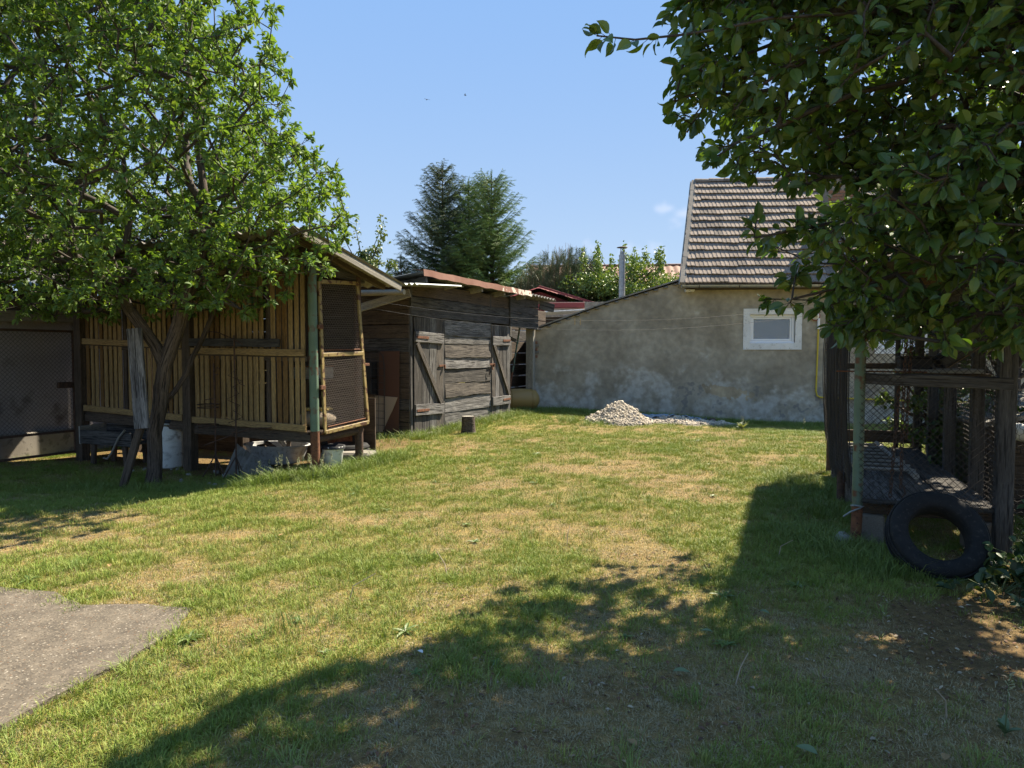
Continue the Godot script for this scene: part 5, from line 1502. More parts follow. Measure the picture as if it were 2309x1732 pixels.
	for k in 5:
		var c = [Vector2(2.75, 15.75), Vector2(3.3, 15.85), Vector2(3.7, 15.9), Vector2(2.75, 15.5), Vector2(4.35, 15.4)][k]
		var st = thing("brick_rubble", "brown brick fragment on the spread gravel near the tarpaulin", "rubble", Transform3D(Basis.from_euler(Vector3(0.2 * k, k * 1.3, 0.1)), P3(c.x, heap(c.x, c.y) + 0.03, c.y)), "brick fragments by the gravel")
		bxp(st, "fragment", Vector3.ZERO, Vector3(0.24 - 0.02 * k, 0.07, 0.11), M.brick if k % 2 else M.brown_wood, Basis(), 0.015)
	# clothes lines with pegs
	var A1 = P3(-2.13, 2.20, 9.40); var B1 = P3(3.86, 2.05, 8.60)
	for k in 2:
		var cl = thing("clothes_line", ["thin sagging wire strung from the crib to the dog run, pegs on it", "second thin wire strung lower from the crib to the dog run"][k], "wire", Transform3D())
		var pts = []
		for i in 33:
			var f = i / 32.0
			var p = A1.lerp(B1, f) + Vector3(0, -0.10 * k - (0.26 + 0.02 * k) * 4.0 * f * (1 - f), 0.06 * k)
			pts.append(p)
		tub(cl, "strand", pts, 0.0014, M.line_wire, 4)
		if k == 0:
			for q in 2:
				var i = 16 - q
				for s in [-1, 1]:
					bxp(cl, "peg", pts[i] + Vector3(0.0, -0.02, 0.004 * s + 0.0) + Vector3(q * 0.12, 0, 0), Vector3(0.011, 0.075, 0.006), M.peg, Basis(Vector3(1, 0, 0), 0.08 * s), 0.002)
	var lw = thing("left_line", "pale wire strung through the plum leaves before the outbuilding", "wire", Transform3D())
	var lp = []
	for i in 25:
		var f = i / 24.0
		lp.append(P3(-7.4, 2.52, 8.6).lerp(P3(-2.45, 2.42, 8.55), f) + Vector3(0, -0.14 * 4.0 * f * (1 - f), 0))
	tub(lw, "strand", lp, 0.003, M.wire_bright, 4)
	# stove pipe of the low house part
	var sp = thing("stove_pipe", "shiny metal stove pipe with rain cap above the low house roof", "chimney pipe", frame(3.02, 2.5, 19.6, 5.0))
	tub(sp, "pipe", [Vector3(0, -0.2, 0), Vector3(0, 0.9, 0)], 0.085, M.galvanised, 16)
	tub(sp, "pipe", [Vector3(0, 0.9, 0), Vector3(0, 1.65, 0)], 0.082, M.galvanised, 16)
	for y in [0.3, 0.9, 1.62]:
		tub(sp, "joint_band", [Vector3(0, y - 0.02, 0), Vector3(0, y + 0.02, 0)], 0.09, M.galvanised, 16)
	tub(sp, "inner_flue", [Vector3(0, 1.65, 0), Vector3(0, 1.74, 0)], 0.06, M.galvanised, 12)
	for a in 3: tub(sp, "cap_leg", [Vector3(0.055 * cos(a * 2.1), 1.72, 0.055 * sin(a * 2.1)), Vector3(0.08 * cos(a * 2.1), 1.85, 0.08 * sin(a * 2.1))], 0.006, M.wire_dark, 4)
	m = mb()
	m.lathe([Vector2(0.15, 1.845), Vector2(0.145, 1.855), Vector2(0.06, 1.875), Vector2(0.001, 1.88)], 16)
	part(sp, "rain_cap", m, M.wire_dark)
	# birds
	for k in 2:
		var bd = thing("bird", ["tiny dark bird flying level high in the blue sky", "tiny dark bird flying with raised wings, higher in the sky"][k], "bird", Transform3D(Basis(Vector3.UP, 0.6 + k).scaled(Vector3.ONE * 0.65), [P3(-4.72, 15.5, 40.0), P3(-2.6, 15.75, 40.0)][k]))
		m = mb()
		m.tube([Vector3(0, 0, -0.10), Vector3(0, 0.01, -0.04), Vector3(0, 0.01, 0.04), Vector3(0, 0, 0.13)], [0.012, 0.035, 0.03, 0.008], 7)
		part(bd, "bird_body", m, M.bird_black)
		for s in [-1, 1]:
			m = mb()
			m.plank(Vector3(s * 0.02, 0.015, 0), Vector3(s * 0.13, 0.05 + 0.04 * k, 0.0), Vector3(0, 0, 1), 0.06, 0.006)
			m.plank(Vector3(s * 0.13, 0.05 + 0.04 * k, 0), Vector3(s * 0.27, 0.03, 0.05), Vector3(0, 0, 1), 0.04, 0.005)
			part(bd, "wing", m, M.bird_black)

func heap(x, d) -> float:
	var g = gh(x, d)
	var q = Vector2(x - 2.25, d - 14.85)
	var r = sqrt(pow(q.x / 0.74, 2) + pow(q.y / 0.85, 2)) + 0.10 * gn.get_noise_2d(x * 3.0, d * 3.0)
	var h = 0.44 * clampf(1.0 - r, 0.0, 1.0)
	var q2 = Vector2((x - 3.5) / 1.35, (d - 15.35) / 0.75)
	h = maxf(h, 0.075 * clampf(1.15 - q2.length() + 0.4 * gn.get_noise_2d(x * 2.0, d * 2.0), 0.0, 1.0) * 1.3)
	return g - 0.012 + h

# ---------------------------------------------------------------- neighbours
func build_neighbours():
	# red roofed outbuilding behind the shed
	var h = thing("red_roofed_garage", "neighbouring garage with dark red metal roof and white awning edge", "garage", frame(0.75, 0, 23.6, 5.0))
	var A = Vector3(0.15, 3.58, 0.0); var B = Vector3(3.0, 2.72, 0.0)
	bxp(h, "wall", Vector3(0.4, 1.1, -2.2), Vector3(4.6, 2.6, 4.0), M.whitewash, Basis(), 0.01)
	var gm = mb()
	gm.tri(Vector3(-2.6, 2.7, -0.15), Vector3(3.0, 2.55, -0.15), Vector3(0.15, 3.5, -0.15), Vector3.BACK)
	part(h, "gable_cladding", gm, M.red_cladding)
	for s in [1, -1]:
		var e = Vector3(3.05, 2.66, 0) if s == 1 else Vector3(-2.75, 2.66, 0)
		var rm = mb()
		# ribbed metal sheet, tipped a little towards the yard
		var P = []
		for i in 9:
			var row = []
			for k in 49:
				var f = k / 48.0
				var p = A.lerp(e, f)
				row.append(p + Vector3(0, 0.10 * (i / 8.0) * 2.0 + 0.016 * absf(sin(f * 60.0)) + 0.02 * (1.0 if i % 2 else 0.0), 0.30 - i * 0.22 if i < 4 else -0.58 - (i - 4) * 1.0))
			P.append(row)
		rm.grid(P, null, 1, 1, s == 1)
		part(h, "roof_sheet", rm, M.red_metal)
	plk(h, "ridge_cap", A + Vector3(0, 0.06, 0.32), Vector3(3.07, 2.74, 0.32), Vector3.UP, 0.07, 0.05, M.red_metal, 0.0, 1)
	var aw = thing("awning", "lean-to awning with pink gutter, white sheet edge and brown beams behind the shed", "awning", frame(0.75, 0, 22.2, 5.0))
	bxp(aw, "gutter", Vector3(0.75, 2.93, 0.2), Vector3(1.5, 0.16, 0.12), M.red_metal, Basis(), 0.015)
	bxp(aw, "gutter_lip", Vector3(0.75, 2.83, 0.26), Vector3(1.5, 0.03, 0.05), M.orange_tile, Basis(), 0.005)
	plk(aw, "white_sheet", Vector3(-0.7, 2.62, 0.35), Vector3(1.55, 2.74, 0.30), Vector3(0, 0.25, 1), 0.35, 0.03, M.white_paint, 0.0, 3)
	plk(aw, "beam", Vector3(-0.8, 2.45, 0.1), Vector3(1.6, 2.5, 0.1), Vector3.UP, 0.20, 0.10, M.brown_wood, 0.003, 2)
	for x in [-0.1, 0.45, 0.62]: plk(aw, "strut", Vector3(x, 2.35, 0.12), Vector3(x + 0.25, 2.02, 0.12), Vector3(1, 0, 0), 0.09, 0.07, M.brown_wood, 0.0, 1)
	for x in [-0.6, 1.5]: plk(aw, "post", Vector3(x, -0.1, 0.1), Vector3(x, 2.4, 0.1), Vector3(1, 0, 0), 0.12, 0.12, M.brown_wood, 0.0, 1)
	bxp(aw, "white_board", Vector3(-0.35, 2.13, 0.0), Vector3(0.7, 0.10, 0.04), M.white_paint)
	# house with orange tiles far behind
	var f = thing("orange_roofed_house", "distant house with orange tiled roof behind birch and pine", "house", frame(2.0, 0, 38.0, 5.0))
	bxp(f, "wall", Vector3(3.6, 2.5, -2.5), Vector3(9.0, 5.4, 5.0), M.whitewash)
	var rm = mb()
	var P = []
	for i in 13:
		var row = []
		for k in 145:
			var x = -1.2 + 10.4 * k / 144.0
			row.append(Vector3(x, 5.05 + i * 0.095 + 0.06 * absf(sin(x * 8.0)) + 0.08 * (i % 2), 0.5 - i * 0.19))
		P.append(row)
	rm.grid(P, null, 1, 1, true)
	part(f, "tiled_roof", rm, M.orange_tile)
	var back = mb()
	back.quad(Vector3(-1.2, 6.25, -1.8), Vector3(9.2, 6.25, -1.8), Vector3(9.2, 4.9, -5.2), Vector3(-1.2, 4.9, -5.2), Vector3(0, 1, -1))
	part(f, "rear_roof", back, M.orange_tile)
	for k in 27: # one tile column a part near the end that shows
		tub(f, "ridge_tile", [Vector3(-1.2 + k * 0.385, 6.28, -1.8), Vector3(-0.83 + k * 0.385, 6.28, -1.8)], 0.10, M.orange_tile, 7)

# ---------------------------------------------------------------- plants
func leaf_mesh(w, curl, c := Color.WHITE) -> ArrayMesh:
	var b = MB.new()
	b.col = c
	var L = [[0.0, 0.03, 0.0], [0.12, 0.52, 0.015], [0.32, 0.93, 0.03], [0.55, 1.0, 0.03], [0.76, 0.74, 0.01], [0.90, 0.34, -0.01], [1.0, 0.0, -0.4 * curl]]
	for i in 6:
		var p = L[i]; var q = L[i + 1]
		var za = p[2] - curl * p[0] * p[0] * 0.6; var zb = q[2] - curl * q[0] * q[0] * 0.6
		for s in [-1.0, 1.0]:
			var A = Vector3(0, p[0], za - 0.05 * w); var B = Vector3(0, q[0], zb - 0.05 * w)
			var A2 = Vector3(s * w * 0.5 * p[1], p[0], za + 0.16 * w * p[1]); var B2 = Vector3(s * w * 0.5 * q[1], q[0], zb + 0.16 * w * q[1])
			b.quad(A, A2, B2, B, Vector3(0, 0, 1))
	return b.mesh()
func leaf_basis(dir: Vector3, nrm: Vector3, sz: float) -> Basis:
	var y = dir.normalized()
	var z = nrm - y * nrm.dot(y)
	if z.length_squared() < 0.001: z = y.cross(Vector3.RIGHT)
	z = z.normalized()
	return Basis(y.cross(z) * sz, y * sz, z * sz)
func rdir() -> Vector3:
	var y = rng.randf_range(-1, 1); var a = rng.randf() * TAU; var r = sqrt(1 - y * y)
	return Vector3(r * cos(a), y, r * sin(a))

func grow(limbs: Array, targets: Array, step: float, sag := 0.0) -> Dictionary:
	var pos = []; var par = []; var chains = []
	for L in limbs:
		var at = -1
		var ch = []
		if pos.size() > 0:
			var best = 1e9
			for i in pos.size():
				var dd = pos[i].distance_squared_to(L[0])
				if dd < best:
					best = dd; at = i
			ch.append(at)
		else:
			pos.append(L[0]); par.append(-1); at = 0
			ch.append(0)
		for k in range(1, L.size()):
			var a = pos[at]; var b = L[k]
			var n = maxi(1, int(round(a.distance_to(b) / step)))
			for q in n:
				var p = a.lerp(b, float(q + 1) / n)
				if q < n - 1: p += rdir() * step * 0.10
				pos.append(p); par.append(at)
				at = pos.size() - 1
				ch.append(at)
		chains.append(ch)
	var nl = chains.size()
	var cells = {}
	var hashed = 0
	for T in targets:
		var best = 1e9; var at = 0
		while hashed < pos.size():
			if hashed >= 3:
				var hk = Vector3i((pos[hashed] / 0.5).floor())
				if not cells.has(hk): cells[hk] = PackedInt32Array()
				cells[hk].append(hashed)
			hashed += 1
		var tk = Vector3i((T / 0.5).floor())
		for ring in [1, 2, 4, 8]:
			for cx in range(-ring, ring + 1):
				for cy in range(-ring, ring + 1):
					for cz in range(-ring, ring + 1):
						var hk = tk + Vector3i(cx, cy, cz)
						if not cells.has(hk): continue
						for i in cells[hk]:
							var dv = T - pos[i]
							var dd = dv.length() * (1.0 + (0.35 if dv.y < -0.1 else 0.0))
							if dd < best:
								best = dd; at = i
			if best < ring * 0.5: break
		var a = pos[at]
		var n = maxi(1, int(a.distance_to(T) / step))
		var ch = [at]
		var mid = rdir() * step * 0.5
		for q in n:
			var f = float(q + 1) / n
			var p = a.lerp(T, f) + mid * sin(f * PI) + Vector3(0, sag * sin(f * PI), 0) + rdir() * step * 0.08
			pos.append(p); par.append(at)
			at = pos.size() - 1
			ch.append(at)
		chains.append(ch)
	var wt = []
	wt.resize(pos.size()); wt.fill(1.0)
	for i in range(pos.size() - 1, 0, -1):
		if par[i] >= 0: wt[par[i]] += wt[i] * 0.999
	return {"pos": pos, "par": par, "chains": chains, "wt": wt, "nl": nl}

func wood_parts(tree, sk, r0, expo, lname, rmax):
	var lm = MB.new()
	var R = func(i): return minf(rmax, r0 * pow(sk.wt[i], expo))
	for c in sk.chains.size():
		var ch = sk.chains[c]
		if ch.size() < 2: continue
		var pts = []; var rr = []
		for k in ch.size():
			pts.append(sk.pos[ch[k]])
			rr.append(R.call(ch[k]) if k > 0 or c == 0 else minf(R.call(ch[k]), R.call(ch[1]) * 1.15))
		if c < sk.nl:
			var m = mb()
			if c == 0:
				rr[0] *= 1.22
			m.tube(pts, rr, 12)
			part(tree, "trunk" if c == 0 else "limb", m, M.bark if c < 3 else M.bark_smooth)
		else:
			lm.tube(pts, rr, 5)
	stuff(tree, lname, lm, M.bark_smooth)

# leaf list -> the nearest 300 as single parts, the rest as one mass
func leaves_out(tree, list: Array, mesh_w, mesh_c, mt, cols: Array, singles := 300):
	list.sort_custom(func(a, b): return a[2] < b[2])
	var var_m = []
	for c in cols: var_m.append(leaf_mesh(mesh_w, mesh_c, c))
	var xs = []; var cs = []
	for i in list.size():
		if i < singles:
			part(tree, "leaf", var_m[list[i][1]], mt, list[i][0])
		else:
			xs.append(list[i][0])
			cs.append(cols[list[i][1]] * rng.randf_range(0.85, 1.15))
	scatter(tree, "foliage", leaf_mesh(mesh_w, mesh_c), mt, xs, cs)

func build_plum():
	var t = thing("plum_tree", "leafy plum tree with leaning forked trunk in front of the crib", "tree", Transform3D())
	var B = Vector3(-4.36, gh(-4.36, 8.54) - 0.06, -8.54)
	var limbs = [
		[B, P3(-4.30, 0.5, 8.50), P3(-4.19, 1.05, 8.48), P3(-4.05, 1.55, 8.46), P3(-3.90, 2.05, 8.45), P3(-3.72, 2.5, 8.45), P3(-3.6, 3.1, 8.5), P3(-3.75, 3.9, 8.6), P3(-3.9, 4.9, 8.7), P3(-3.95, 6.0, 8.7)],
		[P3(-4.24, 1.2, 8.46), P3(-4.36, 1.75, 8.40), P3(-4.55, 2.1, 8.32), P3(-4.95, 2.5, 8.2), P3(-5.4, 3.0, 8.1), P3(-5.8, 3.6, 8.0), P3(-6.1, 4.3, 7.9)],
		[P3(-4.25, 0.72, 8.50), P3(-4.0, 1.2, 8.72), P3(-3.82, 1.8, 8.95), P3(-3.66, 2.4, 9.15), P3(-3.5, 3.1, 9.3), P3(-3.3, 3.8, 9.5)],
		[P3(-3.65, 2.75, 8.47), P3(-3.2, 3.3, 8.2), P3(-2.85, 3.6, 8.05), P3(-2.55, 3.75, 7.95)],
		[P3(-3.85, 2.2, 8.45), P3(-3.3, 2.45, 8.1), P3(-2.7, 2.6, 7.7), P3(-2.2, 2.7, 7.4), P3(-1.9, 2.75, 7.3)],
		[P3(-3.62, 3.3, 8.52), P3(-4.2, 3.8, 8.2), P3(-4.7, 4.5, 7.7), P3(-5.0, 5.2, 7.5)],
		[P3(-3.7, 3.6, 8.56), P3(-3.3, 4.3, 8.4), P3(-3.1, 5.0, 8.3), P3(-3.2, 5.6, 8.2)],
		[P3(-4.4, 1.9, 8.38), P3(-4.4, 2.4, 7.9), P3(-4.2, 2.7, 7.3), P3(-3.9, 2.8, 6.8)],
		[P3(-4.95, 2.5, 8.2), P3(-5.6, 2.5, 8.0), P3(-6.2, 2.6, 7.9), P3(-6.8, 2.9, 7.9)],
	]
	var targets = []
	var edge = [[1.9, -2.75], [2.15, -2.25], [2.45, -1.7], [2.85, -1.5], [3.1, -1.8], [3.7, -2.36], [4.45, -2.55], [5.2, -3.0], [5.8, -3.35], [6.8, -3.7]]
	while targets.size() < 4000:
		var X = rng.randf_range(-7.5, -1.6); var Y = rng.randf_range(1.95, 6.9); var d = rng.randf_range(6.2, 12.0)
		var xm = -9.0
		for k in edge.size() - 1:
			if Y >= edge[k][0] and Y < edge[k + 1][0]: xm = lerpf(edge[k][1], edge[k + 1][1], (Y - edge[k][0]) / (edge[k + 1][0] - edge[k][0]))
		# the right flank leans towards the lawn
		var dm = lerpf(9.1, 7.5, clampf((X + 5.0) / 3.3, 0, 1))
		var q = Vector3((X + 4.65) / 3.45, (Y - 4.1) / 2.9, (d - dm) / (2.75 - 1.35 * sst(-5.0, -1.8, X)))
		var r = q.length()
		if r > 1.0 or r < 0.30 + 0.3 * rng.randf(): continue
		if X > xm * d / 8.0: continue
		# underside of the crown rises above the trunk
		var low = 1.84 + 0.22 * sin(X * 2.3) + 0.1 * sin(X * 7.0)
		if X < -5.0: low -= 0.25
		if Y < low: continue
		if rng.randf() < 0.25 and r < 0.6: continue
		targets.append(P3(X, Y, d))
	targets.sort_custom(func(a, b): return a.distance_squared_to(Vector3(-3.9, 2.6, -8.45)) < b.distance_squared_to(Vector3(-3.9, 2.6, -8.45)))
	var sk = grow(limbs, targets, 0.26, 0.04)
	wood_parts(t, sk, 0.0034, 0.42, "twigs", 0.084)
	var cols = [Color(0.128, 0.222, 0.052), Color(0.16, 0.262, 0.068), Color(0.112, 0.20, 0.050), Color(0.20, 0.29, 0.070), Color(0.155, 0.22, 0.10)]
	var list = []
	var tw = MB.new()
	for c in range(sk.nl, sk.chains.size()):
		var ch = sk.chains[c]
		for k in range(1, ch.size()):
			var last = k == ch.size() - 1
			var p = sk.pos[ch[k]]
			var along = (p - sk.pos[ch[k - 1]]).normalized()
			for s in (4 if last else rng.randi_range(2, 4)):
				var dir = (along * (1.0 if last else 0.3) + rdir() * 0.8 + Vector3(0, 0.25, 0)).normalized()
				var tl = rng.randf_range(0.04, 0.16)
				var tip = p + dir * tl
				tw.tube([p, tip], [0.003, 0.0018], 3, false)
				for q in rng.randi_range(6, 9):
					var ld = (dir * 0.5 + rdir() * 0.9 + Vector3(0, -0.12, 0)).normalized()
					var nn = (Vector3.UP * 0.9 + rdir() * 0.8).normalized()
					var sz = rng.randf_range(0.036, 0.088)
					var o = p.lerp(tip, rng.randf_range(0.5, 1.0)) + ld * 0.008
					list.append([Transform3D(leaf_basis(ld, nn, sz), o), [0, 0, 1, 1, 2, 2, 3, 4][rng.randi() % 8], o.distance_squared_to(Vector3(0, 1.45, 0))])
	stuff(t, "spurs", tw, M.bark_smooth)
	leaves_out(t, list, 0.46, 0.25, M.leaf_plum, cols, 300)
	print("plum leaves ", list.size())

func build_cherry():
	var t = thing("cherry_tree", "dark cherry tree with green fruit overhanging the dog run", "tree", Transform3D())
	var limbs = [
		[P3(5.0, -0.08, 4.3), P3(4.9, 0.6, 4.3), P3(4.75, 1.3, 4.35), P3(4.6, 1.9, 4.4), P3(4.5, 2.7, 4.6), P3(4.5, 3.6, 4.8), P3(4.4, 4.5, 5.0)],
		[P3(4.68, 1.5, 4.38), P3(3.9, 2.25, 4.15), P3(3.3, 2.6, 3.98), P3(2.74, 2.88, 3.85), P3(2.42, 3.10, 3.78), P3(2.14, 3.30, 3.72), P3(1.7, 3.6, 3.7), P3(1.3, 3.9, 3.7)],
		[P3(4.75, 1.35, 4.36), P3(4.0, 1.75, 4.2), P3(3.3, 1.92, 4.1), P3(2.7, 1.98, 3.98), P3(2.1, 1.88, 3.9), P3(1.75, 1.80, 3.85), P3(1.5, 1.74, 3.82)],
		[P3(2.3, 3.18, 3.75), P3(1.75, 3.1, 3.5), P3(1.15, 2.95, 3.25), P3(0.72, 2.82, 3.12), P3(0.36, 2.80, 3.08)],
		[P3(2.5, 3.05, 3.8), P3(2.0, 2.85, 3.75), P3(1.55, 2.7, 3.7), P3(1.15, 2.52, 3.62), P3(1.0, 2.42, 3.6)],
		[P3(3.5, 2.5, 4.03), P3(2.8, 2.4, 4.0), P3(2.1, 2.25, 3.9), P3(1.6, 2.12, 3.8), P3(1.28, 2.06, 3.78)],
		[P3(4.55, 2.2, 4.5), P3(4.0, 3.0, 5.0), P3(3.4, 3.6, 5.5), P3(2.9, 3.9, 6.0)],
		[P3(4.5, 2.9, 4.65), P3(3.8, 3.8, 4.5), P3(3.0, 4.3, 4.3), P3(2.2, 4.5, 4.2)],
		[P3(4.6, 2.0, 4.42), P3(4.2, 2.3, 5.2), P3(3.8, 2.6, 5.8), P3(3.5, 2.9, 6.3)],
		[P3(1.75, 3.1, 3.5), P3(1.3, 3.15, 3.3), P3(0.95, 3.1, 3.15), P3(0.78, 3.08, 3.1)],
		[P3(4.6, 1.9, 4.4), P3(4.2, 2.2, 3.7), P3(3.7, 2.6, 3.2), P3(3.1, 3.0, 2.9), P3(2.5, 3.5, 2.9)],
		[P3(4.5, 3.6, 4.8), P3(3.9, 4.5, 4.3), P3(3.2, 5.0, 3.9)],
	]
	var targets = []
	# left outline of the crown: sideways slope against height slope, as seen from the lawn
	var edge = [[0.0, 0.55], [0.03, 0.43], [0.06, 0.35], [0.11, 0.33], [0.125, 0.42], [0.145, 0.36], [0.155, 0.31], [0.185, 0.31], [0.20, 0.42], [0.235, 0.43], [0.25, 0.29], [0.29, 0.245], [0.33, 0.215], [0.42, 0.225], [0.50, 0.22], [0.62, 0.20], [2.0, 0.10]]
	var tries = 0
	while targets.size() < 4400 and tries < 1200000:
		tries += 1
		var X = rng.randf_range(0.6, 5.3); var Y = rng.randf_range(1.52, 5.8); var d = rng.randf_range(2.9, 6.6)
		if targets.size() > 3600:
			Y = rng.randf_range(3.3, 5.8)
		elif targets.size() > 2400:
			Y = rng.randf_range(1.5, 3.5); d = rng.randf_range(3.2, 4.6); X = rng.randf_range(0.7, 3.6)
		var q = Vector3((X - 3.8) / 3.6, (Y - 3.4) / 2.4, (d - 4.6) / 2.1)
		if q.length() > 1.0: continue
		var hy = (Y - 1.45) / d; var sx = X / d
		var xm = 9.0
		for k in edge.size() - 1:
			if hy >= edge[k][0] and hy < edge[k + 1][0]: xm = lerpf(edge[k][1], edge[k + 1][1], (hy - edge[k][0]) / (edge[k + 1][0] - edge[k][0]))
		if sx < xm + 0.02 * rng.randf(): continue
		# boughs come in clumps with gaps between
		if hy < 0.55 and hn.get_noise_3d(X * 4.2, Y * 4.6, d * 3.0) < -0.02: continue
		if hy < 0.2 and sx < 0.44 and rng.randf() < 0.72: continue
		# the crown's edge as its shadow draws it on the lawn
		var sX = X - 0.63 * Y; var sd = d - 0.57 * Y
		if sX < -1.30 + (sd - 2.54) * 0.741 + 0.18 * sin(sd * 4.0): continue
		# leave the part over the dog run's inside open low down
		if Y < 2.25 and d > 4.9: continue
		targets.append(P3(X, Y, d))
	targets.sort_custom(func(a, b): return a.distance_squared_to(P3(4.2, 2.2, 4.2)) < b.distance_squared_to(P3(4.2, 2.2, 4.2)))
	var sk = grow(limbs, targets, 0.2, 0.03)
	wood_parts(t, sk, 0.0034, 0.42, "twigs", 0.11)
	var cols = [Color(0.080, 0.150, 0.038), Color(0.100, 0.175, 0.040), Color(0.068, 0.130, 0.036), Color(0.15, 0.225, 0.040), Color(0.088, 0.140, 0.060)]
	var list = []
	var fr = []; var fc = []
	var st = MB.new()
	for c in range(3, sk.chains.size()):
		var ch = sk.chains[c]
		for k in range(1 if c >= sk.nl else 3, ch.size()):
			var last = k == ch.size() - 1
			var p = sk.pos[ch[k]]
			var along = (p - sk.pos[ch[k - 1]]).normalized()
			for q in (rng.randi_range(7, 11) if last or c < sk.nl else rng.randi_range(3, 6)):
				var ld = (along * (0.7 if last else 0.35) + rdir() * 0.8 + Vector3(0, -0.30, 0)).normalized()
				var nn = (Vector3.UP * 0.7 + rdir() * 0.8).normalized()
				var sz = rng.randf_range(0.045, 0.098) * (1.35 if p.y > 3.7 else 1.0)
				var o = p + along * rng.randf_range(-0.1, 0.02) + ld * 0.03
				st.tube([o - ld * 0.03, o], 0.0014, 3, false)
				list.append([Transform3D(leaf_basis(ld, nn, sz), o), [0, 0, 1, 1, 2, 2, 3, 4][rng.randi() % 8], o.distance_squared_to(Vector3(0, 1.45, 0))])
			if rng.randf() < 0.12:
				for q in rng.randi_range(2, 5):
					var dn = (Vector3(0, -1, 0) + rdir() * 0.45).normalized() * rng.randf_range(0.03, 0.055)
					st.tube([p, p + dn], 0.0011, 3, false)
					fr.append(Transform3D(Basis().scaled(Vector3.ONE * rng.randf_range(0.0055, 0.0075)), p + dn))
					var v = rng.randf_range(0.8, 1.2)
					fc.append(Color(0.16 * v, 0.22 * v, 0.05) if rng.randf() < 0.85 else Color(0.20, 0.11, 0.05))
	stuff(t, "stalks", st, M.bark_smooth)
	leaves_out(t, list, 0.56, 0.22, M.leaf_cherry, cols, 300)
	var ball = MB.new()
	ball.lathe([Vector2(0.001, -1), Vector2(0.7, -0.7), Vector2(1, 0), Vector2(0.7, 0.7), Vector2(0.001, 1)], 8)
	scatter(t, "green_cherries", ball.mesh(), M.leaf_cherry, fr, fc)
	print("cherry targets ", targets.size(), " leaves ", list.size(), " fruit ", fr.size())

# ---------------------------------------------------------------- conifers and far trees
func sprig_mesh(n, w, l, droop) -> ArrayMesh:
	var b = MB.new()
	for i in n:
		var f = float(i) / n
		for s in [-1.0, 1.0]:
			var o = Vector3(0, f, -droop * f * f)
			var tip = o + Vector3(s * l, l * 0.75, rng.randf_range(-0.5, 0.3) * l)
			b.tri(o + Vector3(0, -w, 0), o + Vector3(0, w, 0), tip, Vector3(0, 0, 1))
			b.tri(o + Vector3(0, 0, -w), o + Vector3(0, 0, w), o + Vector3(s * l * 0.4, l * 0.7, l * 0.7), Vector3(1, 0, 0))
	b.tri(Vector3(-w * 0.4, 0, 0), Vector3(w * 0.4, 0, 0), Vector3(0, 1.1, -droop), Vector3(0, 0, 1))
	return b.mesh()

func spruce(label, X, d, H, R, cols, dens := 1.0):
	var t = thing("spruce_tree", label, "tree", Transform3D(Basis(), P3(X, -0.1, d)), "spruces behind the shed")
	tub(t, "trunk", [Vector3(0, 0, 0), Vector3(0.03, H * 0.5, 0), Vector3(0, H, 0)], [0.16, 0.09, 0.012], M.bark_smooth, 8)
	var xs = []; var cs = []
	var bm = MB.new()
	var y = 1.4
	while y < H - 0.25:
		var f = 1.0 - y / H
		var L = R * pow(f, 0.62) * 1.45 + 0.08
		var n = int((6 + 5 * f) * dens)
		for k in n:
			var a = rng.randf() * TAU
			var Lk = L * rng.randf_range(0.65, 1.12)
			var out = Vector3(cos(a), 0, sin(a))
			var rise = lerpf(-0.15, 0.75, pow(1.0 - f, 1.5))
			var pts = []
			for i in 5:
				var q = i / 4.0
				pts.append(Vector3(0, y, 0) + out * Lk * q + Vector3(0, Lk * (rise * q - 0.25 * q * (1 - q) + 0.22 * q * q), 0))
			bm.tube(pts, [0.02 * f + 0.006, 0.014, 0.01, 0.006, 0.004], 4, false)
			var m = int(Lk / 0.045) + 3
			for i in m:
				var q = 0.05 + 0.95 * (i + rng.randf()) / m
				var p = pts[mini(3, int(q * 4))].lerp(pts[mini(4, int(q * 4) + 1)], fposmod(q * 4, 1.0))
				var side = out.cross(Vector3.UP) * (1 if i % 2 else -1)
				var dir = (out * 0.6 + side * rng.randf_range(0.2, 1.0) + Vector3(0, rng.randf_range(-0.35, 0.25), 0)).normalized()
				var sz = rng.randf_range(0.26, 0.44) * (0.55 + 0.55 * f)
				xs.append(Transform3D(leaf_basis(dir, Vector3.UP + rdir() * 0.5, sz), p))
				cs.append(cols[rng.randi() % cols.size()] * rng.randf_range(0.9, 1.1))
		y += 0.17 + 0.10 * f
	for i in 14: # leader shoots
		xs.append(Transform3D(leaf_basis((Vector3.UP + rdir() * 0.35).normalized(), rdir(), 0.18), Vector3(0, H - 0.5 + i * 0.04, 0)))
		cs.append(cols[0])
	stuff(t, "branches", bm, M.bark_smooth)
	scatter(t, "needles", sprig_mesh(6, 0.035, 0.26, 0.12), M.needle, xs, cs)

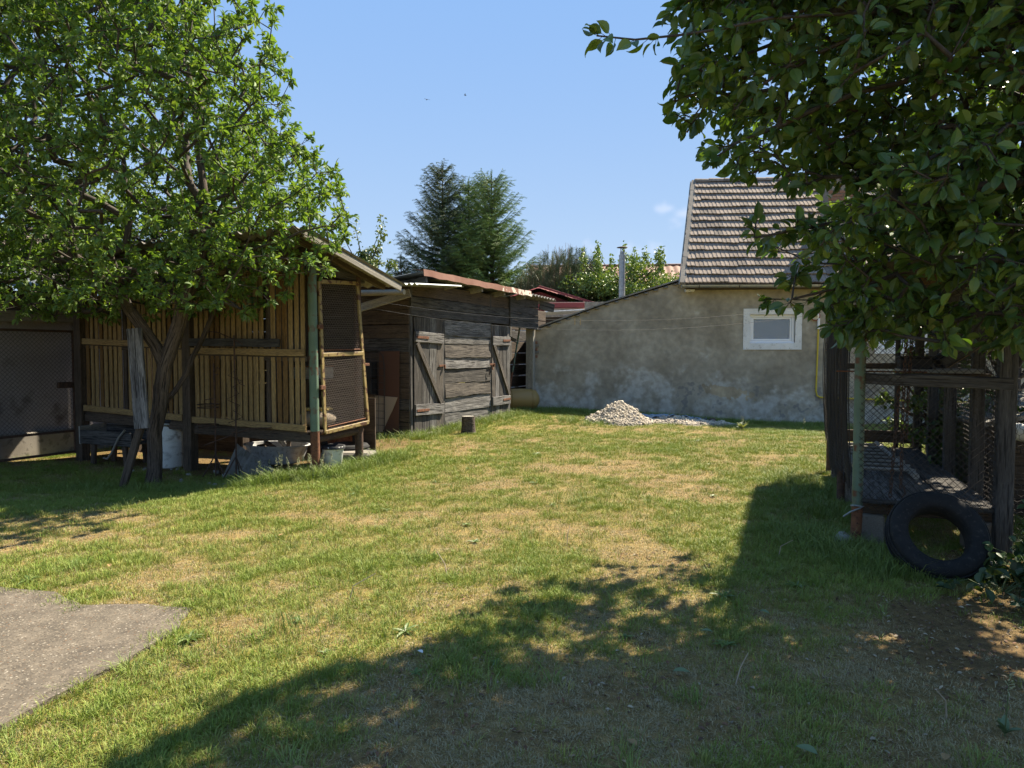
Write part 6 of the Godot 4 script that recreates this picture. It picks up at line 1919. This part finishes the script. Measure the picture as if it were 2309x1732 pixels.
func far_tree(nm, label, X, d, H, crown: Vector3, cy, nleaf, lsz, cols, wand := 0, lw := 0.6):
	var t = thing(nm, label, "tree", Transform3D(Basis(), P3(X, -0.1, d)))
	tub(t, "trunk", [Vector3(0, 0, 0), Vector3(0.1, cy * 0.6, 0), Vector3(0, cy + crown.y * 0.5, 0)], [0.12, 0.08, 0.02], M.bark_smooth, 8)
	var xs = []; var cs = []
	var bm = MB.new()
	var cl = []
	for i in 44 + wand:
		var q = rdir() * pow(rng.randf(), 0.35)
		var c = Vector3(q.x * crown.x, cy + q.y * crown.y, q.z * crown.z)
		if i >= 44: # long upright wands at the top
			c = Vector3(rng.randf_range(-0.9, 0.9) * crown.x, cy + crown.y * rng.randf_range(0.8, 1.35), rng.randf_range(-0.6, 0.6) * crown.z)
		cl.append([c, i >= 44])
		var st = Vector3(0, maxf(0.8, c.y - crown.y * 0.9), 0)
		bm.tube([st, st.lerp(c, 0.5) + Vector3(0, -0.08, 0), c], [0.035, 0.02, 0.006], 4, false)
	for i in nleaf:
		var e = cl[rng.randi() % cl.size()]
		if e[1] and rng.randf() < 0.6: e = cl[rng.randi() % 44]
		var g = rdir() * pow(rng.randf(), 0.5)
		var o = e[0] + (Vector3(g.x * 0.16 * (1.0 - 0.6 * g.y), g.y * 0.6, g.z * 0.16) if e[1] else g * Vector3(0.42, 0.36, 0.42) * crown.x * 0.55)
		xs.append(Transform3D(leaf_basis((rdir() + Vector3(0, -0.4, 0)), Vector3.UP + rdir(), lsz * rng.randf_range(0.7, 1.3)), o))
		cs.append(cols[rng.randi() % cols.size()] * rng.randf_range(0.9, 1.1))
	stuff(t, "branches", bm, M.bark_smooth)
	scatter(t, "crown", leaf_mesh(lw, 0.2), M.leaf_far, xs, cs)

func pine(X, d, H):
	var t = thing("mountain_pine", "bushy brownish green pine with upright candle shoots behind the wall", "tree", Transform3D(Basis(), P3(X, -0.1, d)))
	tub(t, "trunk", [Vector3(0, 0, 0), Vector3(0, H * 0.7, 0)], [0.14, 0.04], M.bark_smooth, 8)
	var xs = []; var cs = []; var bm = MB.new()
	for i in 2600:
		var a = rng.randf() * TAU; var r = sqrt(rng.randf()); var fy = rng.randf()
		var top = H * (1.0 - 0.30 * r * r) + 0.25 * sin(a * 5.0) * r
		var p = Vector3(cos(a) * r * 1.8, lerpf(0.6, top, pow(fy, 0.55)), sin(a) * r * 1.3)
		var up = (Vector3(cos(a) * 0.5 * r, 1.0, sin(a) * 0.5 * r) + rdir() * 0.4).normalized()
		xs.append(Transform3D(leaf_basis(up, rdir(), rng.randf_range(0.26, 0.42)), p))
		cs.append([Color(0.095, 0.125, 0.05), Color(0.115, 0.135, 0.055), Color(0.08, 0.105, 0.045)][rng.randi() % 3])
		if p.y > top - 0.6 and rng.randf() < 0.5: # candles
			xs.append(Transform3D(leaf_basis((Vector3.UP + rdir() * 0.15), rdir(), 1.0).scaled(Vector3.ONE).scaled_local(Vector3(0.07, 0.38, 0.07)), p + Vector3(0, 0.12, 0)))
			cs.append(Color(0.27, 0.17, 0.08) * rng.randf_range(0.8, 1.2))
		if i % 6 == 0: bm.tube([Vector3(0, maxf(0.4, p.y - 1.2), 0), p], [0.03, 0.008], 4, false)
	stuff(t, "branches", bm, M.bark_smooth)
	scatter(t, "needles", sprig_mesh(7, 0.03, 0.34, 0.0), M.needle, xs, cs)

func build_far_trees():
	var dk = [Color(0.08, 0.122, 0.052), Color(0.092, 0.138, 0.056), Color(0.07, 0.108, 0.048)]
	var br = [Color(0.145, 0.23, 0.055), Color(0.17, 0.26, 0.06), Color(0.125, 0.20, 0.052)]
	spruce("tall bluish spruce with slender top behind the plank shed", -2.72, 28.0, 8.9, 1.75, dk, 1.35)
	spruce("middle spruce with a thin bare leader between two others", -1.72, 28.3, 8.35, 1.6, br, 1.35)
	spruce("bright green broad spruce with twin leaders behind shed roof", -0.78, 27.2, 8.35, 1.8, br, 1.5)
	spruce("low young spruce showing one branch beside the lean-to roof", -4.2, 27.0, 5.2, 0.9, dk, 0.8)
	pine(1.95, 25.6, 5.1)
	var bc = [Color(0.15, 0.22, 0.05), Color(0.19, 0.26, 0.065), Color(0.11, 0.18, 0.045)]
	far_tree("birch_tree", "light yellow green birch with upright wands around the stove pipe", 3.75, 24.5, 5.0, Vector3(2.15, 1.15, 1.2), 3.45, 16000, 0.095, bc, 12)
	far_tree("leafy_tree", "pale green tree rising behind the crib roof", -4.55, 22.0, 5.0, Vector3(1.0, 1.2, 0.9), 3.75, 5600, 0.095, [Color(0.12, 0.17, 0.06), Color(0.16, 0.20, 0.07), Color(0.09, 0.14, 0.05)], 4)
	far_tree("distant_tree", "hazy distant tree beside the tiled roof verge", 8.9, 46.0, 7.6, Vector3(1.3, 1.1, 1.0), 6.6, 1300, 0.16, [Color(0.10, 0.14, 0.07), Color(0.13, 0.16, 0.08)], 0)
	far_tree("walnut_sapling", "fresh green bush filling the gap between spruces and pine", 0.35, 26.8, 4.0, Vector3(1.1, 1.2, 0.9), 3.3, 5200, 0.11, [Color(0.10, 0.16, 0.045), Color(0.075, 0.13, 0.035)], 0)
	far_tree("yard_tree", "sunlit tree beyond the outbuilding seen through plum leaves", -9.5, 15.5, 6.0, Vector3(2.4, 1.9, 1.6), 4.2, 3600, 0.10, [Color(0.12, 0.18, 0.04), Color(0.16, 0.21, 0.05)], 0)
	far_tree("climbing_bush", "sunlit leafy climber growing up behind the dog run netting", 4.95, 8.2, 2.2, Vector3(0.55, 0.75, 0.8), 1.0, 2600, 0.06, [Color(0.10, 0.17, 0.03), Color(0.13, 0.20, 0.04), Color(0.06, 0.10, 0.025)], 0, 0.75)
	far_tree("hazel_bush", "tall leafy bush standing beyond the dog run and hutch", 5.45, 7.85, 3.8, Vector3(1.25, 1.35, 1.2), 2.75, 8000, 0.08, [Color(0.08, 0.14, 0.03), Color(0.11, 0.17, 0.035), Color(0.06, 0.10, 0.03)], 0, 0.7)  # bush moved and enlarged to shade the dog run floor
	far_tree("backdrop_tree", "sunlit tree crown glimpsed through the cherry leaves", 11.5, 20.5, 8.0, Vector3(3.0, 2.4, 2.0), 5.6, 4200, 0.13, [Color(0.11, 0.17, 0.035), Color(0.15, 0.20, 0.05)], 0)

# ---------------------------------------------------------------- grass and weeds
func tuft_mesh(n, h0, h1, spread, w, lean) -> ArrayMesh:
	var b = MB.new()
	for i in n:
		var a = rng.randf() * TAU; var r = sqrt(rng.randf()) * spread
		var o = Vector3(cos(a) * r, -0.004, sin(a) * r)
		var h = rng.randf_range(h0, h1)
		var dir = Vector3(cos(a + rng.randf_range(-0.9, 0.9)), 0, sin(a + rng.randf_range(-0.9, 0.9)))
		var ln = rng.randf_range(0.15, lean)
		var side = Vector3(-dir.z, 0, dir.x).rotated(Vector3.UP, rng.randf_range(-0.8, 0.8)) * w * rng.randf_range(0.7, 1.2)
		var p1 = o + Vector3(0, h * 0.55, 0) + dir * h * ln * 0.4
		var p2 = o + Vector3(0, h, 0) * (1.0 - 0.35 * ln) + dir * h * ln * 1.15
		var v = rng.randf_range(0.82, 1.18)
		b.col = Color(v, v, v)
		b.quad(o - side, o + side, p1 + side * 0.8, p1 - side * 0.8, Vector3(0, 0.3, 1))
		b.tri(p1 - side * 0.8, p1 + side * 0.8, p2, Vector3(0, 0.3, 1))
	return b.mesh()

func tallness(x, d) -> float:
	var t = sst(0.75, 0.1, seg_d(x, d, -2.2, 11.35, 0.0, 15.7)) * 0.9
	t = maxf(t, sst(0.5, 0.1, seg_d(x, d, -2.95, 8.05, -2.2, 8.35)))
	t = maxf(t, sst(0.45, 0.1, seg_d(x, d, -2.2, 8.4, -1.6, 9.7)))
	t = maxf(t, 0.75 * sst(0.8, 0.2, seg_d(x, d, 0.3, 16.7, 7.2, 16.2)))
	t = maxf(t, 0.8 * sst(0.7, 0.15, seg_d(x, d, 1.2, 14.6, 1.6, 14.2)))
	t = maxf(t, 0.8 * sst(0.5, 0.1, seg_d(x, d, 2.5, 4.75, 2.3, 5.6)))
	t = maxf(t, 0.55 * sst(0.6, 0.1, seg_d(x, d, 2.75, 6.2, 3.3, 8.3)))
	t = maxf(t, 0.5 * sst(0.6, 0.1, seg_d(x, d, -5.2, 8.2, -3.7, 8.1)))
	return t

func build_grass():
	var short = tuft_mesh(18, 0.014, 0.036, 0.05, 0.0014, 1.0)
	var mid = tuft_mesh(18, 0.022, 0.058, 0.045, 0.0016, 1.1)
	var dry = tuft_mesh(14, 0.008, 0.026, 0.055, 0.0015, 1.9)
	var tall = tuft_mesh(14, 0.10, 0.26, 0.05, 0.0028, 0.9)
	var L = {"s": [[], []], "m": [[], []], "d": [[], []], "t": [[], []]}
	var cellA = 0.5
	var d = 1.7
	while d < 17.6:
		var half = 0.80 * d + 1.2
		var x = -half
		while x < half:
			var near = d + 0.25
			var dens = (1300.0 if near < 3.4 else (1000.0 if near < 5.0 else (640.0 if near < 8.0 else (380.0 if near < 12.0 else 260.0))))
			var sc = 1.0 if near < 5.0 else (1.1 if near < 8.0 else 1.3)
			var n = int(dens * cellA * cellA)
			for i in n:
				var px = x + rng.randf() * cellA; var pd = d + rng.randf() * cellA
				if on_slab(px, pd): continue
				var hp = heap(px, pd) if px > 0.9 and px < 5.3 and pd > 13.2 and pd < 16.7 else -9.0
				if hp > gh(px, pd) + 0.012: continue
				var bs = bare(px, pd)
				if rng.randf() < bs * 0.93: continue
				var g = greenness(px, pd)
				var tl = tallness(px, pd)
				var o = P3(px, gh(px, pd), pd)
				var B = Basis(Vector3.UP, rng.randf() * TAU)
				var v = rng.randf_range(0.8, 1.2)
				if gn2.get_noise_2d(px * 0.8 + 90.0, pd * 0.8) > 0.38: tl = maxf(tl, 0.22)
				if tl > 0.15 and rng.randf() < tl * 0.75:
					L.t[0].append(Transform3D(B.scaled(Vector3.ONE * rng.randf_range(0.5, 1.05) * (0.45 + 0.6 * tl)), o))
					L.t[1].append(Color(0.14, 0.215, 0.042).lerp(Color(0.21, 0.255, 0.075), rng.randf()) * v)
				elif rng.randf() < g * 0.9 + 0.05:
					var k = "m" if rng.randf() < 0.35 + 0.4 * g * g else "s"
					L[k][0].append(Transform3D(B.scaled(Vector3(sc, sc * rng.randf_range(0.7, 1.15), sc)), o))
					L[k][1].append(Color(0.165, 0.235, 0.038).lerp(Color(0.275, 0.275, 0.08), clampf(rng.randf() * 1.2 - 0.5 * g + 0.1, 0, 1)) * v)
				else:
					L.d[0].append(Transform3D(B.scaled(Vector3(sc, sc, sc)), o))
					L.d[1].append(Color(0.30, 0.25, 0.135).lerp(Color(0.38, 0.32, 0.19), rng.randf()) * v)
			x += cellA
		d += cellA
	var ms = {"s": short, "m": mid, "d": dry, "t": tall}
	var nm = {"s": "short_grass", "m": "lawn_grass", "d": "dry_grass", "t": "tall_grass"}
	var lb = {"s": "short green grass blades across the lawn", "m": "longer green grass tufts of the lawn", "d": "straw coloured dry grass between the green tufts", "t": "tall grass fringe along shed, crib, wall and dog run"}
	for k in ms:
		var o = scatter(self, nm[k], ms[k], M.grass, L[k][0], L[k][1])
		tag(o, lb[k], "grass")
		print(nm[k], " ", L[k][0].size())

func rosette(nm, label, group, X, d, n, sz, wid, up, cols, stem := 0):
	var t = thing(nm, label, "plant", Transform3D(Basis(Vector3.UP, rng.randf() * TAU), P3(X, gh(X, d), d)), group)
	var ms = []
	for c in cols: ms.append(leaf_mesh(wid, 0.18, c))
	for i in n:
		var a = TAU * i / n * 2.4 + rng.randf() * 0.5
		var dir = Vector3(cos(a), up * rng.randf_range(0.5, 1.5), sin(a)).normalized()
		part(t, "leaf", ms[i % ms.size()], M.leaf_far, Transform3D(leaf_basis(dir, Vector3.UP, sz * rng.randf_range(0.6, 1.15)), Vector3(0, 0.008 + stem * 0.0, 0)))
	for i in stem:
		var h = rng.randf_range(0.12, 0.3)
		var q = rdir() * 0.06
		tub(t, "stem", [Vector3.ZERO, Vector3(q.x, h * 0.6, q.z), Vector3(q.x * 1.6, h, q.z * 1.6)], [0.003, 0.002, 0.0015], M.leafstem, 4)
		var sm = MB.new()
		for k in 12: sm.tube([Vector3(q.x * 1.3, h * 0.7, q.z * 1.3).lerp(Vector3(q.x * 1.6, h, q.z * 1.6), k / 11.0), Vector3(q.x * 1.6, h * (0.72 + 0.03 * k), q.z * 1.6) + rdir() * 0.018], [0.001, 0.0028], 4)
		stuff(t, "seed_head", sm, M.seedhead)

func shrub(nm, label, X, d, rad: Vector3, n, sz, cols):
	var t = thing(nm, label, "plant", Transform3D(Basis(), P3(X, gh(X, d), d)))
	var xs = []; var cs = []; var bm = MB.new()
	for i in int(n / 7.0):
		var q = rdir() * pow(rng.randf(), 0.4)
		var tip = Vector3(q.x * rad.x, absf(q.y) * rad.y + 0.03, q.z * rad.z)
		bm.tube([Vector3(q.x * 0.05, 0, q.z * 0.05), tip * 0.6 + Vector3(0, 0.05, 0), tip], [0.004, 0.003, 0.002], 4, false)
		for k in 7:
			var ld = (rdir() + Vector3(0, 0.1, 0)).normalized()
			xs.append(Transform3D(leaf_basis(ld, Vector3.UP + rdir() * 0.5, sz * rng.randf_range(0.6, 1.2)), tip * rng.randf_range(0.75, 1.0) + rdir() * 0.03))
			cs.append(cols[rng.randi() % cols.size()] * rng.randf_range(0.8, 1.2))
	stuff(t, "stems", bm, M.leafstem)
	scatter(t, "leaves", leaf_mesh(0.75, 0.2), M.leaf_far, xs, cs)

func build_weeds():
	plain("leafstem", Color(0.10, 0.13, 0.05), 0.8)
	plain("seedhead", Color(0.30, 0.30, 0.17), 0.9)
	var g = [Color(0.09, 0.14, 0.03), Color(0.12, 0.17, 0.035)]
	var wl = [["dandelion", "flat dandelion rosette on the lawn beside the concrete corner", -1.62, 3.50], ["dandelion", "bright dandelion rosette in the open sunny turf", -0.55, 3.6], ["dandelion", "small dandelion rosette on the dry patch before the shed", 0.05, 10.6], ["dandelion", "lone broad weed on the lawn below the gravel heap", 0.35, 10.1], ["dandelion", "dark weed on the sunny lawn near the dog run net", 3.05, 11.6], ["dandelion", "weed rosette inside the cherry tree shade, long leaves", 1.25, 4.15], ["dandelion", "weed at the back edge of the concrete pavement", -3.05, 4.42], ["dandelion", "weed clump in the shade near a pale stalk", 1.75, 4.3]]
	for w in wl: rosette(w[0], w[1], "", w[2], w[3], 13, 0.08, 0.22, 0.3, g)
	for k in 20:
		var px = rng.randf_range(-2.4, 2.6); var pd = rng.randf_range(2.5, 9.5)
		if on_slab(px, pd): continue
		rosette("small_weed", "small flat weed rosette scattered in the open lawn", "small weeds in the lawn", px, pd, 9, rng.randf_range(0.035, 0.065), 0.34, 0.35, g)
	rosette("poppy_seedling", "upright blue green seedling with lobed leaves in the shade", "", 1.86, 2.62, 7, 0.065, 0.42, 1.6, [Color(0.12, 0.17, 0.08)], 1)
	rosette("pale_weed", "pale dry weed with upright seed spikes on the gravel", "", 4.55, 14.0, 16, 0.2, 0.25, 1.2, [Color(0.22, 0.25, 0.14), Color(0.18, 0.22, 0.12)], 5)
	rosette("pale_weed", "single seed spike standing right of the gravel by the wall", "", 6.0, 14.6, 8, 0.12, 0.25, 1.2, [Color(0.16, 0.2, 0.10)], 2)
	for k in 7:
		var x = -2.95 + k * 0.13; var d = 8.15 + 0.05 * (k % 3)
		rosette("shepherds_purse", "shepherd's purse with white seed heads at the green post's foot", "flowering weeds by the crib post", x, d, 7, 0.09, 0.3, 0.9, g, 4)
	shrub("vine_seedling", "low broad leaved creeper at the foot of the tyre", 2.98, 4.28, Vector3(0.42, 0.22, 0.3), 90, 0.075, [Color(0.035, 0.065, 0.022), Color(0.05, 0.085, 0.028)])
	shrub("lilac_sucker", "bushy dark green sucker right of the tyre by the post", 3.30, 4.45, Vector3(0.40, 0.55, 0.35), 240, 0.08, [Color(0.035, 0.07, 0.022), Color(0.05, 0.09, 0.03)])
	shrub("lilac_sucker", "dark leafy sucker on the bare soil beyond the tyre", 3.0, 3.95, Vector3(0.34, 0.34, 0.3), 130, 0.075, [Color(0.035, 0.065, 0.022), Color(0.05, 0.085, 0.028)])
	shrub("grape_vine", "leafy vine behind the dog run posts and netting", 4.55, 6.9, Vector3(0.5, 1.3, 0.9), 900, 0.075, [Color(0.08, 0.14, 0.03), Color(0.05, 0.09, 0.025)])
	# leaf and twig litter on the bare soil
	var xs = []; var cs = []
	while xs.size() < 2600:
		var x = rng.randf_range(-0.6, 3.6); var d = rng.randf_range(2.2, 5.2)
		if rng.randf() > 0.12 + 0.9 * bare(x, d): continue
		xs.append(Transform3D(leaf_basis(rdir() * Vector3(1, 0.25, 1), Vector3.UP + rdir() * 0.4, rng.randf_range(0.008, 0.03)), P3(x, gh(x, d) + 0.006, d)))
		var v = rng.randf_range(0.6, 1.25)
		cs.append([Color(0.16, 0.085, 0.05), Color(0.24, 0.17, 0.10), Color(0.10, 0.06, 0.04), Color(0.30, 0.25, 0.17)][rng.randi() % 4] * v)
	tag(scatter(self, "leaf_litter", leaf_mesh(0.5, 0.3), M.litter, xs, cs), "brown leaf crumbs and bud scales littering the bare soil", "litter")
	# single fallen leaves and chips one can make out
	var fl = [[0.72, 3.12, 0.075, 0], [1.08, 2.45, 0.08, 0], [1.02, 3.55, 0.06, 0], [1.36, 3.85, 0.06, 0], [-0.42, 3.28, 0.04, 1], [1.5, 2.4, 0.05, 2], [-0.75, 2.35, 0.045, 2], [-1.8, 5.55, 0.05, 2], [-2.7, 4.7, 0.05, 2], [0.45, 2.5, 0.05, 2]]
	for f in fl:
		var t = thing("fallen_leaf", ["pale green fallen leaf lying in the shaded grass", "small white shell chip in the grass", "curled tan dead leaf lying on the turf"][f[3]], "leaf" if f[3] != 1 else "chip", Transform3D(leaf_basis(Vector3(cos(f[0] * 9.0), 0.12, sin(f[1] * 7.0)), Vector3.UP, f[2]), P3(f[0], gh(f[0], f[1]) + 0.035, f[1])), ["green leaves on the lawn", "chips on the lawn", "dead leaves on the lawn"][f[3]])
		part(t, "blade", leaf_mesh(0.55, 0.14, [Color(0.13, 0.17, 0.09), Color(0.6, 0.6, 0.57), Color(0.26, 0.17, 0.08)][f[3]]), M.litter)
	for k in 6:
		var p = [[0.98, 3.05], [0.42, 5.35], [-0.42, 4.55], [1.72, 2.75], [1.9, 5.0], [-0.95, 4.1]][k]
		var t = thing("dry_stalk", "bleached dry stalk sticking out of the lawn", "stalk", Transform3D(Basis(Vector3.UP, k * 1.3), P3(p[0], gh(p[0], p[1]), p[1])), "dry stalks on the lawn")
		tub(t, "stem", [Vector3.ZERO, Vector3(0.02, 0.08, 0), Vector3(0.05 + 0.02 * k, 0.15, 0.01)], [0.0035, 0.003, 0.002], M.fibreboard, 5)

func sky_clouds() -> ImageTexture:
	var W = 2048; var H = 1024
	var im := Image.create(W, H, false, Image.FORMAT_RGBA8)
	im.fill(Color(1, 1, 1, 0))
	var n := FastNoiseLite.new()
	n.seed = 3; n.frequency = 0.045; n.fractal_octaves = 5
	var r := RandomNumberGenerator.new()
	r.seed = 12
	# small fair weather clouds low all round: azimuth, elevation, half width, half height (degrees)
	var cl = [[13.6, 10.6, 1.5, 0.8], [12.3, 11.2, 1.2, 0.35], [10.2, 8.0, 1.6, 0.6], [6.3, 8.5, 0.6, 0.4], [0.6, 6.6, 0.7, 0.5], [14.4, 9.2, 1.0, 0.6]]
	for k in 40: cl.append([r.randf_range(25, 335), r.randf_range(4, 13), r.randf_range(0.6, 2.4), r.randf_range(0.3, 0.8)])
	for c in cl:
		var px = int(c[0] / 360.0 * W); var py = int((0.5 - c[1] / 180.0) * H)
		var rx = c[2] / 360.0 * W; var ry = c[3] / 180.0 * H
		for y in range(-int(ry * 2) - 2, int(ry * 2) + 3):
			for x in range(-int(rx * 2) - 2, int(rx * 2) + 3):
				var q = Vector2(x / rx, y / ry).length()
				var a = clampf((1.05 - q) * 0.8 + n.get_noise_2d((px + x) * 2.2, (py + y) * 3.2) * 1.1, 0.0, 1.0) * 0.75
				if a <= 0.0: continue
				var X = posmod(px + x, W); var Y = clampi(py + y, 0, H - 1)
				var o = im.get_pixel(X, Y)
				if a > o.a: im.set_pixel(X, Y, Color(1, 1, 1, a))
	return ImageTexture.create_from_image(im)

func _ready():
	rng.seed = 20240
	# camera
	var cam := Camera3D.new()
	cam.name = "camera"
	cam.position = Vector3(0, 1.45, 0)
	cam.rotation_degrees = Vector3(-2.47, 0, 0)
	cam.fov = 56.83
	cam.near = 0.05
	cam.far = 1500.0
	add_child(cam)
	# sky, exposure
	var sm := ProceduralSkyMaterial.new()
	sm.sky_top_color = lin(0.080, 0.152, 0.288)
	sm.sky_horizon_color = lin(0.212, 0.262, 0.306)
	sm.sky_curve = 0.16
	sm.sky_energy_multiplier = 1.0
	sm.ground_bottom_color = Color(0.25, 0.27, 0.18)
	sm.ground_horizon_color = Color(0.55, 0.62, 0.62)
	sm.sun_angle_max = 1.0
	sm.sky_cover = sky_clouds()
	sm.sky_cover_modulate = Color(0.32, 0.27, 0.22)
	var sky := Sky.new()
	sky.sky_material = sm
	var env := Environment.new()
	env.background_mode = Environment.BG_SKY
	env.sky = sky
	env.tonemap_mode = Environment.TONE_MAPPER_LINEAR
	env.tonemap_exposure = 3.2
	env.sdfgi_enabled = true
	env.ssao_enabled = true
	env.ssil_enabled = true
	var we := WorldEnvironment.new()
	we.environment = env
	we.name = "environment"
	add_child(we)
	# sun: from the right, beyond the house, some 51 degrees high
	var sun := DirectionalLight3D.new()
	sun.name = "sun"
	sun.light_color = Color(1.0, 0.95, 0.86)
	sun.light_energy = 1.6
	sun.light_angular_distance = 0.53
	sun.shadow_enabled = true
	add_child(sun)
	sun.look_at_from_position(Vector3(0.63, 1.0, -0.57) * 20.0, Vector3.ZERO)
	hn.seed = 5; hn.frequency = 0.35
	gn.seed = 9; gn.frequency = 0.55; gn.fractal_octaves = 4
	gn2.seed = 21; gn2.frequency = 1.7; gn2.fractal_octaves = 3
	make_materials()
	print("materials ", Time.get_ticks_msec())
	build_ground()
	build_house()
	print("house ", Time.get_ticks_msec())
	build_shed()
	build_crib()
	build_left_yard()
	build_kennel()
	build_neighbours()
	print("buildings ", Time.get_ticks_msec())
	build_crib_clutter()
	build_yard_things()
	build_plum()
	build_cherry()
	build_far_trees()
	print("trees ", Time.get_ticks_msec())
	build_weeds()
	build_grass()
	print("done ", Time.get_ticks_msec())
